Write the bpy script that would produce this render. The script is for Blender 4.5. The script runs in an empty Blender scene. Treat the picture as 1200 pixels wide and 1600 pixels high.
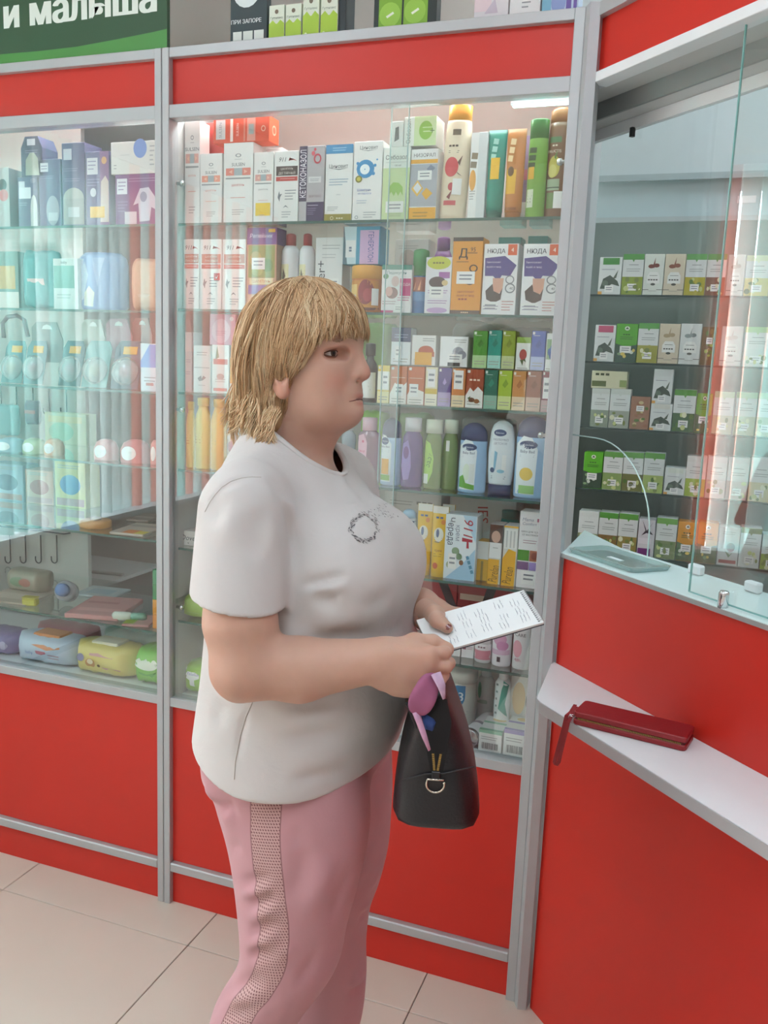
import bpy, bmesh, math, random
import numpy as np
from mathutils import Matrix, Vector
random.seed(7)
scene = bpy.context.scene
COL = scene.collection

# ------------------------------------------------------------------ camera
FOC, CXP, CYP = 1365.0, 600.0, 800.0
PITCH, ROLL, YAW, EYE = math.radians(9.6), math.radians(2.3), math.radians(19.8), 1.5
_fw = np.array([-math.sin(YAW)*math.cos(PITCH), math.cos(YAW)*math.cos(PITCH), -math.sin(PITCH)])
_r0 = np.array([math.cos(YAW), math.sin(YAW), 0.0])
_u0 = np.cross(_r0, _fw)
_R = math.cos(ROLL)*_r0 + math.sin(ROLL)*_u0
_U = -math.sin(ROLL)*_r0 + math.cos(ROLL)*_u0
_C = np.array([0.0, 0.0, EYE])
cam_data = bpy.data.cameras.new('camera')
cam_data.sensor_fit = 'VERTICAL'; cam_data.sensor_height = 36.0
cam_data.lens = FOC/1600.0*36.0
cam_data.clip_start = 0.05; cam_data.clip_end = 200
cam = bpy.data.objects.new('camera', cam_data); COL.objects.link(cam)
m = Matrix.Identity(4)
for i in range(3):
    m[i][0] = _R[i]; m[i][1] = _U[i]; m[i][2] = -_fw[i]; m[i][3] = _C[i]
cam.matrix_world = m
scene.camera = cam

def at(px, py, Y):
    """point of the plane y = Y that the photograph shows at this pixel"""
    r = _fw + _R*(px-CXP)/FOC - _U*(py-CYP)/FOC
    t = (Y-_C[1])/r[1]
    return _C + t*r
def at_z(px, py, Z):
    r = _fw + _R*(px-CXP)/FOC - _U*(py-CYP)/FOC
    return _C + (Z-_C[2])/r[2]*r

# ------------------------------------------------------------------ world, light, exposure
scene.view_settings.view_transform = 'Standard'
scene.view_settings.look = 'None'
scene.view_settings.gamma = 1.0
scene.view_settings.use_curve_mapping = False
scene.view_settings.exposure = 0.0
world = bpy.data.worlds.new('daylight'); scene.world = world
world.use_nodes = True
bg = world.node_tree.nodes['Background']
bg.inputs['Color'].default_value = (0.82, 0.94, 1.0, 1); bg.inputs['Strength'].default_value = 20.0
WIN = dict(x=-3.0, y0=-1.9, y1=1.85, z0=0.66, z1=2.45)
pl = bpy.data.lights.new('window_portal', 'AREA'); pl.shape = 'RECTANGLE'
pl.size = WIN['y1']-WIN['y0']; pl.size_y = WIN['z1']-WIN['z0']; pl.cycles.is_portal = True
po = bpy.data.objects.new('window_portal', pl); COL.objects.link(po)
po.location = (WIN['x']-0.12, (WIN['y0']+WIN['y1'])/2, (WIN['z0']+WIN['z1'])/2)
po.rotation_euler = (0, math.radians(-90), 0)
po.rotation_euler = (math.radians(90), 0, math.radians(-90))

# ------------------------------------------------------------------ materials
def lin(c):
    if isinstance(c, str):
        c = c.lstrip('#'); c = tuple(int(c[i:i+2], 16)/255 for i in (0, 2, 4))
    return tuple((v/12.92 if v <= 0.04045 else ((v+0.055)/1.055)**2.4) for v in c)
_mats = {}
def mat(color, rough=0.5, metal=0.0, spec=0.5, vary=0.04, scale=30.0, bump=0.0, bscale=200.0, coat=0.0, sheen=0.0, sss=0.0, trans=0.0, alpha=1.0, emit=0.0, name=None):
    key = (color, rough, metal, spec, vary, scale, bump, bscale, coat, sheen, sss, trans, alpha, emit)
    if key in _mats: return _mats[key]
    mt = bpy.data.materials.new(name or ('paint_%s' % (color.lstrip('#') if isinstance(color, str) else 'mix')))
    mt.use_nodes = True
    nt = mt.node_tree; b = nt.nodes['Principled BSDF']
    r, g, bl = lin(color)
    b.inputs['Base Color'].default_value = (r, g, bl, 1)
    b.inputs['Roughness'].default_value = rough
    b.inputs['Metallic'].default_value = metal
    b.inputs['Specular IOR Level'].default_value = spec
    b.inputs['Coat Weight'].default_value = coat
    b.inputs['Coat Roughness'].default_value = 0.08
    b.inputs['Sheen Weight'].default_value = sheen
    b.inputs['Transmission Weight'].default_value = trans
    b.inputs['Alpha'].default_value = alpha
    if sss > 0:
        b.inputs['Subsurface Weight'].default_value = sss
        b.inputs['Subsurface Radius'].default_value = (0.012, 0.005, 0.003)
        b.inputs['Subsurface Scale'].default_value = 1.0
    if emit > 0:
        b.inputs['Emission Color'].default_value = (r, g, bl, 1)
        b.inputs['Emission Strength'].default_value = emit
    if vary > 0 or bump > 0:
        tc = nt.nodes.new('ShaderNodeTexCoord')
    if vary > 0:
        nz = nt.nodes.new('ShaderNodeTexNoise'); nz.inputs['Scale'].default_value = scale; nz.inputs['Detail'].default_value = 3
        nt.links.new(tc.outputs['Object'], nz.inputs['Vector'])
        mx = nt.nodes.new('ShaderNodeMix'); mx.data_type = 'RGBA'
        mx.inputs['A'].default_value = (r*(1-vary), g*(1-vary), bl*(1-vary), 1)
        mx.inputs['B'].default_value = (min(1, r*(1+vary)), min(1, g*(1+vary)), min(1, bl*(1+vary)), 1)
        nt.links.new(nz.outputs['Fac'], mx.inputs['Factor'])
        nt.links.new(mx.outputs['Result'], b.inputs['Base Color'])
    if bump > 0:
        n2 = nt.nodes.new('ShaderNodeTexNoise'); n2.inputs['Scale'].default_value = bscale; n2.inputs['Detail'].default_value = 4
        nt.links.new(tc.outputs['Object'], n2.inputs['Vector'])
        bp = nt.nodes.new('ShaderNodeBump'); bp.inputs['Strength'].default_value = bump; bp.inputs['Distance'].default_value = 0.002
        nt.links.new(n2.outputs['Fac'], bp.inputs['Height'])
        nt.links.new(bp.outputs['Normal'], b.inputs['Normal'])
    _mats[key] = mt
    return mt
def glass_mat(name, tint=(0.97, 0.995, 0.99), ior=1.5, rough=0.0, boost=1.0, haze=0.0):
    """thin clear sheet: lets light straight through, mirrors by Fresnel"""
    mt = bpy.data.materials.new(name); mt.use_nodes = True
    nt = mt.node_tree; nt.nodes.clear()
    out = nt.nodes.new('ShaderNodeOutputMaterial')
    tr = nt.nodes.new('ShaderNodeBsdfTransparent'); tr.inputs['Color'].default_value = (*tint, 1)
    gl = nt.nodes.new('ShaderNodeBsdfGlossy'); gl.inputs['Roughness'].default_value = rough; gl.inputs['Color'].default_value = (1, 1, 1, 1)
    fr = nt.nodes.new('ShaderNodeFresnel')
    ge = nt.nodes.new('ShaderNodeNewGeometry'); mr = nt.nodes.new('ShaderNodeMapRange')     # both faces of the thin sheet mirror alike
    mr.inputs['To Min'].default_value = ior; mr.inputs['To Max'].default_value = 1.0/ior
    nt.links.new(ge.outputs['Backfacing'], mr.inputs['Value']); nt.links.new(mr.outputs['Result'], fr.inputs['IOR'])
    mul = nt.nodes.new('ShaderNodeMath'); mul.operation = 'MULTIPLY'; mul.inputs[1].default_value = boost; mul.use_clamp = True
    nt.links.new(fr.outputs[0], mul.inputs[0])
    mx = nt.nodes.new('ShaderNodeMixShader')
    nt.links.new(mul.outputs[0], mx.inputs['Fac'])
    last = tr
    if haze > 0:
        df = nt.nodes.new('ShaderNodeBsdfDiffuse'); df.inputs['Color'].default_value = (0.9, 0.95, 0.95, 1)
        mh = nt.nodes.new('ShaderNodeMixShader'); mh.inputs['Fac'].default_value = haze
        nt.links.new(tr.outputs[0], mh.inputs[1]); nt.links.new(df.outputs[0], mh.inputs[2]); last = mh
    nt.links.new(last.outputs[0], mx.inputs[1]); nt.links.new(gl.outputs[0], mx.inputs[2])
    nt.links.new(mx.outputs[0], out.inputs['Surface'])
    return mt

M_RED = mat('#cd2b1e', rough=0.40, vary=0.05, scale=6, name='red_laminate')
M_ALU = mat('#b7b8ba', rough=0.42, metal=0.25, vary=0.03, name='aluminium_profile')
M_ALU2 = mat('#a3a3a2', rough=0.45, metal=0.25, vary=0.03, name='darker_aluminium')  # slightly darker grey aluminium, for the worktop edging
M_DARK = mat('#3a3a3a', rough=0.7, name='dark_gap')
M_WHITE = mat('#e6e8ea', rough=0.45, vary=0.02, name='white_laminate')
M_GREYW = mat('#c6c5c3', rough=0.55, vary=0.03, name='grey_white_board')
M_CHROME = mat('#d8d8d8', rough=0.15, metal=1.0, vary=0.0, name='chrome')
M_WALL = mat('#f3ede6', rough=0.85, vary=0.03, scale=8, bump=0.1, name='cream_wall_paint')
M_GLASS = glass_mat('showcase_glass', boost=1.7)
M_SHELFGLASS = glass_mat('shelf_glass', tint=(0.93, 0.98, 0.96), boost=1.5)
M_GEDGE = mat('#44655d', rough=0.2, vary=0.0, name='green_glass_edge')
M_CEIL = mat('#dedbd6', rough=0.9, vary=0.02, name='ceiling_paint')

# ------------------------------------------------------------------ mesh helpers
class MB:
    def __init__(s): s.v = []; s.f = []; s.mi = []; s.sm = []
    def add(s, verts, faces, mi=0, smooth=False, M=None):
        o = len(s.v)
        if M is not None: verts = [tuple(M @ Vector(p)) for p in verts]
        s.v += [tuple(map(float, p)) for p in verts]
        s.f += [tuple(o+i for i in f) for f in faces]
        s.mi += [mi]*len(faces); s.sm += [smooth]*len(faces)
        return s
    def box(s, x0, y0, z0, x1, y1, z1, mi=0, M=None, c=0.0):
        if c <= 0:
            v = [(x0,y0,z0),(x1,y0,z0),(x1,y1,z0),(x0,y1,z0),(x0,y0,z1),(x1,y0,z1),(x1,y1,z1),(x0,y1,z1)]
            f = [(0,3,2,1),(4,5,6,7),(0,1,5,4),(1,2,6,5),(2,3,7,6),(3,0,4,7)]
            return s.add(v, f, mi, False, M)
        # chamfered box
        v = []; idx = {}
        def vi(p):
            if p not in idx: idx[p] = len(v); v.append(p)
            return idx[p]
        X, Y, Z = (x0, x1), (y0, y1), (z0, z1)
        sg = (1, -1)
        def P(i, j, k, ax):
            p = [X[i]+sg[i]*c, Y[j]+sg[j]*c, Z[k]+sg[k]*c]
            p[ax] = (X[i], Y[j], Z[k])[ax]
            return vi(tuple(p))
        f = []
        for ax in range(3):
            for e in (0, 1):
                o = [a for a in range(3) if a != ax]
                q = []
                for (a, b) in ((0,0),(1,0),(1,1),(0,1)):
                    ijk = [0,0,0]; ijk[ax] = e; ijk[o[0]] = a; ijk[o[1]] = b
                    q.append(P(*ijk, ax))
                f.append(tuple(q))
        for ax in range(3):      # edges along ax
            o = [a for a in range(3) if a != ax]
            for a in (0, 1):
                for b in (0, 1):
                    q = []
                    for e, fx in ((0, o[0]), (1, o[0]), (1, o[1]), (0, o[1])):
                        ijk = [0,0,0]; ijk[ax] = e; ijk[o[0]] = a; ijk[o[1]] = b
                        q.append(P(*ijk, fx))
                    f.append(tuple(q))
        for i in (0,1):
            for j in (0,1):
                for k in (0,1): f.append((P(i,j,k,0), P(i,j,k,1), P(i,j,k,2)))
        return s.add(v, f, mi, False, M)
    def tube(s, pts, r, n=8, mi=0, caps=True, M=None, flat=1.0, closed=False):
        pts = [Vector(p) for p in pts]; k = len(pts)
        rs = r if isinstance(r, (list, tuple)) else [r]*k
        v = []; f = []
        up = Vector((0, 0, 1)); prev = None
        for i, p in enumerate(pts):
            a = pts[(i-1) % k] if (i > 0 or closed) else p
            b = pts[(i+1) % k] if (i < k-1 or closed) else p
            t = (b-a)
            if t.length < 1e-9: t = Vector((0, 0, 1))
            t.normalize()
            if prev is None:
                ref = up if abs(t.z) < 0.9 else Vector((1, 0, 0))
                x = t.cross(ref).normalized()
            else:
                x = (prev - t*prev.dot(t))
                x = x.normalized() if x.length > 1e-6 else t.orthogonal().normalized()
            prev = x; y = t.cross(x)
            for j in range(n):
                th = 2*math.pi*j/n
                v.append(p + x*math.cos(th)*rs[i] + y*math.sin(th)*rs[i]*flat)
        segs = k if closed else k-1
        for i in range(segs):
            i2 = (i+1) % k
            for j in range(n):
                j2 = (j+1) % n
                f.append((i*n+j, i*n+j2, i2*n+j2, i2*n+j))
        if caps and not closed:
            f.append(tuple(range(n-1, -1, -1))); f.append(tuple((k-1)*n+j for j in range(n)))
        return s.add(v, f, mi, True, M)
    def lathe(s, prof, n=20, mi=0, M=None, sx=1.0, sy=1.0, c=(0, 0), smooth=True, mis=None):
        v = []; f = []; k = len(prof)
        for (r, z) in prof:
            for j in range(n):
                th = 2*math.pi*j/n
                v.append((c[0]+r*sx*math.cos(th), c[1]+r*sy*math.sin(th), z))
        for i in range(k-1):
            for j in range(n):
                j2 = (j+1) % n
                f.append((i*n+j, i*n+j2, (i+1)*n+j2, (i+1)*n+j))
        f.append(tuple(range(n-1, -1, -1))); f.append(tuple((k-1)*n+j for j in range(n)))
        o = len(s.f); s.add(v, f, mi, smooth, M)
        if mis:
            for i in range(k-1):
                for j in range(n): s.mi[o+i*n+j] = mis[i]
        return s
    def loft(s, rings, mi=0, M=None, caps=True, smooth=True):
        n = len(rings[0]); v = [p for r in rings for p in r]; f = []
        for i in range(len(rings)-1):
            for j in range(n):
                j2 = (j+1) % n
                f.append((i*n+j, i*n+j2, (i+1)*n+j2, (i+1)*n+j))
        if caps:
            f.append(tuple(range(n-1, -1, -1))); f.append(tuple((len(rings)-1)*n+j for j in range(n)))
        return s.add(v, f, mi, smooth, M)
    def prism(s, poly, y0, y1, mi=0, M=None, smooth=False):
        """polygon in (x, z) pushed from y0 to y1"""
        n = len(poly)
        v = [(p[0], y0, p[1]) for p in poly]+[(p[0], y1, p[1]) for p in poly]
        f = [tuple(range(n)), tuple(range(2*n-1, n-1, -1))]+[(i, n+i, n+(i+1) % n, (i+1) % n) for i in range(n)]
        return s.add(v, f, mi, smooth, M)
    def prism_z(s, poly, z0, z1, mi=0, M=None):
        n = len(poly)
        v = [(p[0], p[1], z0) for p in poly]+[(p[0], p[1], z1) for p in poly]
        f = [tuple(range(n-1, -1, -1)), tuple(range(n, 2*n))]+[(i, (i+1) % n, n+(i+1) % n, n+i) for i in range(n)]
        return s.add(v, f, mi, False, M)
    def mesh(s, name, mats):
        me = bpy.data.meshes.new(name)
        me.from_pydata(s.v, [], s.f)
        for mt in (mats if isinstance(mats, (list, tuple)) else [mats]): me.materials.append(mt)
        me.polygons.foreach_set('material_index', s.mi)
        me.polygons.foreach_set('use_smooth', s.sm)
        me.update()
        return me
    def build(s, name, mats, parent=None, loc=(0, 0, 0), rot=(0, 0, 0), recalc=True):
        me = s.mesh(name, mats)
        if recalc:
            bm = bmesh.new(); bm.from_mesh(me); bmesh.ops.recalc_face_normals(bm, faces=bm.faces); bm.to_mesh(me); bm.free()
        return link(name, me, parent, loc, rot)
def link(name, me, parent=None, loc=(0, 0, 0), rot=(0, 0, 0)):
    o = bpy.data.objects.new(name, me); COL.objects.link(o)
    o.location = loc; o.rotation_euler = rot
    if parent is not None: o.parent = parent
    return o
def tag(o, label=None, cat=None, group=None, kind=None):
    if label: o['label'] = label
    if cat: o['category'] = cat
    if group: o['group'] = group
    if kind: o['kind'] = kind
    return o
def empty(name, loc=(0, 0, 0), rz=0.0):
    o = bpy.data.objects.new(name, None); COL.objects.link(o)
    o.location = loc; o.rotation_euler = (0, 0, rz); o.empty_display_size = 0.05
    return o
def copy_tree(o, parent=None):
    c = o.copy(); COL.objects.link(c); c.parent = parent
    for ch in list(o.children): copy_tree(ch, c)
    return c
def boxo(name, x0, y0, z0, x1, y1, z1, mt, parent=None, c=0.0):
    return MB().box(x0, y0, z0, x1, y1, z1, c=c).build(name, mt, parent)

# ------------------------------------------------------------------ flat lettering
_txt = {}
def text_geo(body, shear=0.0, bold=0.0):
    """outline of a line of writing as triangles, height of a capital letter = 1, centred"""
    key = (body, shear, bold)
    if key in _txt: return _txt[key]
    cu = bpy.data.curves.new('lettering', 'FONT'); cu.body = body
    cu.size = 1.0; cu.resolution_u = 2; cu.fill_mode = 'FRONT'; cu.shear = shear; cu.offset = bold
    ob = bpy.data.objects.new('lettering', cu)
    me = bpy.data.meshes.new_from_object(ob)
    v = [tuple(p.co[:2]) for p in me.vertices]; f = [tuple(p.vertices) for p in me.polygons]
    bpy.data.objects.remove(ob); bpy.data.curves.remove(cu); bpy.data.meshes.remove(me)
    if not v: return ([], [], 1.0)
    xs = [p[0] for p in v]; cap = 0.729
    x0, x1 = min(xs), max(xs)
    v = [((p[0]-(x0+x1)/2)/cap, p[1]/cap-0.5) for p in v]
    _txt[key] = (v, f, (x1-x0)/cap)
    return _txt[key]
BLURRED = {'NATURA', 'NIVEA', 'ПК', 'ФИТОЧАЙ', 'ИВАН-ЧАЙ', 'Rexona', 'Миндаль', 'Алиса', 'Гельтек', 'Фулфлекс', 'HAIR', 'здоровье', 'ЧЕРНИКА', 'аэрозоль', 'Organic', 'на 100%'}
class Print:
    """flat print laid on a surface; fn(u, v, lift) gives the local point; W, H = size of that surface"""
    def __init__(s, fn, W, H): s.fn = fn; s.W = W; s.H = H; s.b = MB(); s.m = []; s.k = 0
    def mi(s, color, rough=0.45):
        mt = color if not isinstance(color, str) else mat(color, rough=rough, vary=0.0)
        if mt not in s.m: s.m.append(mt)
        return s.m.index(mt)
    def lift(s): s.k += 1; return 0.00022+0.00008*s.k
    curved = False
    def poly(s, pts, color):
        l = s.lift()
        if s.curved:             # follow a rounded surface: rings of points shrinking to the middle
            cu, cv_ = sum(p[0] for p in pts)/len(pts), sum(p[1] for p in pts)/len(pts)
            q = []
            for a, b in zip(pts, pts[1:]+pts[:1]):
                m_ = 1 if len(pts) > 12 else 3
                q += [(a[0]+(b[0]-a[0])*i/m_, a[1]+(b[1]-a[1])*i/m_) for i in range(m_)]
            n_ = len(q); vs = []; fs = []
            for k_ in (1.0, .75, .5, .25): vs += [s.fn(cu+(u-cu)*k_, cv_+(v-cv_)*k_, l) for u, v in q]
            vs.append(s.fn(cu, cv_, l))
            for r_ in range(3): fs += [(r_*n_+i, r_*n_+(i+1) % n_, (r_+1)*n_+(i+1) % n_, (r_+1)*n_+i) for i in range(n_)]
            fs += [(3*n_+i, 3*n_+(i+1) % n_, 4*n_) for i in range(n_)]
            s.b.add(vs, fs, s.mi(color)); return
        s.b.add([s.fn(u, v, l) for u, v in pts], [tuple(range(len(pts)))], s.mi(color))
    def rect(s, u0, v0, u1, v1, color, nu=1):
        l = s.lift(); vs = []; fs = []
        for i in range(nu+1):
            u = u0+(u1-u0)*i/nu
            vs += [s.fn(u, v0, l), s.fn(u, v1, l)]
        fs = [(2*i, 2*i+2, 2*i+3, 2*i+1) for i in range(nu)]
        s.b.add(vs, fs, s.mi(color))
    def ell(s, u, v, ru, rv, color, n=18):
        s.poly([(u+ru*math.cos(2*math.pi*i/n), v+rv*math.sin(2*math.pi*i/n)) for i in range(n)], color)
    def ring(s, u, v, ru, rv, t, color, n=20):
        l = s.lift(); vs = []
        for i in range(n):
            c, q = math.cos(2*math.pi*i/n), math.sin(2*math.pi*i/n)
            vs += [s.fn(u+ru*c, v+rv*q, l), s.fn(u+ru*(1-t)*c, v+rv*(1-t)*q, l)]
        s.b.add(vs, [(2*i, 2*((i+1) % n), 2*((i+1) % n)+1, 2*i+1) for i in range(n)], s.mi(color))
    def text(s, body, u, v, h, color, wmax=None, rot=0, shear=0.0, bold=0.0, al='c'):
        """h = capital height as a share of H; wmax = longest share of W (of H when turned)"""
        if bold > 0:             # heavier strokes: the same line set again a hair to each side
            for q in (-1, 0, 1):
                s.text(body, u+q*bold*h*s.H/s.W*2.2, v, h, color, wmax, rot, shear, 0.0, al)
            return
        if body in BLURRED:      # too blurred in the photograph to read: short marks instead of letters
            L_ = min(len(body)*.62*h*s.H, wmax*(s.W if rot % 180 == 0 else s.H) if wmax else 9); n_ = max(2, len(body)//2)
            ca, sa = math.cos(math.radians(rot)), math.sin(math.radians(rot)); hh = h*s.H*.32
            for i in range(n_):
                a, b = -L_/2+L_*i/n_, -L_/2+L_*(i+.72)/n_
                s.poly([(u+(x*ca-y*sa)/s.W, v+(x*sa+y*ca)/s.H) for x, y in ((a, -hh), (b, -hh), (b, hh), (a, hh))], color); s.k -= 1
            s.k += 1; return
        tv, tf, w = text_geo(body, shear, bold)
        if not tv: return
        hh = h*s.H; sc = hh
        if wmax:
            lim = wmax*(s.W if rot % 180 == 0 else s.H)
            if w*sc > lim: sc = lim/w
        l = s.lift(); ca, sa = math.cos(math.radians(rot)), math.sin(math.radians(rot))
        sy = hh if abs(sc-hh) < 1e-9 else max(sc, hh*0.75)
        off = 0 if al == 'c' else (w/2 if al == 'l' else -w/2)
        vs = []
        for x, y in tv:
            X, Y = (x+off)*sc, y*sy
            vs.append(s.fn(u+(X*ca-Y*sa)/s.W, v+(X*sa+Y*ca)/s.H, l))
        s.b.add(vs, tf, s.mi(color))
    def lines(s, u0, v1, u1, n, step, color='#9a9a9a', t=0.3, seed=1):
        """small print too fine to read: broken grey rules"""
        rd = random.Random(seed)
        for i in range(n):
            e = u1-(u1-u0)*rd.uniform(0, .35) if i else u1
            s.rect(u0, v1-i*step-step*t, e, v1-i*step, color)
    def bars(s, u0, v0, u1, v1, n=14, color='#333333', seed=3):
        rd = random.Random(seed); x = u0; l = s.lift(); mi = s.mi(color)
        st = (u1-u0)/n
        for i in range(n):
            a = u0+i*st; w = st*rd.choice((.3, .5, .65))
            s.b.add([s.fn(a, v0, l), s.fn(a+w, v0, l), s.fn(a+w, v1, l), s.fn(a, v1, l)], [(0, 1, 2, 3)], mi)
    def draw(s, spec):
        for it in spec:
            k = it[0]
            if k == 'r': s.rect(*it[1:])
            elif k == 't': s.text(it[1], *it[2:6], **(it[6] if len(it) > 6 else {}))
            elif k == 'e': s.ell(*it[1:])
            elif k == 'o': s.ring(*it[1:])
            elif k == 'p': s.poly(it[1], it[2])
            elif k == 'l': s.lines(*it[1:])
            elif k == 'b': s.bars(*it[1:])
        return s
    def build(s, name, parent):
        if not s.b.f: return None
        return s.b.build(name, s.m, parent, recalc=False)
# ================================================================== SETTING
FY = 1.90          # plane of the showcase fronts
XL, XM, XR = -2.30, -1.285, -0.295
KX, KY = -0.270, 1.892       # corner where the counter leaves the showcase
TX, TY = math.sqrt(.5), -math.sqrt(.5)      # along the counter, towards the camera
NX, NY = math.sqrt(.5), math.sqrt(.5)       # into the booth
def ctr(s, e, z): return (KX+TX*s+NX*e, KY+TY*s+NY*e, z)
CM = Matrix(((TX, NX, 0, KX), (TY, NY, 0, KY), (0, 0, 1, 0), (0, 0, 0, 1)))   # local (s, e, z) of the counter

floor = boxo('floor', -3.2, -3.0, -0.06, 3.0, 3.3, -0.004, mat('#7d7368', rough=0.9, name='tile_grout')); tag(floor, kind='structure')
M_TILE = mat('#d6cabd', rough=0.30, vary=0.05, scale=3.5, bump=0.02, bscale=60, name='beige_stone_tile')
tile_me = MB().box(-.3005, -.3005, -.012, .3005, .3005, 0, c=0.0012).mesh('tile', M_TILE)
for ix in range(-3, 6):
    for iy in range(-7, 4):
        cx, cy = -1.728+.6035*ix+.30175, 1.7595+.6035*iy+.30175
        if not (-3.1 < cx < 2.8 and -2.9 < cy < 3.2): continue
        link('tile', tile_me, floor, (cx, cy, 0))
def struct(name, *a, c=0.0):
    o = boxo(name, *a, c=c); tag(o, kind='structure'); return o
struct('ceiling', -3.2, -3.0, 3.0, 3.0, 3.3, 3.1, M_CEIL)
struct('wall_back', -3.2, 2.765, 0, -.56, 2.80, 3.0, M_WALL)
struct('wall_booth', -.56, 3.2, 0, 3.0, 3.3, 3.0, M_WALL)
struct('wall_front', -3.2, -3.0, 0, 3.0, -2.9, 3.0, M_WALL)
struct('wall_right', 2.9, -2.9, 0, 3.0, 3.2, 3.0, M_WALL)
# window wall
b = MB(); x0, x1 = WIN['x']-.2, WIN['x']
b.box(x0, -3.0, 0, x1, 3.3, WIN['z0']); b.box(x0, -3.0, WIN['z1'], x1, 3.3, 3.0)
b.box(x0, -3.0, WIN['z0'], x1, WIN['y0'], WIN['z1']); b.box(x0, WIN['y1'], WIN['z0'], x1, 3.3, WIN['z1'])
tag(b.build('wall_left', M_WALL), kind='structure')
wd = tag(empty('window_1', (x0+.05, (WIN['y0']+WIN['y1'])/2, WIN['z0'])), kind='structure')
b = MB(); wy0, wy1 = WIN['y0']-wd.location.y, WIN['y1']-wd.location.y; wh = WIN['z1']-WIN['z0']
for (a, c_) in ((wy0, wy0+.05), (wy1-.05, wy1), (-.55, -.50), (.52, .57)): b.box(0, a, 0, .05, c_, wh)
b.box(0, wy0, 0, .05, wy1, .05); b.box(0, wy0, wh-.05, .05, wy1, wh)
b.build('window_frame', M_WHITE, wd)
MB().box(.02, wy0, -.02, .30, wy1, .005).build('window_sill', M_WHITE, wd)
# vertical blinds: slats, some drawn, some turned open
bl = empty('vertical_blind', (WIN['x']+.06, WIN['y0'], WIN['z0']-.03))
tag(bl, 'pastel vertical slat blind hanging before the shop window', 'window blind')
boxo('head_rail', -.02, 0, wh+.06, .02, WIN['y1']-WIN['y0'], wh+.10, M_WHITE, bl)
def slat_mat(c):
    mt = bpy.data.materials.new('blind_fabric'); mt.use_nodes = True; nt = mt.node_tree; nt.nodes.clear()
    out = nt.nodes.new('ShaderNodeOutputMaterial'); a = nt.nodes.new('ShaderNodeBsdfDiffuse'); t = nt.nodes.new('ShaderNodeBsdfTranslucent')
    a.inputs[0].default_value = (*lin(c), 1); t.inputs[0].default_value = (*lin(c), 1)
    mx = nt.nodes.new('ShaderNodeMixShader'); mx.inputs[0].default_value = 0.5
    nt.links.new(a.outputs[0], mx.inputs[1]); nt.links.new(t.outputs[0], mx.inputs[2]); nt.links.new(mx.outputs[0], out.inputs[0])
    return mt
SL = [slat_mat(c) for c in ('#e8f0ee', '#f0cfc6', '#cfe9e6', '#e8a898')]
n = 42
for i in range(n):
    y = .05+i*(WIN['y1']-WIN['y0']-.1)/(n-1)
    world_y = WIN['y0']+y
    openy = .0 < world_y < .9
    ang = math.radians(random.uniform(66, 80) if openy else random.uniform(12, 28))
    k = (0 if random.random() < .6 else 2) if not openy else random.choice((0, 2, 0))
    if world_y < -.2 and i % 2 == 0: k = 1
    if 1.55 < world_y: k = 3
    w = .0445
    MB().box(-.0008, -w, 0, .0008, w, wh+.06).build('slat', SL[k], bl, (0, y, 0), (0, 0, ang))
# the street outside
tag(MB().box(-14, -14, -.3, -3.3, 14, -.1).build('street_ground', mat('#a8a49c', rough=.9)), kind='structure')
hs = MB().box(-12.5, -9, -.1, -10, 9, 2.4).build('pink_house', mat('#e79f8b', rough=.9))
tag(hs, 'pink rendered house across the street outside the window', 'building')
MB().prism([(-12.6, 2.4), (-9.9, 2.4), (-11.25, 3.1)], -9.1, 9.1).build('roof', mat('#8e6f66', rough=.9), hs)
# ceiling lamps; the last three are added fill for the woman and booth
M_LAMP = mat('#e2f2ff', emit=11.3, vary=0.0, name='lamp_diffuser')
for i, (lx, ly) in enumerate(((-1.9, .3), (-.3, .3), (-1.9, -.85), (-.3, -.85), (.80, .35), (.45, 2.25), (1.35, 2.2))):
    lp = empty('ceiling_light', (lx, ly, 3.0))
    tag(lp, 'square ceiling panel light over the '+('far left showcase', 'red counter front', 'window side of the shop', 'middle of the shop', 'customer side of the counter, added as fill', 'booth beside the showcase, added as fill', 'right part of the booth, added as fill')[i], 'ceiling light', 'ceiling panel lights')
    MB().box(-.30, -.30, -.03, .30, .30, 0).build('frame', M_WHITE, lp)
    MB().box(-.27, -.27, -.036, .27, .27, -.0305).build('diffuser', M_LAMP, lp)

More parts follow.
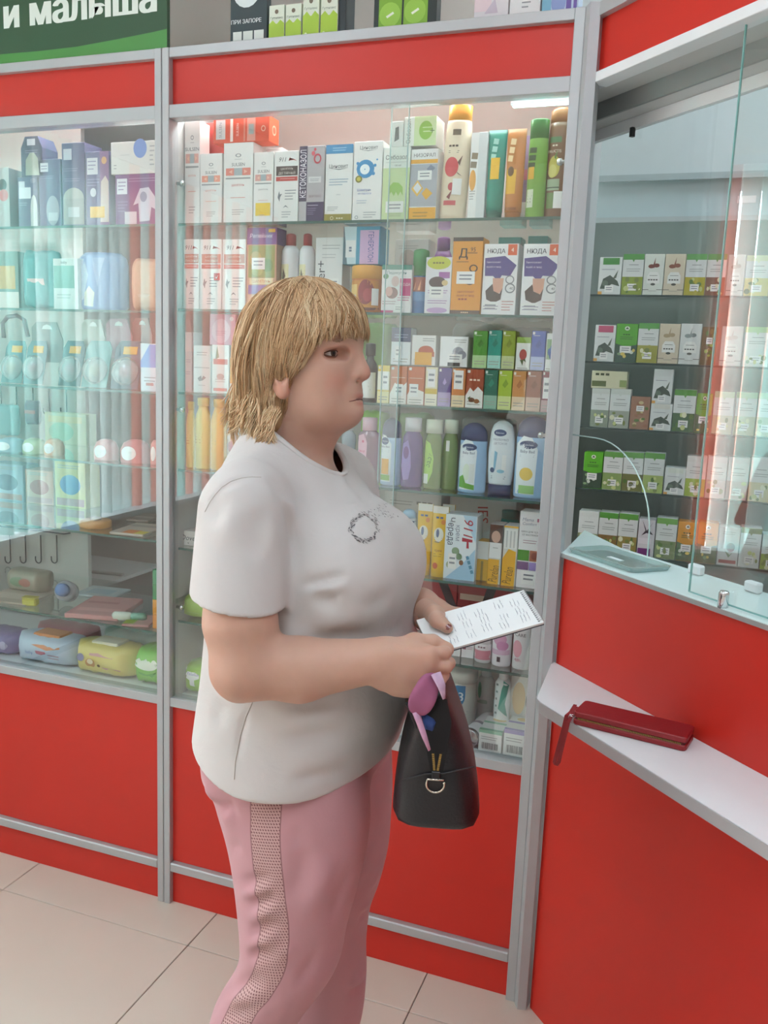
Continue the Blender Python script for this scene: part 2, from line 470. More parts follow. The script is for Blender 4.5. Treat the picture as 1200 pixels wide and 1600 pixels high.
# ================================================================== SHOWCASES
SHZ = [1.822, 1.617, 1.410, 1.212, 1.005, 0.807]
def profile(name, x0, x1, parent, z1=2.215, y0=FY-.012, y1=FY+.03):
    return boxo(name, x0, y0, 0, x1, y1, z1, M_ALU, parent, c=.0015)
def showcase(xa, xb, label, post_l, post_r, shelves, deep, side_left=True, side_right=True, split=None):
    t = empty('display_cabinet', ((xa+xb)/2, FY, 0)); tag(t, label, 'display cabinet')
    o = t.location.x
    def B(name, x0, y0, z0, x1, y1, z1, mt, c=0.0): return boxo(name, x0-o, y0-FY, z0, x1-o, y1-FY, z1, mt, t, c)
    for (a, c_) in (post_l, post_r): B('post', a, FY-.012, 0, c_, FY+.03, 2.215, M_ALU, .0015)
    a, c_ = post_l[1], post_r[0]
    B('top_rail', a, FY-.010, 2.193, c_, FY+.03, 2.215, M_ALU, .001)
    B('fascia_panel', a, FY+.006, 2.087, c_, FY+.016, 2.194, M_RED)
    B('middle_rail', a, FY-.010, 2.058, c_, FY+.03, 2.088, M_ALU, .001)
    B('sill_rail', a, FY-.010, .578, c_, FY+.03, .602, M_ALU, .001)
    B('base_panel', a, FY+.004, .125, c_, FY+.016, .579, M_RED)
    B('base_rail', a, FY-.012, .098, c_, FY+.02, .124, M_ALU, .003)
    B('kick_panel', a, FY+.004, .0, c_, FY+.016, .099, M_RED)
    B('floor_board', a, FY+.03, .575, c_, FY+deep, .594, M_WHITE)
    B('top_board', a, FY+.03, 2.20, c_, FY+deep, 2.215, M_WHITE)
    if side_left: B('side_panel', post_l[0]+.003, FY+.03, 0, post_l[1]-.003, FY+deep, 2.215, M_GREYW)
    if side_right: B('side_panel', post_r[0]+.003, FY+.03, 0, post_r[1]-.003, FY+deep, 2.215, M_GREYW)
    for z in shelves:
        g = B('glass_shelf', a+.002, FY+.028, z-.006, c_-.002, FY+deep-.02, z, M_SHELFGLASS)
        e = boxo('shelf_edge', a+.002-o, .0262, z-.006, c_-.002-o, .028, z, M_GEDGE, g)
    return t, B
cabC, BC = showcase(XM, XR, 'middle glass showcase full of shampoo and baby care packs behind the woman',
    (-1.2835, -1.2645), (-.3185, -.2965), SHZ, .40)
BC('back_panel', -1.265, FY+.385, 0.0, -.318, FY+.40, 2.215, mat('#b7b0a8', rough=.6))
cabL, BL = showcase(XL, XM, 'left glass showcase with purple boxes, soothers and baby wipes',
    (-2.32, -2.30), (-1.3045, -1.2855), (), .85, side_right=False)
# glass doors, chrome holders
def pane(t, B, x0, x1, y, z0, z1, edge=None):
    g = B('glass_door', x0, y, z0, x1, y+.0015, z1, M_GLASS)
    if edge:
        o = t.location.x
        boxo('glass_edge', edge-o-.0008, y-FY-.0005, z0, edge-o+.0008, y-FY+.004, z1, mat('#b4ccc9', rough=.15, vary=0, name='pale_glass_edge'), g)
    return g
pane(cabC, BC, -1.263, -.664, FY+.002, .603, 2.057, -.664)
pane(cabC, BC, -.708, -.320, FY+.012, .603, 2.057, -.708)
pane(cabL, BL, -2.298, -1.306, FY+.004, .603, 2.057)
def knob(t, x, z, y=FY+.022, s=1):
    b = MB(); M = Matrix.Translation((x-t.location.x, y-FY, z)) @ Matrix.Rotation(math.radians(90)*s, 4, 'Y')
    b.lathe([(.004, 0), (.004, .010), (.0075, .011), (.0075, .018), (.005, .021)], 12, M=M)
    b.build('shelf_pin', M_CHROME, t)
for z in (1.915, 1.365, .845): knob(cabC, -1.2645, z)
for z in (1.93, 1.36): knob(cabC, -.3185, z, s=-1)
# LED strip under the top of the middle showcase
M_LED = mat('#c8ffff', emit=7.0, vary=0, name='led_light')
led = MB().box(-.125, 0, 0, .0, .008, .006).build('led_strip', M_LED, cabC, (-.322-cabC.location.x, .050, 2.052))
MB().box(-.130, 0, .006, .0, .014, .012).build('led_holder', M_WHITE, cabC, (-.322-cabC.location.x, .050, 2.052))
for t_, xa_, xb_ in ((cabC, -1.25, -.335), (cabL, -2.28, -1.32)):  # unseen tubes behind the middle rail, added to brighten the goods
    MB().box(xa_-t_.location.x, .055, 2.105, xb_-t_.location.x, .085, 2.112).build('hidden_fill_tube', mat('#f2ffff', emit=26.0, vary=0, name='fill_tube_glow'), t_)

# ---- inside of the left showcase: hook board, shelves, deep niche
zLA = [1.822, 1.610, 1.405, 1.210]
o = cabL.location.x
for z in zLA:
    g = BL('glass_shelf', -2.298, FY+.028, z-.006, -1.3065, FY+.40, z, M_SHELFGLASS)
    boxo('shelf_edge', -2.298-o, .0262, z-.006, -1.3065-o, .028, z, M_GEDGE, g)
ZL1 = float(at(250, 845, FY+.03)[2]); ZL2 = float(at(250, 988, FY+.03)[2])
for z in (ZL1, ZL2):
    g = BL('glass_shelf', -2.298, FY+.028, z-.006, -1.3065, FY+.42, z, M_SHELFGLASS)
    boxo('shelf_edge', -2.298-o, .0262, z-.006, -1.3065-o, .028, z, M_GEDGE, g)
HB = FY+.44
xe = float(at(138, 880, HB)[0])
BL('hook_board', -2.298, HB, .60, xe, HB+.016, 2.2, mat('#cfccc7', rough=.6))
BL('niche_back', -2.298, FY+.84, 0, -1.29, FY+.85, 2.2, mat('#a39a92', rough=.7))
zn = float(at(148, 917, HB+.02)[2])
BL('niche_shelf', -2.298, HB+.017, zn-.012, xe+.012, FY+.84, zn, M_GREYW)
def hooks(px_list, pyt, pyb, parent):
    for px in px_list:
        p = at(px, pyt, HB-.01); q = at(px, pyb, HB-.01)
        x, z1, z0 = p[0]-o, p[2], q[2]+.012
        pts = [(x, HB-FY-.012, z1), (x, HB-FY-.012, z0)]
        for a in range(1, 9):
            th = math.pi*a/8
            pts.append((x-.012+.012*math.cos(th), HB-FY-.012, z0-.012*math.sin(th)))
        pts.append((x-.024, HB-FY-.012, z0+.010))
        MB().tube(pts, .0022, 6).build('wall_hook', mat('#4a4a4c', rough=.35, metal=.8, vary=0), parent)
hooks((16, 40, 64, 89), 836, 880, cabL)
hooks((2, 26, 52, 77, 104), 603, 648, cabL)
for (y_, xa_, xb_) in ((836, -5, 108), (604, -5, 122)):
    p = at(xa_, y_-14, HB-.01); q = at(xb_, y_-2, HB-.01)
    MB().tube([(p[0]-o, HB-FY-.012, (p[2]+q[2])/2), (q[0]-o-.02, HB-FY-.012, (p[2]+q[2])/2), (q[0]-o, HB-FY-.004, (p[2]+q[2])/2+.004)], .0025, 6).build('hook_bar', mat('#4a4a4c', rough=.35, metal=.8, vary=0), cabL)

# ================================================================== COUNTER WITH BOOTH
cnt = empty('service_counter', (KX, KY, 0)); cnt.rotation_euler = (0, 0, math.radians(-45))
tag(cnt, 'red service counter with white top, glass screen and red fascia above', 'counter')
# local x = along the counter, local y = into the booth
def CB(name, s0, e0, z0, s1, e1, z1, mt, c=0.0, parent=None): return boxo(name, s0, e0, z0, s1, e1, z1, mt, parent or cnt, c)
LEN = 2.3
MB().prism_z([(-.020, -.020), (.006, -.028), (.016, -.010), (.000, .012), (-.016, .010)], 0, 2.215).build('corner_post', M_ALU, cnt)
CB('front_panel', .012, .004, 0, LEN, .020, 1.102, M_RED)
# worktop with the end cut along the showcase side
def sloc(x, y): return ((x-KX)*TX+(y-KY)*TY, (x-KX)*NX+(y-KY)*NY)
p1 = sloc(-.268, 2.20)
M_TOP = mat('#dff0ee', rough=0.18, vary=0.02, name='pale_gloss_worktop')
MB().prism_z([(.008, -.004), (LEN, -.004), (LEN, .165), (.165*1.0-.325+.165, .165), (p1[0]+.02, p1[1]), (.0, .012)], 1.102, 1.112).build('worktop', M_TOP, cnt)
CB('worktop_edging', .010, -.006, 1.1025, LEN, -.0045, 1.111, M_ALU2)
# ledge for handbags
zl = .861
def ledge_poly():
    r = .02; q = [(.0, .003), (LEN, .003), (LEN, -.165)]
    s0 = .165
    q += [(s0+.03, -.165), (s0+.012, -.160), (s0-.003, -.148)]
    return q
MB().prism_z(ledge_poly(), zl-.022, zl).build('bag_ledge', M_WHITE, cnt)
MB().prism_z([(LEN, -.1655), (LEN, -.1675), (.195, -.1675), (.176, -.1620), (.160, -.149), (.162, -.148), (.177, -.160), (.195, -.1655)], zl-.0215, zl-.001).build('ledge_edging', M_ALU, cnt)
# fascia over the counter
CB('fascia_panel', .006, .004, 2.087, LEN, .014, 2.40, M_RED)
CB('fascia_rail', .0, -.010, 2.068, LEN, .03, 2.087, M_WHITE, .001)
CB('fascia_top_rail', .0, -.012, 2.19, LEN, .0035, 2.215, M_ALU)
def CW(name, e0, z0, e1, z1, mt):      # strips that run up to the showcase side
    return MB().prism_z([(-e0-.034, e0), (LEN, e0), (LEN, e1), (-e1-.034, e1)], z0, z1).build(name, mt, cnt)
CW('soffit_board', .03, 2.071, .088, 2.085, M_GREYW)
CW('soffit_channel', .088, 2.036, .094, 2.085, mat('#8f9392', rough=.5, metal=.3))
CW('soffit_rear_board', .094, 2.036, .20, 2.046, M_GREYW)
CW('header_rail', .137, 2.012, .150, 2.0355, M_WHITE)
# glass: front screen on a chrome stud, rear screen with a rounded opening held by white clamps
gp = CB('front_glass', .374, .012, 1.116, 2.2, .0135, 2.07, M_GLASS)
CB('glass_edge', .3725, .0115, 1.116, .3745, .015, 2.07, mat('#7fb0aa', rough=.15, vary=0), parent=gp)
CB('glass_edge', .374, .0115, 1.1155, 2.2, .015, 1.1175, mat('#7fb0aa', rough=.15, vary=0), parent=gp)
b = MB().lathe([(.009, 0), (.009, .026), (.0085, .029), (.006, .031)], 16, M=Matrix.Translation((.462, .004, 1.110)))
b.build('chrome_stud', M_CHROME, cnt)
arc = [(-.135+.0, 1.352)]
for i in range(13):
    th = math.pi/2*(1-i/12)
    arc.append((-.085+.20*math.cos(th), 1.158+.194*math.sin(th)))
poly = [(-.175, 2.012), (-.175, 1.352)]+arc[1:]+[(.115, 1.118), (2.2, 1.118), (2.2, 2.012)]
bm_ = MB().prism(poly, .143, .1445)
rg = bm_.build('rear_glass', glass_mat('rear_glass', boost=.8), cnt)
MB().tube([(p[0], .1437, p[1]) for p in [(-.175, 1.352)]+arc[1:]+[(.115, 1.118)]], .0016, 6).build('glass_edge', mat('#cfe6e0', rough=.2, vary=0), rg)
for s in (.255, .398, .62):
    CB('glass_clamp', s-.014, .134, 1.1125, s+.018, .152, 1.132, M_WHITE, .003)
CB('glass_clip', -.04, .130, 1.995, -.032, .139, 2.014, mat('#333333', rough=.5))
# booth back: shelving unit with glass shelves on a grey back
BY = 2.85
sh = empty('pharmacy_shelving', (.4, BY, 0)); tag(sh, 'grey backed shelving of herbal tea boxes inside the booth', 'shelving')
def SB(name, x0, y0, z0, x1, y1, z1, mt): return boxo(name, x0-.4, y0-BY, z0, x1-.4, y1-BY, z1, mt, sh)
SB('back_panel', -.50, BY+.30, 0, 1.6, BY+.31, 2.6, mat('#8a908c', rough=.7))
zt = float(at(1000, 345, BY)[2]); zt2 = float(at(1000, 283, BY)[2])
SB('top_fascia', -.50, BY, zt, 1.6, BY+.02, zt2+.004, mat('#b9cbcd', rough=.5))
SB('upper_board', -.50, BY-.02, zt2, 1.6, BY+.02, 2.7, mat('#c9d3d3', rough=.5))
SB('upper_lip', -.50, BY-.026, zt2-.004, 1.6, BY-.0205, zt2+.014, mat('#a8b5b6', rough=.5))
SB('fascia_lip', -.50, BY-.006, zt-.004, 1.6, BY-.0005, zt+.010, mat('#b5bfbf', rough=.5))
SB('side_panel', -.52, BY, 0, -.50, BY+.30, 2.6, M_GREYW)
SB('side_panel', 1.6, BY, 0, 1.62, BY+.30, 2.6, M_GREYW)
RSZ = [float(at(1000, y, BY+.02)[2]) for y in (461, 567, 671, 769, 869)]
for z in RSZ:
    g = SB('glass_shelf', -.498, BY+.012, z-.006, 1.598, BY+.28, z, M_SHELFGLASS)
    boxo('shelf_edge', -.498-.4, .0100, z-.006, 1.598-.4, .012, z, mat('#3d4a46', rough=.4, vary=0), g)
SB('base_cupboard', -.50, BY+.0, 0, 1.6, BY+.29, RSZ[-1]-.2, M_WHITE)
# price tag on the fascia
SB('shelf_fill_tube', -.48, BY+.03, zt+.02, 1.58, BY+.05, zt+.03, mat('#f2ffff', emit=9.0, vary=0, name='shelf_fill_glow'))  # unseen glowing tube behind the fascia, added to brighten the booth shelves
SB('price_tag', .03, BY-.002, zt+.045, .08, BY-.0003, zt+.065, mat('#f2f2f2'))
# counter inside: a dark equipment strip beneath the rear glass
CB('inner_desk', .05, .19, .70, LEN, .62, .74, mat('#9aa09e', rough=.5))
# banner over the left showcase
# ================================================================== PERSON
PO = np.array([-.60, 1.27, 0.0])         # where she stands; she faces +x, her right side is towards the camera
def A(*v): return np.array(v, dtype=np.float32)
class Field:
    """signed distance on a grid, blended from simple solids; turned into one closed surface"""
    def __init__(s, lo, hi, h):
        s.lo = np.array(lo, float); s.h = h
        s.n = np.ceil((np.array(hi)-s.lo)/h).astype(int)+1
        s.F = np.full(s.n, 0.2, np.float32)
    def region(s, lo, hi):
        a = np.clip(np.floor((np.array(lo)-s.lo)/s.h).astype(int), 0, s.n-1)
        b = np.clip(np.ceil((np.array(hi)-s.lo)/s.h).astype(int)+1, 1, s.n)
        sl = tuple(slice(a[i], b[i]) for i in range(3))
        g = [(s.lo[i]+s.h*np.arange(a[i], b[i])).astype(np.float32) for i in range(3)]
        return sl, g[0][:, None, None], g[1][None, :, None], g[2][None, None, :]
    def put(s, lo, hi, fn, k=0.01, sub=False):
        sl, x, y, z = s.region(lo, hi)
        if 0 in s.F[sl].shape: return
        d = fn(x, y, z).astype(np.float32); f = s.F[sl]
        if sub: f, d = -f, d
        h = np.clip(.5+.5*(d-f)/k, 0, 1)
        r = d*(1-h)+f*h-k*h*(1-h)
        s.F[sl] = -r if sub else r
    def ell(s, c, r, k=0.01, ry=0.0, rz=0.0, rx=0.0, sub=False):
        c = np.array(c, float); r = np.array(r, float); m = r.max()+k+.012
        R = np.array((Matrix.Rotation(rz, 3, 'Z') @ Matrix.Rotation(ry, 3, 'Y') @ Matrix.Rotation(rx, 3, 'X')).transposed())
        def fn(x, y, z):
            X, Y, Z = x-c[0], y-c[1], z-c[2]
            a = (R[0,0]*X+R[0,1]*Y+R[0,2]*Z); b = (R[1,0]*X+R[1,1]*Y+R[1,2]*Z); e = (R[2,0]*X+R[2,1]*Y+R[2,2]*Z)
            k0 = np.sqrt((a/r[0])**2+(b/r[1])**2+(e/r[2])**2)+1e-6
            k1 = np.sqrt((a/r[0]**2)**2+(b/r[1]**2)**2+(e/r[2]**2)**2)+1e-6
            return k0*(k0-1)/k1
        s.put(c-m, c+m, fn, k, sub)
    def cone(s, a, b, r1, r2, k=0.01, sub=False, flat=None):
        a = np.array(a, float); b = np.array(b, float); m = max(r1, r2)+k+.012
        ba = b-a; L2 = float(ba@ba)
        def fn(x, y, z):
            X, Y, Z = x-a[0], y-a[1], z-a[2]
            t = np.clip((X*ba[0]+Y*ba[1]+Z*ba[2])/L2, 0, 1)
            return np.sqrt((X-t*ba[0])**2+(Y-t*ba[1])**2+(Z-t*ba[2])**2)-(r1+(r2-r1)*t)
        s.put(np.minimum(a, b)-m, np.maximum(a, b)+m, fn, k, sub)
    def chain(s, pts, rs, k=0.004, kroot=None):
        for i in range(len(pts)-1): s.cone(pts[i], pts[i+1], rs[i], rs[i+1], k if i or kroot is None else kroot)
    def groove(s, a, b, width, depth, fade=0.3):
        """press a crease (depth > 0) or raise a fold (depth < 0) along a segment"""
        a = np.array(a, float); b = np.array(b, float); m = width*2.6
        sl, x, y, z = s.region(np.minimum(a, b)-m, np.maximum(a, b)+m)
        ba = b-a; L2 = float(ba@ba)
        X, Y, Z = x-a[0], y-a[1], z-a[2]
        t = np.clip((X*ba[0]+Y*ba[1]+Z*ba[2])/L2, 0, 1)
        d2 = (X-t*ba[0])**2+(Y-t*ba[1])**2+(Z-t*ba[2])**2
        en = np.clip(np.minimum(t, 1-t)/fade, 0, 1); en = en*en*(3-2*en)
        s.F[sl] += (depth*en*np.exp(-d2/(width*width))).astype(np.float32)
    def surface(s):
        F = s.F; ins = F < 0
        nx, ny, nz = F.shape
        c = ins[:-1, :-1, :-1].astype(np.uint8)
        cnt = np.zeros((nx-1, ny-1, nz-1), np.uint8)
        for dx in (0, 1):
            for dy in (0, 1):
                for dz in (0, 1): cnt += ins[dx:nx-1+dx, dy:ny-1+dy, dz:nz-1+dz]
        act = (cnt > 0) & (cnt < 8)
        I = np.argwhere(act)
        idx = np.full(act.shape, -1, np.int32); idx[act] = np.arange(len(I))
        P = np.zeros((len(I), 3)); W = np.zeros(len(I))
        corners = [(dx, dy, dz) for dx in (0, 1) for dy in (0, 1) for dz in (0, 1)]
        val = {q: F[I[:,0]+q[0], I[:,1]+q[1], I[:,2]+q[2]].astype(float) for q in corners}
        for q in corners:
            for ax in range(3):
                if q[ax]: continue
                q2 = list(q); q2[ax] = 1; q2 = tuple(q2)
                a, b = val[q], val[q2]; mk = (a < 0) != (b < 0)
                t = np.where(mk, a/np.where(mk, a-b, 1), 0)
                pt = np.tile(np.array(q, float), (len(I), 1)); pt[:, ax] += t
                P[mk] += pt[mk]; W[mk] += 1
        V = s.lo+s.h*(I+P/W[:, None])
        faces = []
        for ax in range(3):
            o1, o2 = [(1, 2), (2, 0), (0, 1)][ax]
            sa = [slice(None)]*3; sb = [slice(None)]*3
            sa[ax] = slice(0, -1); sb[ax] = slice(1, None)
            fl = ins[tuple(sa)] != ins[tuple(sb)]
            E = np.argwhere(fl)
            ok = (E[:, o1] > 0) & (E[:, o2] > 0) & (E[:, o1] < F.shape[o1]-1) & (E[:, o2] < F.shape[o2]-1)
            E = E[ok]
            flip = ins[tuple(sa)][E[:,0], E[:,1], E[:,2]]
            def cell(d1, d2):
                q = E.copy(); q[:, o1] -= d1; q[:, o2] -= d2
                return idx[q[:,0], q[:,1], q[:,2]]
            Q = np.stack([cell(1, 1), cell(0, 1), cell(0, 0), cell(1, 0)], 1)
            Q[~flip] = Q[~flip][:, ::-1]
            faces.append(Q)
        return V, np.concatenate(faces)
def relax(V, Q, n=2, w=0.5):
    e = np.concatenate([Q[:, [0, 1]], Q[:, [1, 2]], Q[:, [2, 3]], Q[:, [3, 0]]])
    for _ in range(n):
        S = np.zeros_like(V); c = np.zeros(len(V))
        for a, b in ((0, 1), (1, 0)):
            for j in range(3): S[:, j] += np.bincount(e[:, a], V[e[:, b], j], len(V))
            c += np.bincount(e[:, a], minlength=len(V))
        V = V*(1-w)+w*S/np.maximum(c, 1)[:, None]
    return V
def mesh_from(name, V, Q, mats, origin):
    me = bpy.data.meshes.new(name)
    V = np.asarray(V-origin, np.float32)
    me.vertices.add(len(V)); me.vertices.foreach_set('co', V.ravel())
    me.loops.add(Q.size); me.loops.foreach_set('vertex_index', Q.astype(np.int32).ravel())
    me.polygons.add(len(Q)); me.polygons.foreach_set('loop_start', np.arange(0, Q.size, Q.shape[1], dtype=np.int32))
    me.polygons.foreach_set('use_smooth', np.ones(len(Q), bool))
    for m_ in mats: me.materials.append(m_)
    me.update(); me.validate()
    return me
def keep_faces(V, Q, mask):
    """drop faces with any vertex outside mask, renumber"""
    Q = Q[mask[Q].all(1)]
    u, inv = np.unique(Q, return_inverse=True)
    return V[u], inv.reshape(Q.shape)
def bisect(me, cuts, origin):
    bm = bmesh.new(); bm.from_mesh(me)
    for co, no in cuts:
        bmesh.ops.bisect_plane(bm, geom=bm.verts[:]+bm.edges[:]+bm.faces[:], plane_co=Vector(co)-Vector(origin), plane_no=Vector(no), clear_outer=True)
    bm.to_mesh(me); bm.free(); me.update()

her = empty('person', tuple(PO)); tag(her, 'blonde person in cream T-shirt and pink track trousers reading a notepad', 'person')
YM = 1.27

# ---------------------------------------------------------------- where the notepad is held
nA, nB, nC = [np.array(v) for v in (at(676, 1022, 1.178), at(850, 972, 1.272), at(818, 922, 1.322))]; nD = nA+nC-nB
ux = (nB-nA+nC-nD)/2; Lx = float(np.linalg.norm(ux)); ux /= Lx
uy = (nD-nA+nC-nB)/2; uy = uy-ux*(uy@ux); Ly = float(np.linalg.norm(uy)); uy /= Ly
un = np.cross(ux, uy); nO = (nA+nB+nC+nD)/4-ux*Lx/2-uy*Ly/2
def on_pad(px, py, lift):
    r = _fw + _R*(px-CXP)/FOC - _U*(py-CYP)/FOC
    return _C+r*(((nO-_C)@un)/(r@un))+un*lift
# ---------------------------------------------------------------- skin
SK = Field((-.79, .955, .985), (-.255, 1.56, 1.645), .0018)
HC = np.array([-.607, YM, 1.527])
SK.ell(HC+A(0, 0, .0), (.093, .074, .083), .01)                # skull
SK.ell((-.577, YM, 1.530), (.062, .058, .068), .03)            # forehead
SK.ell((-.570, YM, 1.470), (.056, .060, .062), .03)            # mid face
SK.ell((-.560, YM, 1.434), (.050, .050, .036), .02)            # jaw
SK.ell((-.521, YM, 1.424), (.020, .025, .018), .02)            # chin
SK.ell((-.560, YM, 1.412), (.042, .048, .020), .02)            # soft under chin
for s in (-1, 1):
    SK.ell((-.556, YM+s*.037, 1.478), (.028, .023, .025), .025)    # cheek
    SK.ell((-.557, YM+s*.041, 1.440), (.030, .018, .026), .025)    # jowl
    SK.cone((-.522, YM+s*.012, 1.5345), (-.541, YM+s*.046, 1.5310), .0085, .0090, .014)   # brow ridge
    SK.ell((-.5225, YM+s*.036, 1.513), (.0150, .0150, .0105), .006, sub=True)
    SK.ell((-.533, YM+s*.0500, 1.511), (.0130, .0095, .0075), .008, sub=True)   # eye socket
    SK.cone((-.5345, YM+s*.017, 1.5260), (-.5450, YM+s*.0470, 1.5195), .0036, .0046, .004)  # upper lid fold
    SK.cone((-.5370, YM+s*.020, 1.5015), (-.5450, YM+s*.042, 1.5025), .0045, .0048, .006)  # bag below
    SK.groove((-.530, YM+s*.017, 1.4975), (-.538, YM+s*.036, 1.4920), .0030, .0018)
# nose
SK.cone((-.522, YM, 1.526), (-.5035, YM, 1.493), .0082, .0105, .012)
SK.cone((-.526, YM, 1.505), (-.516, YM, 1.486), .014, .016, .014)
SK.ell((-.5015, YM, 1.4840), (.0120, .0120, .0100), .008)
for s in (-1, 1):
    SK.ell((-.5145, YM+s*.0145, 1.4805), (.0125, .0065, .0085), .004)
    SK.groove((-.527, YM+s*.0185, 1.489), (-.5285, YM+s*.0205, 1.475), .0035, .0032)
    SK.ell((-.5080, YM+s*.0085, 1.4720), (.0070, .0036, .0045), .003, sub=True)
    SK.groove((-.525, YM+s*.0225, 1.478), (-.529, YM+s*.034, 1.446), .0045, .0044)        # smile line
# mouth
SK.ell((-.519, YM, 1.4565), (.013, .026, .014), .014)
SK.ell((-.5115, YM, 1.4505), (.0085, .020, .0042), .004)
SK.ell((-.5120, YM, 1.4385), (.0085, .018, .0048), .005)
SK.groove((-.5010, YM, 1.4450), (-.5230, YM+.027, 1.4415), .0030, .0026, .2)
SK.groove((-.5010, YM, 1.4450), (-.5230, YM-.027, 1.4415), .0030, .0026, .2)
SK.groove((-.5030, YM-.012, 1.4449), (-.5030, YM+.012, 1.4449), .0030, .0028, .2)
SK.groove((-.507, YM-.014, 1.4310), (-.507, YM+.014, 1.4310), .0045, .0022)
# ears
for s in (-1, 1):
    SK.ell((-.607, YM+s*.0745, 1.476), (.018, .0075, .030), .006, ry=math.radians(-14), rz=s*math.radians(14))
    SK.ell((-.601, YM+s*.0800, 1.480), (.009, .0045, .016), .004, ry=math.radians(-14), rz=s*math.radians(14), sub=True)
    SK.ell((-.6005, YM+s*.0745, 1.4535), (.0085, .0060, .0100), .005)
# neck and the trunk under the shirt
SK.cone((-.612, YM, 1.440), (-.636, YM, 1.330), .057, .066, .03)
SK.cone((-.575, YM, 1.405), (-.592, YM, 1.335), .030, .034, .03)
SK.ell((-.632, YM, 1.285), (.085, .150, .060), .04)
SK.ell((-.610, YM, 1.170), (.115, .140, .150), .05)
# right arm
sh_, el, wr = A(-.606, 1.085, 1.285), A(-.573, 1.043, 1.074), A(-.398, 1.112, 1.088)
SK.cone(sh_, (-.588, 1.050, 1.160), .042, .044, .02)
SK.cone((-.588, 1.048, 1.175), (-.584, 1.046, 1.135), .044, .0485, .01)
SK.cone((-.584, 1.046, 1.135), el, .0485, .0425, .02)
SK.ell((-.586, 1.039, 1.062), (.026, .030, .028), .02)
SK.ell((-.583, 1.035, 1.040), (.014, .014, .012), .012)
SK.cone(el, (-.505, 1.078, 1.068), .0470, .0440, .02)
SK.cone((-.505, 1.078, 1.068), wr, .0445, .0300, .015)
# right hand: closed round the bag handles, thumb pinching the pad
def rbox(F, c, hx, r, ax, k):
    c = np.array(c, float); ax = np.array(ax, float)
    m = float(np.linalg.norm(hx))+r+.012
    def fn(x, y, z):
        X, Y, Z = x-c[0], y-c[1], z-c[2]
        q = [np.abs(ax[i,0]*X+ax[i,1]*Y+ax[i,2]*Z)-hx[i] for i in range(3)]
        o = np.sqrt(sum(np.maximum(t, 0)**2 for t in q))+np.minimum(np.maximum(np.maximum(q[0], q[1]), q[2]), 0)
        return o-r
    F.put(c-m, c+m, fn, k)
pa = np.array([[.93, .33, -.16], [-.32, .94, .10], [.18, -.04, .98]])
SK.cone(wr, (-.368, 1.121, 1.078), .0300, .0270, .012)
rbox(SK, (-.362, 1.122, 1.078), (.026, .004, .022), .0150, pa, .014)
kn = [((-.3330, 1.1270, 1.1030), .0100), ((-.3300, 1.1240, 1.0850), .0102), ((-.3350, 1.1220, 1.0670), .0098), ((-.3450, 1.1230, 1.0500), .0088)]
for i, (b_, r_) in enumerate(kn):
    b_ = np.array(b_); L = (.040, .043, .040, .032)[i]
    p1 = b_+A(.021, .016, -.001)*(L/.043); p2 = p1+A(-.002, .024, -.003)*(L/.043); p3 = p2+A(-.020, .005, .001)*(L/.043)
    base = b_+A(-.030, -.003, -.004)
    SK.chain([base, b_, p1, p2, p3], [r_*.95, r_*1.04, r_*.98, r_*.90, r_*.76], .0030, .014)
# thumb on top, reaching to the pad
SK.chain([A(-.385, 1.128, 1.098), A(-.358, 1.143, 1.112), A(-.334, 1.156, 1.1115), A(-.3150, 1.166, 1.1020)], [.0145, .0128, .0105, .0085], .005, .014)
# left arm (far side)
SK.cone((-.606, 2*YM-1.098, 1.285), (-.592, 1.475, 1.085), .050, .047, .02)
SK.cone((-.592, 1.475, 1.085), (-.420, 1.372, 1.098), .046, .029, .02)
lw = A(-.420, 1.372, 1.098)
SK.cone(lw, (-.388, 1.346, 1.100), .0290, .0240, .012)
pl_ = np.array([[.80, -.58, .12], [.55, .80, .20], [-.22, -.10, .97]])
rbox(SK, (-.378, 1.340, 1.092), (.024, .020, .004), .0130, np.array([[.83, -.52, .18], [.52, .85, .0], [-.15, .10, .98]]), .012)
# left thumb lies on the pad
tE = on_pad(699, 987, .0085); tD = on_pad(684, 978, .0125); T0 = [lw*.35+tD*.65+np.array([-.012, .012, .004]), tD*.55+(lw*.35+tD*.65)*.45+np.array([0, 0, .004]), tD, tE]
SK.chain([A(*p) for p in T0], [.0180, .0150, .0115, .0090], .006, .014)
# left fingers beneath the pad
for i in range(4):
    o_ = i*.0185
    b_ = A(-.362+o_*.35, 1.333-.002+o_*.35, 1.092-.006*i)
    SK.chain([A(-.392, 1.345+o_*.3, 1.088-.002*i), b_, b_+A(.026, -.010, .004), b_+A(.042, -.026, .004), b_+A(.046, -.042, .006)], [.0105, .0102, .0096, .0088, .0074], .003, .012)
V, Q = SK.surface(); V = relax(V, Q, 2, .35)
del SK
# colour of the skin itself: lips, cheeks, knuckles
skin = bpy.data.materials.new('skin'); skin.use_nodes = True
nt = skin.node_tree; bs = nt.nodes['Principled BSDF']
at_n = nt.nodes.new('ShaderNodeAttribute'); at_n.attribute_name = 'tint'
tcn = nt.nodes.new('ShaderNodeTexCoord'); nz = nt.nodes.new('ShaderNodeTexNoise'); nz.inputs['Scale'].default_value = 45; nz.inputs['Detail'].default_value = 5
nt.links.new(tcn.outputs['Object'], nz.inputs['Vector'])
hs_ = nt.nodes.new('ShaderNodeHueSaturation'); mp = nt.nodes.new('ShaderNodeMapRange')
mp.inputs['To Min'].default_value = .93; mp.inputs['To Max'].default_value = 1.07
nt.links.new(nz.outputs['Fac'], mp.inputs['Value']); nt.links.new(mp.outputs['Result'], hs_.inputs['Value']); nt.links.new(at_n.outputs['Color'], hs_.inputs['Color'])
nt.links.new(hs_.outputs['Color'], bs.inputs['Base Color'])
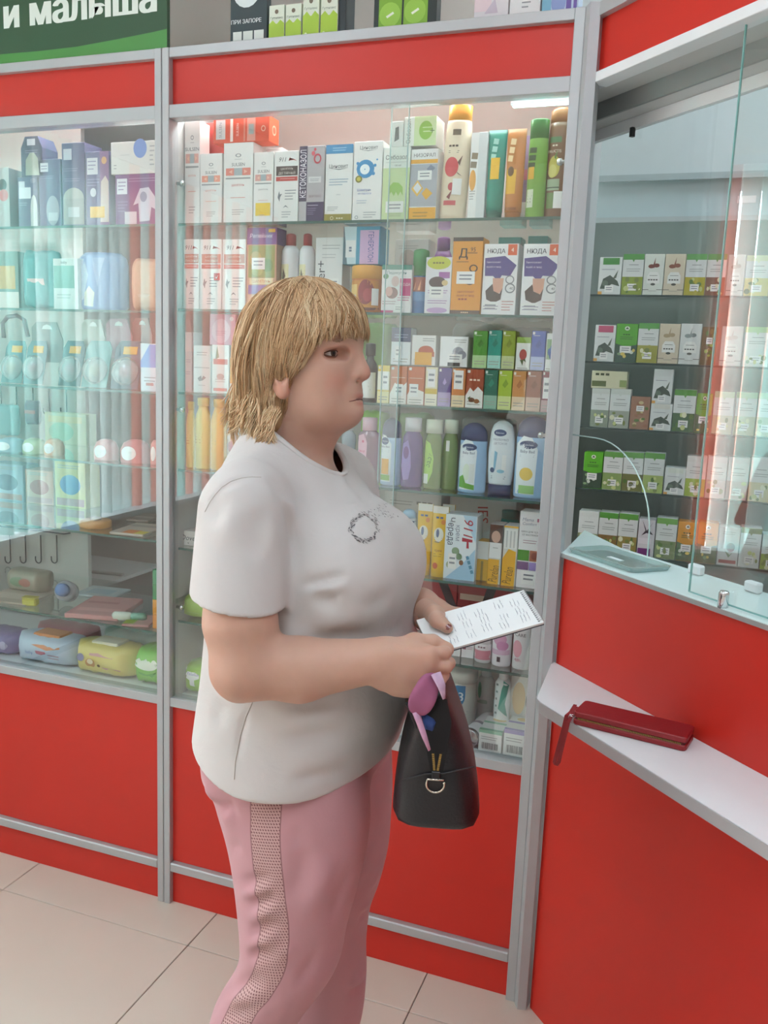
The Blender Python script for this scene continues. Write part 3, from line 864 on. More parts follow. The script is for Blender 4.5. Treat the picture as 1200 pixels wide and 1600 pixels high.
bs.inputs['Roughness'].default_value = .5; bs.inputs['Specular IOR Level'].default_value = .35
bs.inputs['Subsurface Weight'].default_value = .25; bs.inputs['Subsurface Radius'].default_value = (.010, .004, .002); bs.inputs['Subsurface Scale'].default_value = .25
bp = nt.nodes.new('ShaderNodeBump'); bp.inputs['Strength'].default_value = .12; bp.inputs['Distance'].default_value = .001
n3 = nt.nodes.new('ShaderNodeTexNoise'); n3.inputs['Scale'].default_value = 420; n3.inputs['Detail'].default_value = 3
nt.links.new(tcn.outputs['Object'], n3.inputs['Vector']); nt.links.new(n3.outputs['Fac'], bp.inputs['Height']); nt.links.new(bp.outputs['Normal'], bs.inputs['Normal'])
me = mesh_from('body', V, Q, [skin], PO)
base = np.array(lin('#c59d8a')); colr = np.tile(base, (len(V), 1))
def blot(c, r, col, amt):
    d = np.sqrt((((V-np.array(c))/np.array(r))**2).sum(1)); w = np.clip(1-d, 0, 1); w = (w*w*(3-2*w)*amt)[:, None]
    colr[:] = colr*(1-w)+np.array(lin(col))*w
for s in (-1, 1):
    blot((-.530, YM+s*.042, 1.472), (.035, .03, .03), '#c88272', .5)
    blot((-.52, YM+s*.03, 1.513), (.03, .03, .022), '#b98978', .5)
    blot((-.602, YM+s*.080, 1.455), (.02, .02, .03), '#d58c77', .4)
blot((-.49, YM, 1.483), (.02, .02, .02), '#cf8573', .4)
blot((-.505, YM, 1.4505), (.012, .026, .0065), '#b8695f', .75)
blot((-.505, YM, 1.4385), (.012, .024, .0070), '#bd7065', .75)
blot((-.60, 1.03, 1.06), (.05, .05, .06), '#c5836d', .4)
blot((-.33, 1.13, 1.08), (.05, .05, .05), '#bd806d', .4)
blot((-.36, 1.30, 1.09), (.07, .07, .06), '#bf7f6c', .5)
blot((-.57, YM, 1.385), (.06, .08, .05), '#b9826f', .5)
ca = me.color_attributes.new('tint', 'FLOAT_COLOR', 'POINT')
ca.data.foreach_set('color', np.concatenate([colr, np.ones((len(V), 1))], 1).astype(np.float32).ravel())
body = link('body', me, her)
# eyes
for s in (-1, 1):
    c = np.array([-.5440, YM+s*.0345, 1.5130])-PO
    g = np.array([.88, -.46 if s < 0 else -.30, .04]); g /= np.linalg.norm(g)
    b = MB(); Mx = Matrix.Translation(c) @ Vector((0, 0, 1)).rotation_difference(Vector(g)).to_matrix().to_4x4()
    prof = []; mis = []
    Rr = .0118
    for i in range(15):
        th = math.pi*(1-i/14); prof.append((max(Rr*math.sin(th), .0001), Rr*math.cos(th)))
    for i in range(14):
        a = 180*(1-(i+.5)/14); mis.append(2 if a < 13 else (1 if a < 31 else 0))
    b.lathe(prof, 18, M=Mx, mis=mis)
    b.build('eye', [mat('#d9cfc8', rough=.15, vary=.02), mat('#5b4536', rough=.1, vary=.1, scale=400), mat('#17110e', rough=.05, vary=0)], body)
    # lids: thin shells hugging the eyeball, almond opening
    for up in (1, -1):
        b = MB(); vs = []; na, ne = 16, 7
        for i in range(na+1):
            az0 = -1+2*i/na; az = math.radians(86*az0+s*24); tt = abs(az0)**1.6
            lo = math.radians(21*(1-tt)-5*az0*s-2) if up > 0 else math.radians(-17*(1-tt)-5*az0*s-2)
            for j in range(ne+1):
                el = lo+(math.radians(82)*up-lo)*(j/ne)
                r_ = .0126+(.0006 if j == 0 else 0)
                vs.append((c[0]+r_*math.cos(el)*math.cos(az), c[1]+r_*math.cos(el)*math.sin(az)*1.12, c[2]+r_*math.sin(el)))
        b.add(vs, [(i*(ne+1)+j, i*(ne+1)+j+1, (i+1)*(ne+1)+j+1, (i+1)*(ne+1)+j) for i in range(na) for j in range(ne)], 0, True)
        b.build('eyelid', mat('#a87763', rough=.5, vary=.05), body)
        pts = [vs[i*(ne+1)] for i in range(na+1)]
        MB().tube(pts, .0008 if up > 0 else .0004, 5).build('lash_line', mat('#54382c', rough=.7, vary=0), body)
# parting line of the lips
from mathutils.bvhtree import BVHTree
def cast(tree, px, py):
    r = _fw + _R*(px-CXP)/FOC - _U*(py-CYP)/FOC
    h_ = tree.ray_cast(Vector(_C-PO), Vector(r))
    return h_[0], h_[1]
bb = BVHTree.FromPolygons((V-PO).tolist(), Q.tolist())
half = []
for k in range(9):
    u = k/8; y_ = -.0255*(1-u)
    h_ = bb.ray_cast(Vector((.3, y_, 1.4445-.0030*(1-u)**2)), Vector((-1, 0, 0)))
    if h_[0] is not None: half.append(h_[0]+Vector((-.0002, 0, 0)))
pts = half+[Vector((p.x, -p.y, p.z)) for p in half[-2::-1]]
MB().tube(pts, [.0005+.0008*math.sin(math.pi*i/(len(pts)-1)) for i in range(len(pts))], 6).build('mouth_line', mat('#7a433b', rough=.6, vary=0), body)
# brow hairs, laid on the skin
for s in (-1, 1):
    b = MB(); rd = random.Random(5+s)
    for i in range(60):
        t = rd.random(); y_ = s*(.012+.036*t); z_ = 1.5335+.0045*math.sin(math.pi*min(1, t*1.1))-.003*max(0, t-.6)/.4+rd.uniform(-.0020, .0020)
        pts = []
        for k in range(3):
            h_ = bb.ray_cast(Vector((.3, y_+s*.0032*k, z_+.0008*k)), Vector((-1, 0, 0)))
            if h_[0] is not None: pts.append(h_[0]+Vector((.0005, 0, 0)))
        if len(pts) == 3: b.tube(pts, [.00038, .0003, .0001], 4)
    b.build('eyebrow', mat('#a5866f', rough=.7), body)
# finger nails, dark red polish
def nail(p, n, t, w, l, parent):
    n = Vector(n).normalized(); t = Vector(t); t = (t-n*t.dot(n)).normalized(); u = n.cross(t)
    b = MB(); vs = []
    for i in range(5):
        a = -1+i*.5
        for j in range(4):
            q = j/3
            ww = w*(1-.25*(q**3)) if j < 3 else w*.7
            vs.append(Vector(p)+u*(a*ww)+t*((q-.5)*l*(1-.12*a*a))-n*(.45*w*a*a)-Vector(PO))
    fs = [(i*4+j, i*4+j+1, i*4+j+5, i*4+j+4) for i in range(4) for j in range(3)]
    b.add(vs, fs, 0, True).build('finger_nail', mat('#7a3a38', rough=.2, vary=0, coat=.5), parent)
dv = tE-tD
nrm = un*.8+(_C-tE)/np.linalg.norm(_C-tE)*.55; nrm /= np.linalg.norm(nrm)
nail(A(*(tE+nrm*.0092)), nrm, dv, .0062, .0135, body)
nail(A(-.3180, 1.1640, 1.1110), (.10, -.15, .98), (.75, .35, -.35), .0055, .012, body)

# ---------------------------------------------------------------- T-shirt
TS = Field((-.86, .95, .76), (-.33, 1.60, 1.43), .0033)
zs = np.array([.70, .80, .86, .93, 1.00, 1.07, 1.14, 1.21, 1.27, 1.32, 1.36, 1.40])
xf = np.array([-.440, -.440, -.434, -.424, -.418, -.418, -.418, -.440, -.485, -.525, -.555, -.59])
xb = np.array([-.738, -.745, -.748, -.742, -.735, -.733, -.730, -.732, -.730, -.718, -.70, -.68])
wy = np.array([.222, .222, .220, .212, .202, .190, .178, .174, .168, .140, .10, .07])
def sm_z(z, t):
    z1 = np.clip(z, .70, 1.40).ravel(); zz = np.linspace(.70, 1.40, 141)
    v = np.interp(zz, zs, t); kk = np.ones(9)/9; vp = np.pad(v, 4, mode='edge'); return np.interp(z1, zz, np.convolve(vp, kk, 'valid'))[None, None, :]
def torso(x, y, z):
    f, b, w = sm_z(z, xf), sm_z(z, xb), sm_z(z, wy)
    xc, a = (f+b)/2, (f-b)/2
    u = np.abs((x-xc)/a); v = np.abs((y-YM)/w); p = 2.3
    q = (u**p+v**p)**(1/p)
    return (q-1)*np.minimum(a, w)*.93
TS.put((-.86, .95, .76), (-.33, 1.60, 1.43), torso, .01)
TS.ell((-.494, YM, 1.190), (.072, .150, .078), .05)                            # bust under the cloth
for s in (-1, 1):
    TS.ell((-.488, YM+s*.078, 1.178), (.066, .072, .068), .05)
    TS.cone((-.640, YM+s*.060, 1.340), (-.615, YM+s*.150, 1.312), .028, .048, .05)   # shoulder slope
TS.ell((-.545, YM, 1.00), (.138, .178, .120), .05)                             # belly
TS.put((-.86, .95, .76), (-.33, 1.60, 1.0), lambda x, y, z: z-(.862+.040*(lambda t: t*t*(3-2*t))(np.clip((-.57-x)/.17, 0, 1))+.014*(lambda t: t*t*(3-2*t))(np.clip((x+.51)/.09, 0, 1))+0*y), .004, sub=True)   # hem
def sleeve(s):
    a = np.array([-.606, YM+s*.176, 1.284]); b_ = np.array([-.5915, YM+s*.227, 1.110]); ba = b_-a; L2 = float(ba@ba)
    def fn(x, y, z):
        X, Y, Z = x-a[0], y-a[1], z-a[2]
        t = np.clip((X*ba[0]+Y*ba[1]+Z*ba[2])/L2, 0, 1.3)
        d = np.sqrt((X-t*ba[0])**2+(Y-t*ba[1])**2+(Z-t*ba[2])**2)-(.0665+.0020*t)
        c = (1.163-.14*(x+.60))-z
        h_ = np.clip(.5+.5*(c-d)/.003, 0, 1)
        return c*h_+d*(1-h_)+.003*h_*(1-h_)
    TS.put((-.72, min(a[1], b_[1])-.12, 1.10), (-.49, max(a[1], b_[1])+.12, 1.40), fn, .016)
sleeve(-1); sleeve(1)
# folds, laid along the cloth
def tree_of(V, Q): return BVHTree.FromPolygons((V-PO).tolist(), Q.tolist())
def fold(F, tree, pts, w, d):
    """crease (d > 0) or ridge (d < 0) that runs along the cloth under these pixels"""
    q = []
    for i in range(len(pts)-1):
        for j in range(6):
            t = j/6; p, n_ = cast(tree, pts[i][0]*(1-t)+pts[i+1][0]*t, pts[i][1]*(1-t)+pts[i+1][1]*t)
            if p is not None and (not q or np.linalg.norm(np.array(p)+PO-q[-1]) < .06): q.append(np.array(p)+PO)
    if len(q) < 3: return
    q = np.array(q); m_ = w*2.6
    sl, x, y, z = F.region(q.min(0)-m_, q.max(0)+m_)
    best = None; T = None; n = len(q)-1
    for i in range(n):
        a, ba = q[i], q[i+1]-q[i]; L2 = float(ba@ba)+1e-12
        X, Y, Z = x-a[0], y-a[1], z-a[2]
        t = np.clip((X*ba[0]+Y*ba[1]+Z*ba[2])/L2, 0, 1)
        d2 = (X-t*ba[0])**2+(Y-t*ba[1])**2+(Z-t*ba[2])**2
        if best is None: best, T = d2, (t+0*d2)/n
        else:
            T = np.where(d2 < best, (i+t)/n, T); best = np.minimum(best, d2)
    en = np.clip(np.minimum(T, 1-T)/.4, 0, 1); en = en*en*(3-2*en)
    F.F[sl] += (d*en*np.exp(-best/(w*w))).astype(np.float32)
VT, QT = TS.surface(); tt_ = tree_of(VT, QT)
for pts, w, d in [
    ([(462, 915), (505, 908), (560, 896)], .007, .009), ([(470, 925), (520, 917), (565, 906)], .009, -.004), ([(480, 935), (545, 942)], .012, .005),
    ([(424, 752), (448, 800), (461, 860), (462, 908)], .007, .007), ([(436, 760), (462, 815), (474, 860)], .012, -.005), ([(410, 742), (440, 765), (470, 800)], .009, .004),
    ([(470, 1000), (540, 992), (600, 986)], .010, .007), ([(480, 975), (600, 960)], .016, -.004), ([(560, 955), (630, 920)], .014, .004),
    ([(345, 765), (330, 840)], .014, .005), ([(365, 780), (352, 880)], .014, -.004), ([(395, 790), (410, 900)], .016, .005), ([(420, 800), (430, 890)], .012, -.004), ([(318, 805), (345, 765), (378, 747), (412, 746)], .005, .004),
    ([(392, 1096), (376, 1145), (367, 1215)], .005, .003), ([(430, 1108), (560, 1090)], .012, .005), ([(420, 1135), (600, 1100)], .014, -.004), ([(410, 1160), (610, 1130)], .012, .004), ([(430, 1200), (600, 1165)], .015, -.003), ([(440, 1222), (590, 1195)], .010, .003),
    ([(350, 1090), (330, 1150)], .014, .004), ([(520, 745), (575, 800)], .018, -.004), ([(540, 870), (620, 850)], .018, .003), ([(600, 1005), (640, 960)], .012, .004), ([(470, 760), (500, 800)], .014, .003)]:
    fold(TS, tt_, pts, w*1.1, d*1.05)
VT, QT = TS.surface(); VT = relax(VT, QT, 2, .5); del TS
def clothmat(name, col, weave=900, bumpd=.25, vary=.04):
    mt = bpy.data.materials.new(name); mt.use_nodes = True; nt = mt.node_tree; b = nt.nodes['Principled BSDF']
    r, g, bl_ = lin(col)
    tc = nt.nodes.new('ShaderNodeTexCoord'); n1 = nt.nodes.new('ShaderNodeTexNoise'); n1.inputs['Scale'].default_value = 14; n1.inputs['Detail'].default_value = 6
    nt.links.new(tc.outputs['Object'], n1.inputs['Vector'])
    mx = nt.nodes.new('ShaderNodeMix'); mx.data_type = 'RGBA'
    mx.inputs['A'].default_value = (r*(1-vary), g*(1-vary), bl_*(1-vary), 1); mx.inputs['B'].default_value = (min(1, r*(1+vary)), min(1, g*(1+vary)), min(1, bl_*(1+vary)), 1)
    nt.links.new(n1.outputs['Fac'], mx.inputs['Factor']); nt.links.new(mx.outputs['Result'], b.inputs['Base Color'])
    b.inputs['Roughness'].default_value = .85; b.inputs['Sheen Weight'].default_value = .15; b.inputs['Specular IOR Level'].default_value = .2
    n2 = nt.nodes.new('ShaderNodeTexNoise'); n2.inputs['Scale'].default_value = weave; n2.inputs['Detail'].default_value = 2
    n4 = nt.nodes.new('ShaderNodeTexNoise'); n4.inputs['Scale'].default_value = 22; n4.inputs['Detail'].default_value = 4; n4.inputs['Distortion'].default_value = .8
    nt.links.new(tc.outputs['Object'], n2.inputs['Vector']); nt.links.new(tc.outputs['Object'], n4.inputs['Vector'])
    b1 = nt.nodes.new('ShaderNodeBump'); b1.inputs['Strength'].default_value = .15; b1.inputs['Distance'].default_value = .0008
    b2 = nt.nodes.new('ShaderNodeBump'); b2.inputs['Strength'].default_value = bumpd; b2.inputs['Distance'].default_value = .006
    nt.links.new(n4.outputs['Fac'], b2.inputs['Height']); nt.links.new(n2.outputs['Fac'], b1.inputs['Height'])
    nt.links.new(b2.outputs['Normal'], b1.inputs['Normal']); nt.links.new(b1.outputs['Normal'], b.inputs['Normal'])
    return mt
M_TEE = clothmat('cream_jersey', '#c8c3c0')
me = mesh_from('t_shirt', VT, QT, [M_TEE], PO)
def clip_mesh(me, fn):
    """cut a mesh exactly where fn changes sign, keep fn > 0"""
    n_ = len(me.vertices); co = np.empty(n_*3, np.float32); me.vertices.foreach_get('co', co); co = co.reshape(-1, 3).astype(float)
    g = fn(co+PO); vs = [tuple(c) for c in co]; cutv = {}
    def ev(i, j):
        k = (min(i, j), max(i, j))
        if k not in cutv:
            t = g[i]/(g[i]-g[j]); cutv[k] = len(vs); vs.append(tuple(co[i]+(co[j]-co[i])*t))
        return cutv[k]
    fs = []
    for p in me.polygons:
        ix = list(p.vertices); sg = [g[i] > 0 for i in ix]
        if all(sg): fs.append(tuple(ix)); continue
        if not any(sg): continue
        q = []
        for a, b in zip(ix, ix[1:]+ix[:1]):
            if g[a] > 0: q.append(a)
            if (g[a] > 0) != (g[b] > 0): q.append(ev(a, b))
        if len(q) >= 3: fs.append(tuple(q))
    used = sorted({i for f in fs for i in f}); mp_ = {o: k for k, o in enumerate(used)}
    m2 = bpy.data.meshes.new(me.name); m2.from_pydata([vs[i] for i in used], [], [tuple(mp_[i] for i in f) for f in fs])
    for mt in me.materials: m2.materials.append(mt)
    m2.polygons.foreach_set('use_smooth', [True]*len(fs)); m2.update()
    return m2
NKC, NKA, NKB = (-.604, YM), .074, .080
def neck_cut(P):
    x, y, z = P[:, 0], P[:, 1], P[:, 2]
    nk = (np.sqrt(((x-NKC[0])/NKA)**2+((y-YM)/NKB)**2)-1)*.07
    return np.where(z > 1.29, nk, 9.0)
me = clip_mesh(me, neck_cut)
tee = link('t_shirt', me, her)
def bvh_of(me): return BVHTree.FromPolygons([v.co[:] for v in me.vertices], [p.vertices[:] for p in me.polygons])
bt = bvh_of(me)
pts = []
for i in range(40):
    th = 2*math.pi*i/40
    x, y = NKC[0]+NKA*1.035*math.cos(th), YM+NKB*1.035*math.sin(th)
    h_ = bt.ray_cast(Vector((x-PO[0], y-PO[1], 1.6)), Vector((0, 0, -1)))
    if h_[0] is not None: pts.append(h_[0]+Vector((-.003*math.cos(th), -.003*math.sin(th), .0015)))
MB().tube(pts, .0055, 8, closed=True, flat=.5).build('collar', M_TEE, tee)
# hem and collar stitching, side seam
def seam(tree, pts, name, col, r=.0009, lift=.0006, parent=None):
    q = []
    for i in range(len(pts)-1):
        for j in range(8):
            t = j/8; p, n_ = cast(tree, pts[i][0]*(1-t)+pts[i+1][0]*t, pts[i][1]*(1-t)+pts[i+1][1]*t)
            if p is None: continue
            if q and (p-q[-1]).length > .05: continue
            q.append(p+n_*lift*(1 if n_.dot(Vector(_C-PO)-p) > 0 else -1))
    if len(q) > 2: MB().tube(q, r, 5).build(name, mat(col, rough=.9, vary=0), parent)
seam(bt, [(396, 1094), (384, 1122), (376, 1150), (368, 1190), (366, 1222)], 'side_seam', '#a59b90', .0006, .0002, tee)
seam(bt, [(320, 800), (327, 786), (336, 773), (347, 761), (361, 752), (377, 747), (394, 745), (410, 746)], 'shoulder_seam', '#b9b1a8', .0005, .0001, tee)
# wreath print on the chest
rd = random.Random(11); b = MB()
def leaf(px, py, ang, L, W):
    p, n_ = cast(bt, px, py)
    if p is None: return
    u = Vector(_R)*math.cos(ang)+Vector(_U)*math.sin(ang); u = (u-n_*u.dot(n_)).normalized(); v_ = n_.cross(u)
    sgn = 1 if n_.dot(Vector(_C-PO)-p) > 0 else -1
    o_ = p+n_*sgn*.0007
    b.add([o_-u*L*.5, o_+v_*W*.5, o_+u*L*.5, o_-v_*W*.5], [(0, 1, 2, 3)], rd.choice((0, 0, 1)))
for i in range(120):
    th = rd.uniform(0, 2*math.pi); rr = rd.gauss(1, .10)
    leaf(569+20*rr*math.cos(th), 825-20*rr*math.sin(th), th+math.pi/2+rd.uniform(-.9, .9), rd.uniform(.004, .0080), rd.uniform(.0012, .0024))
for i in range(48):
    t = rd.random()
    leaf(575+48*t, 803-(22*t)*(1 if i % 2 else -.1)+rd.uniform(-5, 5), rd.uniform(0, 3.1), rd.uniform(.003, .006), rd.uniform(.0012, .0022))
b.build('printed_wreath', [mat('#5f5a5c', rough=.9, vary=0), mat('#948e8e', rough=.9, vary=0)], tee, recalc=False)

# ---------------------------------------------------------------- trousers
TR = Field((-.86, .99, .05), (-.36, 1.55, 1.00), .0040)
def hips(x, y, z):
    t = np.clip((z-.70)/.28, 0, 1)
    cx = -.592+0*t; a = .142-.02*np.abs(t-.4); w = .196-.012*t
    return ((np.abs((x-cx)/a)**2.3+np.abs((y-YM)/w)**2.3)**(1/2.3)-1)*.17+np.maximum(z-.99, .70-z)*0+np.where(z < .84, (.84-z)*.9, 0)
TR.put((-.86, .99, .62), (-.36, 1.55, 1.00), hips, .01)
for s in (-1, 1): TR.ell((-.640, YM+s*.085, .872), (.068, .096, .062), .02)
def leg(rows):
    """rows: (z, back x, front x, centre y, half width)"""
    r = np.array(sorted(rows)); zz = np.linspace(r[0, 0], r[-1, 0], 200)
    def sm(c):
        v = np.interp(zz, r[:, 0], r[:, c]); k_ = 15; return np.convolve(np.pad(v, k_//2, mode='edge'), np.ones(k_)/k_, 'valid')
    B_, F_, Y_, W_ = sm(1), sm(2), sm(3), sm(4)
    def fn(x, y, z):
        z1 = z.ravel(); I = lambda v: np.interp(z1, zz, v)[None, None, :]
        b, f, cy, w = I(B_), I(F_), I(Y_), I(W_); cx, a = (b+f)/2, (f-b)/2
        d = ((np.abs((x-cx)/a)**2.2+np.abs((y-cy)/w)**2.2)**(1/2.2)-1)*np.minimum(a, w)*.95
        dz = np.maximum(np.maximum(z-zz[-1], zz[0]-z), 0)
        return np.where(dz > 0, np.sqrt(np.maximum(d, 0)**2+dz**2), d)
    TR.put((-.86, r[:, 3].min()-.17, r[0, 0]-.03), (-.36, r[:, 3].max()+.17, r[-1, 0]+.03), fn, .02)
leg([(.90, -.690, -.455, 1.190, .098), (.87, -.690, -.442, 1.186, .104), (.82, -.690, -.436, 1.178, .107), (.785, -.674, -.432, 1.176, .107), (.74, -.654, -.436, 1.172, .105), (.675, -.638, -.447, 1.167, .101), (.587, -.624, -.466, 1.162, .094),
     (.548, -.624, -.466, 1.160, .090), (.513, -.636, -.484, 1.159, .089), (.445, -.674, -.526, 1.157, .083), (.369, -.688, -.556, 1.155, .078), (.28, -.700, -.575, 1.153, .072), (.15, -.702, -.588, 1.15, .060), (.085, -.696, -.598, 1.15, .050)])
leg([(.90, -.715, -.470, 1.358, .105), (.86, -.715, -.468, 1.360, .108), (.75, -.690, -.462, 1.368, .104), (.63, -.665, -.466, 1.374, .098), (.55, -.652, -.482, 1.376, .092), (.50, -.648, -.500, 1.378, .086),
     (.42, -.652, -.506, 1.38, .080), (.36, -.656, -.500, 1.38, .077), (.28, -.655, -.503, 1.38, .070), (.15, -.645, -.528, 1.38, .058), (.085, -.638, -.538, 1.38, .050)])
TR.put((-.86, .99, .85), (-.36, 1.55, 1.00), lambda x, y, z: .900-z+0*x+0*y, .004, sub=True)
VP, QP = TR.surface(); tt_ = tree_of(VP, QP)
for pts, w, d in [
    ([(345, 1265), (375, 1255)], .010, .007), ([(340, 1285), (372, 1272)], .010, -.006), ([(318, 1225), (345, 1262)], .012, -.006), ([(350, 1330), (385, 1318)], .010, .005),
    ([(372, 1385), (440, 1365)], .010, .007), ([(372, 1402), (445, 1380)], .009, -.006), ([(380, 1418), (450, 1392)], .010, .008), ([(385, 1440), (455, 1408)], .010, -.006), ([(385, 1462), (450, 1430)], .010, .007),
    ([(378, 1482), (450, 1458)], .009, -.006), ([(372, 1500), (440, 1478)], .010, .008), ([(365, 1520), (440, 1502)], .010, -.006), ([(355, 1545), (430, 1522)], .011, .007), ([(350, 1570), (425, 1548)], .010, -.005), ([(345, 1590), (410, 1570)], .010, .006),
    ([(480, 1310), (452, 1440)], .016, .006), ([(520, 1330), (470, 1470)], .018, -.006), ([(555, 1340), (505, 1470)], .014, .005), ([(585, 1300), (560, 1400)], .014, -.005), ([(460, 1290), (470, 1340)], .012, .004), ([(500, 1480), (455, 1560)], .012, .005), ([(430, 1500), (470, 1470)], .010, -.004),
    ([(600, 1330), (572, 1410)], .012, -.007), ([(578, 1425), (556, 1438)], .007, .010), ([(580, 1410), (558, 1422)], .008, -.006), ([(568, 1540), (535, 1560)], .010, .008), ([(570, 1525), (540, 1540)], .010, -.009), ([(548, 1450), (535, 1530)], .012, .004)]:
    fold(TR, tt_, pts, w, d)
VP, QP = TR.surface(); VP = relax(VP, QP, 2, .5); del TR
trm = clothmat('pink_jersey', '#bd8d92', bumpd=.18)
# perforated side stripe: a band woven into the cloth that follows the outer seam
nt = trm.node_tree; pb = nt.nodes['Principled BSDF']
tc = nt.nodes.new('ShaderNodeTexCoord'); sep = nt.nodes.new('ShaderNodeSeparateXYZ'); nt.links.new(tc.outputs['Object'], sep.inputs[0])
def mathn(op, a, b=None, c=None):
    n_ = nt.nodes.new('ShaderNodeMath'); n_.operation = op
    for i, v_ in enumerate((a, b, c)):
        if v_ is None: continue
        if isinstance(v_, (int, float)): n_.inputs[i].default_value = v_
        else: nt.links.new(v_, n_.inputs[i])
    return n_.outputs[0]
fc = nt.nodes.new('ShaderNodeFloatCurve')     # x of the band centre against height
fc.inputs['Factor'].default_value = 1
cv = fc.mapping.curves[0]
band = [(.05, -.640), (.30, -.632), (.42, -.615), (.50, -.588), (.545, -.560), (.60, -.538), (.66, -.534), (.73, -.543), (.80, -.552), (.90, -.560)]
while len(cv.points) > 2: cv.points.remove(cv.points[1])
cv.points[0].location = (0, .5); cv.points[1].location = (1, .5)
for z_, x_ in band: cv.points.new(z_, (x_+.60)*2.0+.5)
fc.mapping.use_clip = False; fc.mapping.update()
nt.links.new(sep.outputs['Z'], fc.inputs['Value'])
cx = mathn('MULTIPLY', mathn('SUBTRACT', fc.outputs[0], .5), .5)
dx = mathn('ABSOLUTE', mathn('SUBTRACT', sep.outputs['X'], cx))
inb = mathn('MULTIPLY', mathn('LESS_THAN', dx, .0235), mathn('GREATER_THAN', mathn('ABSOLUTE', sep.outputs['Y']), .10))
edge = mathn('MULTIPLY', mathn('LESS_THAN', mathn('ABSOLUTE', mathn('SUBTRACT', dx, .0240)), .0010), mathn('GREATER_THAN', mathn('ABSOLUTE', sep.outputs['Y']), .10))
P_ = .0047
ua = mathn('ADD', mathn('SUBTRACT', sep.outputs['X'], cx), mathn('MULTIPLY', sep.outputs['Z'], .55)); va = mathn('SUBTRACT', sep.outputs['Z'], mathn('MULTIPLY', sep.outputs['X'], .15))
fu = mathn('SUBTRACT', mathn('FRACT', mathn('DIVIDE', ua, P_)), .5); fv = mathn('SUBTRACT', mathn('FRACT', mathn('DIVIDE', va, P_)), .5)
hole = mathn('LESS_THAN', mathn('ADD', mathn('MULTIPLY', fu, fu), mathn('MULTIPLY', fv, fv)), .085)
hm = mathn('MULTIPLY', hole, inb)
old = pb.inputs['Base Color'].links[0].from_socket
m1 = nt.nodes.new('ShaderNodeMix'); m1.data_type = 'RGBA'; m1.inputs['B'].default_value = (*lin('#c29c98'), 1); nt.links.new(inb, m1.inputs['Factor']); nt.links.new(old, m1.inputs['A'])
m2 = nt.nodes.new('ShaderNodeMix'); m2.data_type = 'RGBA'; m2.inputs['B'].default_value = (*lin('#7c5457'), 1); nt.links.new(mathn('MAXIMUM', hm, mathn('MULTIPLY', edge, .7)), m2.inputs['Factor']); nt.links.new(m1.outputs['Result'], m2.inputs['A'])
nt.links.new(m2.outputs['Result'], pb.inputs['Base Color'])
trousers = link('track_trousers', mesh_from('track_trousers', VP, QP, [trm], PO), her)
# shoes
for (x, y, rz) in ((-.615, 1.15, -.05), (-.555, 1.38, .02)):
    rings = []
    for (t, w, h0, h1) in ((-.095, .028, .012, .06), (-.075, .036, .0, .085), (-.03, .040, .0, .09), (.03, .044, .0, .070), (.09, .048, .0, .055), (.13, .040, .002, .042), (.15, .020, .008, .03)):
        ring = []
        for j in range(14):
            th = 2*math.pi*j/14; ring.append((t, w*math.cos(th), (h0+h1)/2+(h1-h0)/2*math.sin(th)))
        rings.append(ring)
    so = MB().loft(rings, 0).build('shoe', mat('#e5e2de', rough=.6), her, (x-PO[0], y-PO[1], .006), (0, 0, rz))
    MB().prism_z([(-.10, -.036), (.02, -.046), (.10, -.050), (.145, -.03), (.155, 0), (.145, .03), (.10, .050), (.02, .046), (-.10, .036)], -.004, .018).build('shoe_sole', mat('#f2f2f0', rough=.6), so)

# ---------------------------------------------------------------- hair
HF = Field((-.79, 1.14, 1.33), (-.47, 1.40, 1.65), .0042)
HF.ell((-.606, YM, 1.528), (.098, .086, .089), .01)
HF.ell((-.588, YM, 1.542), (.071, .074, .067), .03)
HF.ell((-.638, YM, 1.470), (.064, .083, .080), .03)
HF.ell((-.648, YM, 1.408), (.056, .080, .048), .03)
HF.ell((-.496, YM, 1.470), (.086, .14, .084), .010, sub=True)
HF.ell((-.540, YM, 1.400), (.068, .14, .060), .012, sub=True)
for s in (-1, 1): HF.ell((-.590, YM+s*.088, 1.460), (.034, .026, .024), .010, sub=True)
HF.ell((-.580, YM, 1.330), (.040, .12, .05), .012, sub=True)
VH, QH = HF.surface(); VH = relax(VH, QH, 1, .5); del HF
HCOL = [mat(c_, rough=.45, vary=.12, scale=60) for c_ in ('#d3ab80', '#e2c096', '#b58c60', '#efd5ae', '#8f6c47')]
cap_me = mesh_from('hair', VH, QH, [mat('#a8875e', rough=.7, vary=.2, scale=90)], PO)
hair = link('hair', cap_me, her)
ht = BVHTree.FromPolygons([tuple(v) for v in VH], [tuple(int(i) for i in q) for q in QH])
HO = Vector((-.612, YM, 1.50))
def hair_r(d):
    """outermost cap surface along a direction from the middle of the head"""
    h_ = ht.ray_cast(HO+d*.30, -d)
    return (h_[0]-HO).length if h_[0] is not None else None
def dirto(p): return (Vector(p)-HO).normalized()
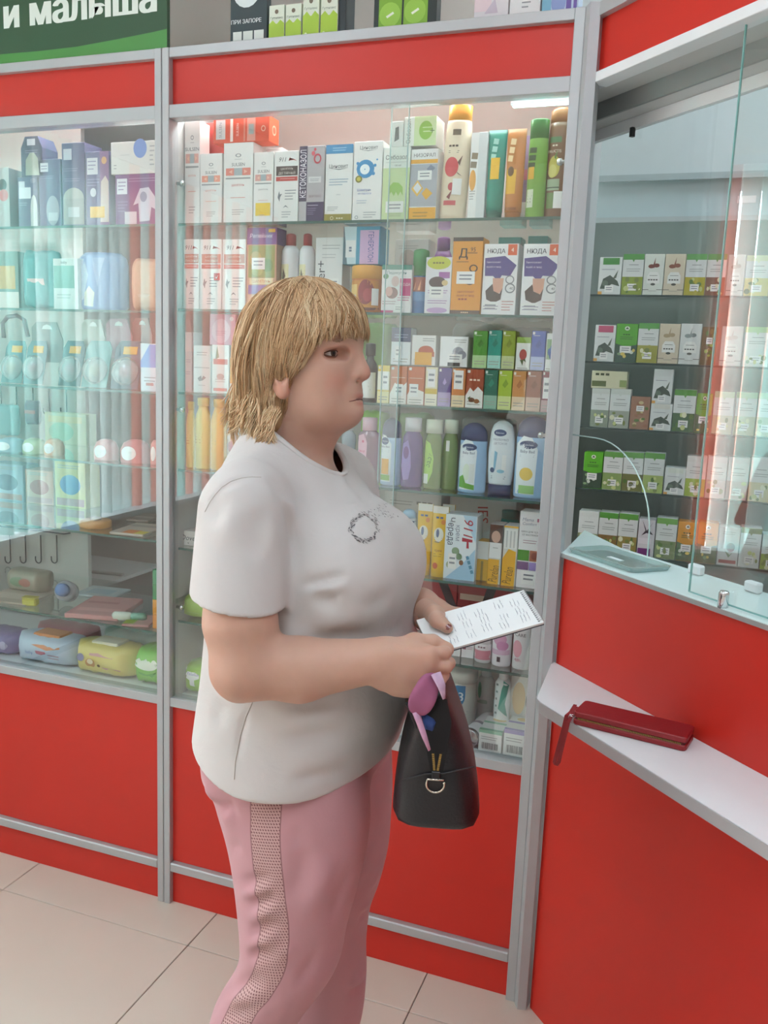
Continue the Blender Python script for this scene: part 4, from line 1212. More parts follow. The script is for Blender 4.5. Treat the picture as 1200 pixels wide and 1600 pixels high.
# hairline on her right side, front to nape, as world points (mirrored for the other side)
line = [(-.508, 1.262, 1.546), (-.512, 1.235, 1.547), (-.522, 1.215, 1.546), (-.545, 1.198, 1.540), (-.562, 1.190, 1.515), (-.578, 1.184, 1.480), (-.598, 1.180, 1.465),
        (-.626, 1.181, 1.452), (-.618, 1.186, 1.422), (-.608, 1.190, 1.374), (-.650, 1.193, 1.354), (-.700, 1.205, 1.362), (-.722, 1.235, 1.362), (-.728, 1.268, 1.362)]
b = MB(); rd = random.Random(21)
def strand(pts, r, mi, n=3):
    k = len(pts); rs = [r*(.55+.45*math.sin(math.pi*min(1, .12+.80*(i/(k-1)))))*(1 if i < k-1 else .2) for i in range(k)]
    b.tube(pts, rs, n, mi, caps=False)
def on_cap(d, lift):
    r = hair_r(d)
    return None if r is None else HO+d*(r+lift)
N_ = 11
for i in range(640):
    s = 1 if rd.random() < .62 else -1                  # 1 = right side (towards the camera)
    t = rd.random()
    if i % 3 == 0: t = .16+.34*rd.random()
    q = t*(len(line)-1); j = min(int(q), len(line)-2)
    e = Vector(line[j]).lerp(Vector(line[j+1]), q-j)
    if s < 0: e.y = 2*YM-e.y
    bang = t < .30
    xs = (-.608 if bang else -.548-.06*t)+rd.gauss(0, .018)
    st = Vector((xs, YM+s*rd.uniform(-.028, .012), 1.62))
    d0, d1 = dirto(st), dirto(e)
    ax = d0.cross(d1); ang = d0.angle(d1)
    if ax.length < 1e-5: continue
    ax.normalize()
    f0 = rd.uniform(.05, .62) if rd.random() < .72 else 0.0
    f1 = min(1.07, f0+rd.uniform(.34, .62)) if rd.random() < .6 else rd.uniform(.92, 1.12 if .2 < t < .5 else 1.06)
    if bang and rd.random() < .7: f1 = rd.uniform(.96, 1.10)
    if f1-f0 < .22: continue
    base_off = rd.uniform(.0, .006); bow = rd.gauss(0, .07); tilt = rd.gauss(0, .06); tone = rd.choice((0, 1, 1, 2, 3))
    wid = rd.uniform(.030, .075); flip = rd.uniform(-.2, 1.0)
    for m_ in range(rd.randint(16, 26)):
        a_ = rd.uniform(-1, 1); pts = []; dl = rd.uniform(-.03, .03); offm = base_off+rd.uniform(-.003, .002)
        for k in range(N_):
            w = k/(N_-1); u = f0+(f1+dl-f0)*w
            d = Matrix.Rotation(ang*u, 3, ax) @ d0
            side = a_*wid*(1-.72*w)+bow*math.sin(math.pi*w)+tilt*w+.006*math.sin(9*w+i+m_)
            d = (d+ax*side+Vector((-.06*math.sin(math.pi*min(1, u)), 0, 0))*(0 if bang else 1)).normalized()
            lift = offm+.0045*math.sin(math.pi*w)-.0015*w
            if t > .60 and u > .88: lift += (u-.88)*.09*flip
            r = hair_r(d)
            if r is None or (pts and abs(r-rp) > .012): r = rp-.001 if pts else None       # past the hairline the lock hangs on
            if r is None: break
            rp = r; pts.append(HO+d*(r+lift)-Vector(PO))
        if len(pts) == N_ and max((pts[k+1]-pts[k]).length for k in range(N_-1)) < .045:
            strand(pts, rd.uniform(.0003, .00075), tone if rd.random() < .65 else rd.choice((0, 1, 2, 3, 4)))
# long tips over the collar, in curling locks
for i in range(96):
    t = rd.random(); s = 1 if rd.random() < .62 else -1
    x = -.608-.112*t; y = YM-s*(.082-.068*t*t)
    L = rd.uniform(.055, .088); cur = rd.uniform(-.5, 1.3); tone = rd.choice((1, 1, 3, 3, 0)); ph = rd.uniform(0, 6)
    out = Vector((x+.620, (y-YM), 0)).normalized(); tan = Vector((-out.y, out.x, 0)); sw = rd.gauss(0, .010)
    L0 = L
    for m_ in range(15):
        a_ = rd.uniform(-1, 1)*.009; pts = []; L = L0*rd.uniform(.62, 1.08)
        p0 = Vector((x+.006, y, (1.442+rd.uniform(-.006, .03)) if x < -.640 else (1.424+rd.uniform(-.006, .008))))-out*.004
        for k in range(9):
            u = k/8
            pts.append(p0+Vector((0, 0, -L*u*(1-.12*max(0, cur)*u*u)))+out*(.004+.010*math.sin(u*2.2)+.017*cur*u*u*u)+tan*(a_*(1-.6*u)+sw*u*u+.003*math.sin(6*u+ph))-Vector(PO))
        strand(pts, rd.uniform(.0005, .0012), tone if rd.random() < .7 else rd.choice((0, 1, 2, 3)))
b.build('hair_strands', HCOL, hair, recalc=False)
# ================================================================== GOODS: builders
def span(x0, x1, yt, yb, Y, zb=None):
    ym, xm = (yt+yb)/2, (x0+x1)/2
    a, b_ = at(x0, ym, Y)[0], at(x1, ym, Y)[0]
    if Y < FY+.38 and zb != R_TOPZ:
        if x0 > 262: a = max(a, -1.2655)         # inside the middle showcase
        if x1 > 760: b_ = min(b_, -.3200)
    zt = at(xm, yt, Y)[2]; z0 = at(xm, yb, Y)[2] if zb is None else zb
    return float((a+b_)/2), float(abs(b_-a)), float(z0), float(zt-z0)
R_TOPZ = 2.2155
TOP = {}
def carton(label, px, col, spec, zb=None, Y=1.952, d=.05, name='medicine_box', cat='box', group=None, rz=0.0, side=None, sticker=None, rough=.45, top=None, ax=0.0):
    """upright box whose front face fills px = (x0, x1, y top, y bottom)"""
    cx, w, z0, h = span(*px, Y, zb)
    w -= .0012
    b = MB().box(-w/2, 0, 0, w/2, d, h, c=.0007)
    o = b.build(name, mat(col, rough=rough, vary=.03), None, (cx, Y, z0+.0003), (ax, 0, rz))
    tag(o, label, cat, group)
    p = Print(lambda u, v, l: (-w/2+u*w, -l, v*h), w, h).draw(spec); p.build('print', o)
    if side:
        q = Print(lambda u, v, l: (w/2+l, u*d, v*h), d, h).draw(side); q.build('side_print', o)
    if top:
        q = Print(lambda u, v, l: (-w/2+u*w, v*d, h+l), w, d).draw(top); q.build('top_print', o)
    if sticker:
        u0, v0, u1, v1 = sticker[:4]; sc_ = sticker[4] if len(sticker) > 4 else '#f1efec'
        q = Print(lambda u, v, l: (-w/2+u*w, -.0009-l, v*h), w, h)
        q.rect(u0, v0, u1, v1, sc_)
        if sc_ == '#f1efec': q.lines(u0+(u1-u0)*.15, v1-(v1-v0)*.25, u1-(u1-u0)*.15, 2, (v1-v0)*.30, '#8f9299', .4)
        q.build('price_sticker', o)
    TOP[label] = z0+h
    return z0+h+.0004
def bottle(label, px, prof, col, spec, zb=None, Y=1.975, ratio=.62, cap=None, name='shampoo_bottle', cat='bottle', group=None, rz=0.0, mt=None, tilt=0.0, sticker=None, n=26):
    """prof: (share of half width, share of height) up to the shoulder; cap: (share of half width, z0, z1, colour, rounding)"""
    cx, w, z0, h = span(*px, Y, zb); R = w/2
    P = [(max(r, .001)*R, z*h) for r, z in prof]
    z0 += abs(math.sin(tilt))*R*.75
    b = MB().lathe(P, n, sx=1, sy=ratio)
    o = b.build(name, mt or mat(col, rough=.28, vary=.03), None, (cx, Y, z0+.0003), (0, tilt, rz)); tag(o, label, cat, group)
    if cap:
        for cp in (cap if isinstance(cap, list) else [cap]):
            r, a, e, cc, rd_ = cp[:5]
            q = [(r*R, a*h), (r*R, (e-rd_)*h)]
            if rd_ > 0: q += [(r*R*math.cos(t), (e-rd_+rd_*math.sin(t))*h) for t in (.35, .7, 1.05, 1.35)]
            else: q += [(r*R*.96, e*h)]
            q[-1] = (max(q[-1][0], .0008), q[-1][1])
            MB().lathe(q, n, sx=1, sy=max(ratio, .75) if ratio < 1 and r < .7 else ratio).build('cap', mat(cc, rough=.3, vary=.02), o)
    zs_ = [p[1] for p in P]; rs_ = [p[0] for p in P]
    def fn(u, v, l):
        z = v*h; w_ = float(np.interp(z, zs_, rs_)); x = (u-.5)*2*R; q = min(abs(x)/max(w_, 1e-5), .999)
        return (x, -math.sqrt(1-q*q)*w_*ratio-l-.0004, z)
    if spec:
        p = Print(fn, w, h); p.curved = True
        for it in spec:
            if it[0] == 'r': p.rect(*it[1:6], nu=10)
            else: p.draw([it])
        p.build('print', o)
    if sticker:
        p = Print(fn, w, h); p.k = 14; p.rect(*sticker[:4], sticker[4] if len(sticker) > 4 else '#f1efec', nu=8); p.build('price_sticker', o)
    return o
def tube_pack(label, px, col, spec, zb=None, Y=1.965, capc='#f2f2f2', crimp=True, name='cream_tube', cat='tube', lean=0.0, group=None, capf=.0, sticker=None):
    """squeezed tube: round at the cap, flat at the crimped end (cap down)"""
    cx, w, z0, h = span(*px, Y, zb); R = w/2
    rings = []; K = 9
    for i in range(K+1):
        t = i/K; f = t**1.2
        rx = R*(.88+.12*f); ry = R*.62*(1-f)+.0012
        rings.append([(rx*math.cos(2*math.pi*j/20), ry*math.sin(2*math.pi*j/20), h*(capf+(1-capf)*t)) for j in range(20)])
    o = MB().loft(rings).build(name, mat(col, rough=.3, vary=.03), None, (cx, Y, z0+.0003), (0, lean, 0)); tag(o, label, cat, group)
    if capf > 0: MB().lathe([(R*.80, 0), (R*.84, h*capf*.9), (R*.82, h*capf)], 18, sy=.72).build('cap', mat(capc, rough=.35), o)
    def fn(u, v, l):
        t = max(0, (v-capf)/(1-capf)); f = t**1.2; rx = R*(.88+.12*f); ry = R*.62*(1-f)+.0012
        x = (u-.5)*2*rx*.98; q = min(abs(x)/rx, .999)
        return (x, -math.sqrt(1-q*q)*ry-l-.0005, v*h)
    p = Print(fn, w, h); p.curved = True
    for it in spec:
        if it[0] == 'r': p.rect(*it[1:6], nu=8)
        else: p.draw([it])
    p.build('print', o)
    if sticker:
        p = Print(fn, w, h); p.k = 14; p.rect(*sticker[:4], sticker[4] if len(sticker) > 4 else '#f1efec', nu=8); p.build('price_sticker', o)
    return o
S1, S2, S3, S4, S5, S6 = SHZ; SB_ = .595
G_MC = 'packs in the middle showcase'
YEL = '#e8b62a'
W = '#ece9e6'

# ------------------------------------------------------------------ top shelf
def sulsen(label, px, zb, tone, **k):
    sp = [('o', .5, .845, .10, .022, .35, '#8b8f92'), ('l', .38, .80, .62, 1, .02, '#b5b5b5'), ('t', 'SULSEN', .5, .735, .042, '#4b4f54', dict(wmax=.90)),
          ('r', .08, .60, .92, .69, tone[0]), ('r', .36, .60, .64, .69, '#a9b4b8'), ('p', [(.18, .645), (.30, .62), (.30, .67)], tone[1]), ('p', [(.82, .645), (.70, .62), (.70, .67)], tone[1]),
          ('r', .08, .555, .92, .572, '#9a9c9c'), ('t', 'ШАМПУНЬ', .5, .48, .026, tone[2], dict(wmax=.5)), ('l', .25, .33, .75, 1, .02, tone[0]), ('l', .30, .18, .72, 3, .028, '#b4b0b0')]
    return carton(label, px, W, sp, zb, d=.045, **k)
carton('plain white shampoo carton hidden behind the short shampoo cartons, top shelf', (414, 440, 231, 345), W, [], S1, Y=2.02, d=.04)
sulsen('tallest white shampoo carton, at the left end of the top shelf', (277, 312.5, 190, 346), S1, ('#e3a89c', '#f0c3a4', '#dd9a8c'), Y=1.957)
sulsen('short white shampoo carton, second from the left on the top shelf', (312.5, 347, 240, 346), S1, ('#ee9d84', '#f6c9b0', '#e59c8c'))
t_ = sulsen('white shampoo carton with grey stripe under an orange carton, top shelf', (349, 395.5, 223, 345), S1, ('#e08272', '#f0b6a2', '#dc6a66'))
sulsen('white shampoo carton with a yellow price sticker, top shelf', (396, 427, 238, 345), S1, ('#dea197', '#efc3b2', '#9c9c9c'), sticker=(.12, .11, .88, .29, '#efc93a'))
carton('dark red carton end standing behind the white shampoo cartons', (314, 350, 192, 345), '#a8362f', [('r', .1, .05, .9, .95, '#9c2f29')], S1, Y=2.015, d=.05)
carton('orange carton lying across the white shampoo cartons, top shelf', (333, 421, 183, 224), '#e2512f', [('r', .05, .15, .22, .93, '#d9d6d6'), ('t', 'SULSEN', .13, .52, .14, '#7c8794', dict(rot=90, wmax=.6)), ('r', .31, .04, .36, .96, '#f5e6df'), ('t', 'SULSEN', .44, .5, .12, '#f6e8e0', dict(rot=90, wmax=.5)), ('r', .55, .03, .58, .97, '#e08c78'), ('r', .61, .04, .76, .97, '#e39a8c'), ('r', .64, .3, .73, .7, '#9fb0b0'), ('o', .90, .5, .04, .12, .35, '#f4c3ae')], t_, d=.05, side=[('o', .5, .5, .2, .2, .3, '#f2b09a')])
NINE = lambda c1, c2, t2, n2: [('t', '911', .34, .885, .062, '#3d4046', dict(shear=.25, wmax=.5)), ('p', [(.58, .86), (.66, .92), (.63, .885), (.80, .885), (.94, .855), (.80, .873), (.66, .868), (.62, .905)], '#c8383a'),
    ('r', .08, .66, .96, .79, c1), ('t', 'ШАМПУНЬ', .52, .755, .028, '#e8ddd2', dict(wmax=.74)), ('t', t2, .52, .695, .032, '#e8ddd2', dict(wmax=.80)), ('r', .08, .585, .96, .645, c2), ('l', .25, .62, .85, 1, .02, '#eec8c0'),
    ('p', [(.16, .36), (.22, .45), (.25, .40), (.34, .41), (.26, .36), (.24, .30)], '#6d7479'), ('l', .46, .46, .92, 4, .04, '#90959a'), ('p', [(.38, .21), (.5, .25), (.62, .21), (.5, .23)], '#6d7479'), ('l', .34, .16, .72, 3, .035, '#a5a8ac')]
carton('white tar shampoo carton with dark brown band, top shelf', (428, 466.5, 236, 345), W, NINE('#4a3a38', '#c5413c', 'ДЕГТЯРНЫЙ', 0), S1)
o_ = carton('grey and purple shampoo carton with red bubbles, top shelf', (467, 507, 228, 344.5), '#b9b3b6', [('r', 0, .28, .31, 1, '#463a56'), ('t', 'КЕТОКОНАЗОЛ', .155, .64, .115, '#efe9ee', dict(rot=90, wmax=.62, bold=.01)), ('r', .31, 0, 1, .27, '#43345a'), ('t', 'ВЕРТЕКС', .65, .345, .03, '#7a4a5c', dict(wmax=.55)), ('l', .36, .23, .78, 1, .02, '#e6e0ea'), ('l', .36, .19, .70, 4, .025, '#8d81a0'),
    ('o', .72, .83, .15, .065, .35, '#cc4c5a'), ('e', .55, .90, .07, .03, '#d8626c'), ('e', .62, .95, .05, .02, '#cf5560'), ('r', .38, .52, .88, .60, '#dcd8d8'), ('l', .45, .57, .8, 2, .02, '#9f9aa2')], S1)
carton('white shampoo carton with blue top band and olive foot, top shelf', (508, 551, 226, 343), W, [('r', 0, .885, 1, 1, '#3f8fc0'), ('l', .25, .96, .75, 2, .03, '#9cc9e0'), ('t', 'Циновит', .48, .725, .05, '#4c5158', dict(wmax=.72)), ('p', [(.15, .70), (.5, .675), (.85, .70), (.5, .685)], '#5a6066'), ('l', .15, .56, .85, 3, .035, '#9db0c0'), ('l', .42, .36, .58, 1, .02, '#b5b8bb'), ('l', .1, .20, .5, 3, .022, '#9c9fa3'), ('r', 0, 0, 1, .105, '#9b8d3a'), ('o', .28, .052, .06, .025, .3, '#efe9d0'), ('t', 'Гельтек', .58, .05, .025, '#efe9d0', dict(wmax=.4))], S1)
carton('white shampoo carton with blue splash disc, top shelf', (551.5, 597, 221, 343), W, [('t', 'Циновит', .52, .925, .045, '#4c5158', dict(wmax=.62)), ('p', [(.25, .895), (.5, .88), (.8, .895), (.5, .888)], '#5a6066'), ('e', .42, .66, .31, .115, '#3e93c8'), ('e', .40, .655, .17, .064, '#f4f6f7'), ('e', .40, .655, .02, .008, '#3e93c8'), ('e', .75, .70, .05, .02, '#3e93c8'), ('e', .70, .60, .06, .022, '#3e93c8'), ('e', .15, .73, .05, .02, '#3e93c8'), ('e', .82, .77, .03, .012, '#3e93c8'), ('e', .20, .535, .12, .045, '#8f8a3c'), ('e', .20, .535, .07, .026, '#d8c95a'), ('t', 'Шампунь', .40, .40, .032, '#7d8cc4', dict(wmax=.5)), ('t', 'от перхоти', .42, .355, .026, '#7d8cc4', dict(wmax=.55)), ('l', .15, .27, .5, 2, .03, '#b9c0cc'), ('o', .16, .055, .06, .022, .3, '#8b8f92'), ('l', .40, .12, .85, 3, .03, '#a4a7ab')], S1)
t_ = carton('white and green shampoo carton with a leaf blot, top shelf', (597.5, 640, 230, 342), '#e9ebe4', [('r', 0, 0, 1, .72, '#c9d9a6'), ('t', 'Себозол', .5, .865, .06, '#4a4d4a', dict(wmax=.84)), ('l', .1, .80, .9, 1, .02, '#bcbdb6'), ('t', '100 мл', .55, .755, .024, '#55584f', dict(wmax=.35)), ('p', [(.22, .33), (.25, .47), (.40, .53), (.60, .52), (.76, .46), (.78, .34), (.68, .40), (.60, .34), (.52, .40), (.44, .34), (.34, .40)], '#8fbf45'), ('l', .25, .10, .75, 2, .025, '#8ba070')], S1, sticker=(.15, .115, .82, .27))
t2_ = carton('white, grey and yellow shampoo carton with diamond shapes, top shelf', (640.5, 683, 233, 341), '#ebe9e8', [('t', 'НИЗОРАЛ', .5, .915, .05, '#47494d', dict(wmax=.86)), ('r', 0, .80, 1, .855, '#e9a93c'), ('r', 0, .20, 1, .79, '#aeb0b8'), ('p', [(.05, .45), (.28, .57), (.50, .45), (.28, .34)], '#e9b64a'), ('p', [(.12, .46), (.28, .54), (.44, .46), (.28, .38)], '#e6e6ea'), ('p', [(.45, .38), (.62, .46), (.85, .38), (.62, .29)], '#eab13d'), ('p', [(.60, .72), (.75, .78), (.92, .73), (.75, .67)], '#85889a'), ('r', 0, 0, 1, .185, '#efad2c'), ('l', .15, .12, .7, 2, .05, '#b5862c')], S1, sticker=(.28, .57, .80, .70))
carton('white and green shampoo carton lying on its side on other cartons, top shelf', (631, 682, 182, 230), '#e9ebe4', [('r', .32, 0, 1, 1, '#cfe0ae'), ('t', 'Себозол', .14, .5, .16, '#55584f', dict(rot=90, wmax=.82)), ('e', .68, .52, .21, .32, '#8fbf45'), ('r', .60, .46, .90, .50, '#cfe0ae'), ('r', .58, .60, .92, .63, '#cfe0ae'), ('t', '+', .88, .5, .25, '#4a6a30')], max(t_, t2_), d=.06)
carton('small white carton end with a dark swirl, lying on the top shelf cartons', (609, 630.5, 190, 229), '#e6e6e2', [('p', [(.35, .2), (.7, .3), (.65, .8), (.4, .75)], '#55585a')], max(t_, t2_), d=.05)
BT = [(.70, 0), (.95, .015), (1.0, .06), (1.0, .45), (.97, .70), (.90, .80), (.82, .86)]
bottle('tall cream shampoo bottle with red fruit and orange cap, top shelf', (690, 732, 166, 340), [(.70, 0), (.92, .015), (.98, .06), (1.0, .35), (.98, .70), (.90, .84), (.86, .86)], '#ead9bf', [('e', .40, .46, .26, .085, '#cf4a50'), ('t', 'NATURA', .44, .64, .026, '#5b4a3c', dict(wmax=.5)), ('l', .25, .60, .65, 2, .015, '#6b5a4c'), ('p', [(.62, .50), (.78, .56), (.70, .47)], '#6b4a3a'), ('p', [(.60, .42), (.82, .38), (.66, .40)], '#6b4a3a'), ('r', .20, .13, .66, .17, '#cf5a60'), ('p', [(.3, .20), (.5, .26), (.42, .18)], '#8b3a3a'), ('e', .45, .29, .12, .035, '#c04048'), ('r', .36, .73, .66, .78, '#6b5a44')], S1, cap=(.85, .855, 1.0, '#e9a23c', .01), tilt=.035, sticker=(.50, .22, .82, .36))
carton('white shampoo carton with an orange picture edge, beside the tall cream bottle', (733, 760, 207, 339), '#d9dcdc', [('r', 0, 0, .48, 1, '#efeeec'), ('e', .20, .46, .20, .12, '#e7a850'), ('t', 'NIVEA', .25, .70, .12, '#8a7b66', dict(rot=84, wmax=.2)), ('l', .06, .34, .40, 4, .03, '#a7a9a9')], S1, Y=1.96, d=.045, rz=-.10)
tube_pack('teal green hair balm tube with yellow sticker, top shelf', (761, 790, 204, 338), '#1f8c78', [('t', 'NATURA', .38, .80, .10, '#a8d8cc', dict(rot=82, wmax=.26)), ('r', .15, .06, .8, .10, '#15705f')], S1, sticker=(.20, .45, .72, .69, '#eebb2b'), capc='#17705f', capf=.08)
tube_pack('orange brown hair balm tube with yellow lower half, top shelf', (790, 820, 202, 336), '#c77e38', [('r', .05, .28, .62, .55, '#e6b32e'), ('e', .30, .53, .18, .055, '#6d4a24'), ('t', 'NATURA', .30, .78, .10, '#f2d2a0', dict(rot=82, wmax=.28)), ('r', .10, .10, .75, .13, '#a3602a')], S1, capc='#b06c2e', capf=.08)
carton('thin purple and white carton squeezed between tubes on the top shelf', (812, 829, 212, 336), '#8d7392', [('r', 0, 0, 1, .25, '#e2dcd8'), ('r', 0, .5, 1, .62, '#b95a68')], S1, Y=2.02, d=.04)
bottle('green shampoo bottle with darker green cap, top shelf', (825, 855, 186, 335), [(.85, 0), (.98, .015), (1, .05), (1, .70), (.96, .82), (.90, .86)], '#79a83f', [('t', 'NATURA', .26, .62, .12, '#3a4a24', dict(rot=86, wmax=.22)), ('r', .08, .40, .40, .52, '#e6b02e'), ('r', .08, .12, .42, .30, '#d5dcc4'), ('l', .12, .27, .38, 4, .03, '#7f8a70')], S1, cap=(.98, .80, 1.0, '#3f7a35', .02))
bottle('tall brown translucent shampoo bottle with yellow fruit label, top shelf', (855, 893, 168, 333), [(.80, 0), (.96, .012), (1, .05), (1, .66), (.95, .80), (.86, .88)], '#7b5435', [('r', .12, .68, .60, .73, '#4e7a4a'), ('t', 'HAIR', .36, .655, .022, '#e8dcc8', dict(wmax=.34)), ('t', 'FRUCTIS', .34, .605, .034, '#f0e6d4', dict(wmax=.56)), ('e', .36, .47, .24, .095, '#c8bb4e'), ('e', .30, .43, .18, .06, '#d6cd74'), ('p', [(.34, .55), (.48, .62), (.42, .53)], '#5d8a3c'), ('r', .10, .26, .62, .36, '#9fb090'), ('r', .10, .28, .62, .29, '#3d4a38'), ('r', .12, .10, .60, .24, '#6f8a4e')], S1, Y=1.985, cap=(.90, .86, 1.0, '#a8693a', .05), sticker=(.42, .10, .80, .25))

# ------------------------------------------------------------------ second shelf
for i, (x0, x1, lb, st) in enumerate(((279, 311.5, 'left of the three white onion shampoo cartons on the second shelf', None), (312, 346.5, 'middle white onion shampoo carton with a red tick, second shelf', 1), (347, 384, 'right of the three onion shampoo cartons, next to the purple carton', None))):
    sp = NINE('#c07a68', '#cf6a60', 'ЛУКОВЫЙ', 0)
    if st: sp = sp+[('r', .66, .42, .93, .52, '#cc3a3c'), ('p', [(.72, .47), (.78, .44), (.88, .50), (.78, .46)], '#ffffff')]
    carton(lb, (x0, x1, 374, 481), W, sp, S2)
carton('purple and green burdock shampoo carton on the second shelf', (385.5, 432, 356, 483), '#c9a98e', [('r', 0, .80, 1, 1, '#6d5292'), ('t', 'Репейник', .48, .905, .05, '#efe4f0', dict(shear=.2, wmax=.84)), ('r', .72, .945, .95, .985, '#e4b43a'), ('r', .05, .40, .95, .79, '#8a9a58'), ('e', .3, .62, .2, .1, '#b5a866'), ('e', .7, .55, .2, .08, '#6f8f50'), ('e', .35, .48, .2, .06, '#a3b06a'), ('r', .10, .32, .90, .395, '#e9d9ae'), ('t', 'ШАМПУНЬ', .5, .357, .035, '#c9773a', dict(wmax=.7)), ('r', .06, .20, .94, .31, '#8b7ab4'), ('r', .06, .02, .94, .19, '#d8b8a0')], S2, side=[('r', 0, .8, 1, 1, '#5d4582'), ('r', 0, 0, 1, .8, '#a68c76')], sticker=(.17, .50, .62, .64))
for x0, x1, lb in ((441, 467, 'white spray bottle with dark red cap beside the purple carton'), (468.5, 491, 'white spray bottle with dark red cap beside the tall grey-lettered carton')):
    bottle(lb, (x0, x1, 365, 487), [(.85, 0), (.98, .02), (1, .06), (1, .72), (.92, .79), (.62, .84)], '#e8e5e6', [('r', .10, .30, .62, .60, '#e9e0b8'), ('p', [(.2, .35), (.45, .45), (.3, .55)], '#6a5a4a'), ('l', .2, .57, .6, 3, .04, '#9b8a50')], S2, Y=1.99, ratio=1.0, cap=(.55, .83, 1.0, '#a32a2c', .03))
carton('tall white carton with grey upright lettering behind her head', (492, 535, 371, 487), '#e6e4e2', [('t', 'ucter+', .20, .46, .13, '#4c5055', dict(rot=90, wmax=.46)), ('l', .25, .90, .9, 2, .04, '#b9b9b9'), ('l', .25, .78, .75, 2, .04, '#c5c5c5')], S2, Y=1.985, sticker=(.50, .32, .88, .46))
bottle('round orange hair mask jar with fruit label, second shelf', (551, 598, 415, 480), [(.93, 0), (.97, .02), (.97, .70), (.94, .74)], '#c9772f', [('r', .06, .10, .94, .66, '#cf8a38'), ('e', .62, .42, .24, .26, '#94343c'), ('e', .68, .36, .13, .14, '#b04a50'), ('r', .06, .30, .34, .58, '#e7c278'), ('r', .04, .0, .96, .10, '#6e2c1c'), ('r', .07, .28, .30, .36, '#d9d3e6')], S2, ratio=1.0, name='cosmetic_jar', cat='jar', cap=(1.0, .70, 1.0, '#e6a544', .04), sticker=(.80, .15, .95, .50))
carton('blue hair spray carton with a pink panel, lying on the orange jar', (536, 594, 354, 413), '#2f93b3', [('r', 0, 0, .36, 1, '#bcd3da'), ('p', [(0, 0), (.12, 0), (.02, 1), (0, 1)], '#4f6d7a'), ('r', .07, .18, .34, .64, '#e0e2e2'), ('t', 'ПК', .2, .41, .12, '#5a6e86', dict(rot=90)), ('r', .46, 0, .97, .90, '#c9a7cc'), ('t', 'ГЕНЕРОЛОН', .76, .46, .20, '#3a4f94', dict(rot=-90, wmax=.80, bold=.01))], float(at(570, 413, 1.96)[2]), Y=1.96, d=.06, side=[('r', 0, 0, 1, 1, '#3a9cc0')])
carton('white and pink lice remedy carton with a woman, second shelf', (596, 643, 414, 486), '#eae6e6', [('r', 0, .90, 1, 1, '#3a8a78'), ('t', 'Педикулен', .5, .84, .06, '#2f6f68', dict(wmax=.86)), ('e', .14, .76, .09, .055, '#3a8a4e'), ('r', .62, .36, .98, .72, '#c23a78'), ('t', 'ПОДА', .80, .60, .065, '#f6e6ee', dict(wmax=.32)), ('e', .46, .66, .13, .11, '#d9b4b0'), ('e', .36, .42, .20, .12, '#8d5a54'), ('e', .26, .45, .12, .10, '#dba8a0'), ('l', .55, .33, .95, 2, .05, '#c05a88'), ('r', 0, 0, .42, .055, '#c23a78'), ('l', .05, .25, .5, 2, .05, '#b59aa0')], S2, rz=.03, sticker=(.45, .03, .78, .17))
bottle('blue and orange spray can with green cap, second shelf', (645, 669, 389, 488), [(.95, 0), (1, .02), (1, .56), (.92, .60)], '#3f78ae', [('r', .02, .34, .98, .56, '#a85a48'), ('p', [(.2, .36), (.4, .50), (.34, .36)], '#e8a87c'), ('p', [(.5, .36), (.7, .52), (.66, .36)], '#e8a87c'), ('r', .02, .20, .98, .34, '#5f90c0'), ('l', .1, .30, .8, 3, .03, '#b9cfe4')], S2, Y=1.98, ratio=1.0, name='spray_can', cat='spray can', cap=[(1.0, .58, 1.0, '#2f8a48', .05)])
carton('white carton with yellow green oval and pink foot, second shelf', (664, 705, 402, 488), '#e9e6ea', [('e', .5, .90, .46, .115, '#c5c93c'), ('t', 'Фулфлекс', .5, .90, .045, '#7a7430', dict(wmax=.74)), ('r', .52, .63, .94, .74, '#a76aac'), ('e', .47, .56, .33, .10, '#4a3436'), ('e', .76, .55, .12, .05, '#d9c08a'), ('l', .12, .42, .88, 2, .04, '#b08ab8'), ('l', .12, .24, .88, 2, .04, '#b08ab8'), ('e', .5, .065, .40, .05, '#c9a8d2')], S2, sticker=(.18, .28, .72, .48))
carton('orange mosquito spray carton with black ends, second shelf', (705.5, 753, 371, 488), '#e59a2a', [('r', 0, .95, 1, 1, '#35291f'), ('r', 0, 0, 1, .055, '#4a3020'), ('t', 'Д', .36, .80, .12, '#3c2b20', dict(bold=.01)), ('t', '95', .68, .845, .055, '#3c2b20'), ('r', .50, .795, .82, .803, '#3c2b20'), ('l', .14, .69, .55, 1, .03, '#8a5a20'), ('o', .72, .60, .14, .05, .3, '#4a3020'), ('o', .62, .44, .16, .055, .3, '#4a3020'), ('t', 'уничтожает', .5, .30, .03, '#a3392c', dict(wmax=.7)), ('t', 'вшей и гнид', .5, .25, .03, '#a3392c', dict(wmax=.7)), ('t', 'на 100%', .42, .20, .03, '#a3392c', dict(wmax=.5)), ('t', 'аэрозоль', .5, .027, .022, '#e8c9a0', dict(wmax=.6))], S2, d=.055, sticker=(.17, .40, .78, .56))
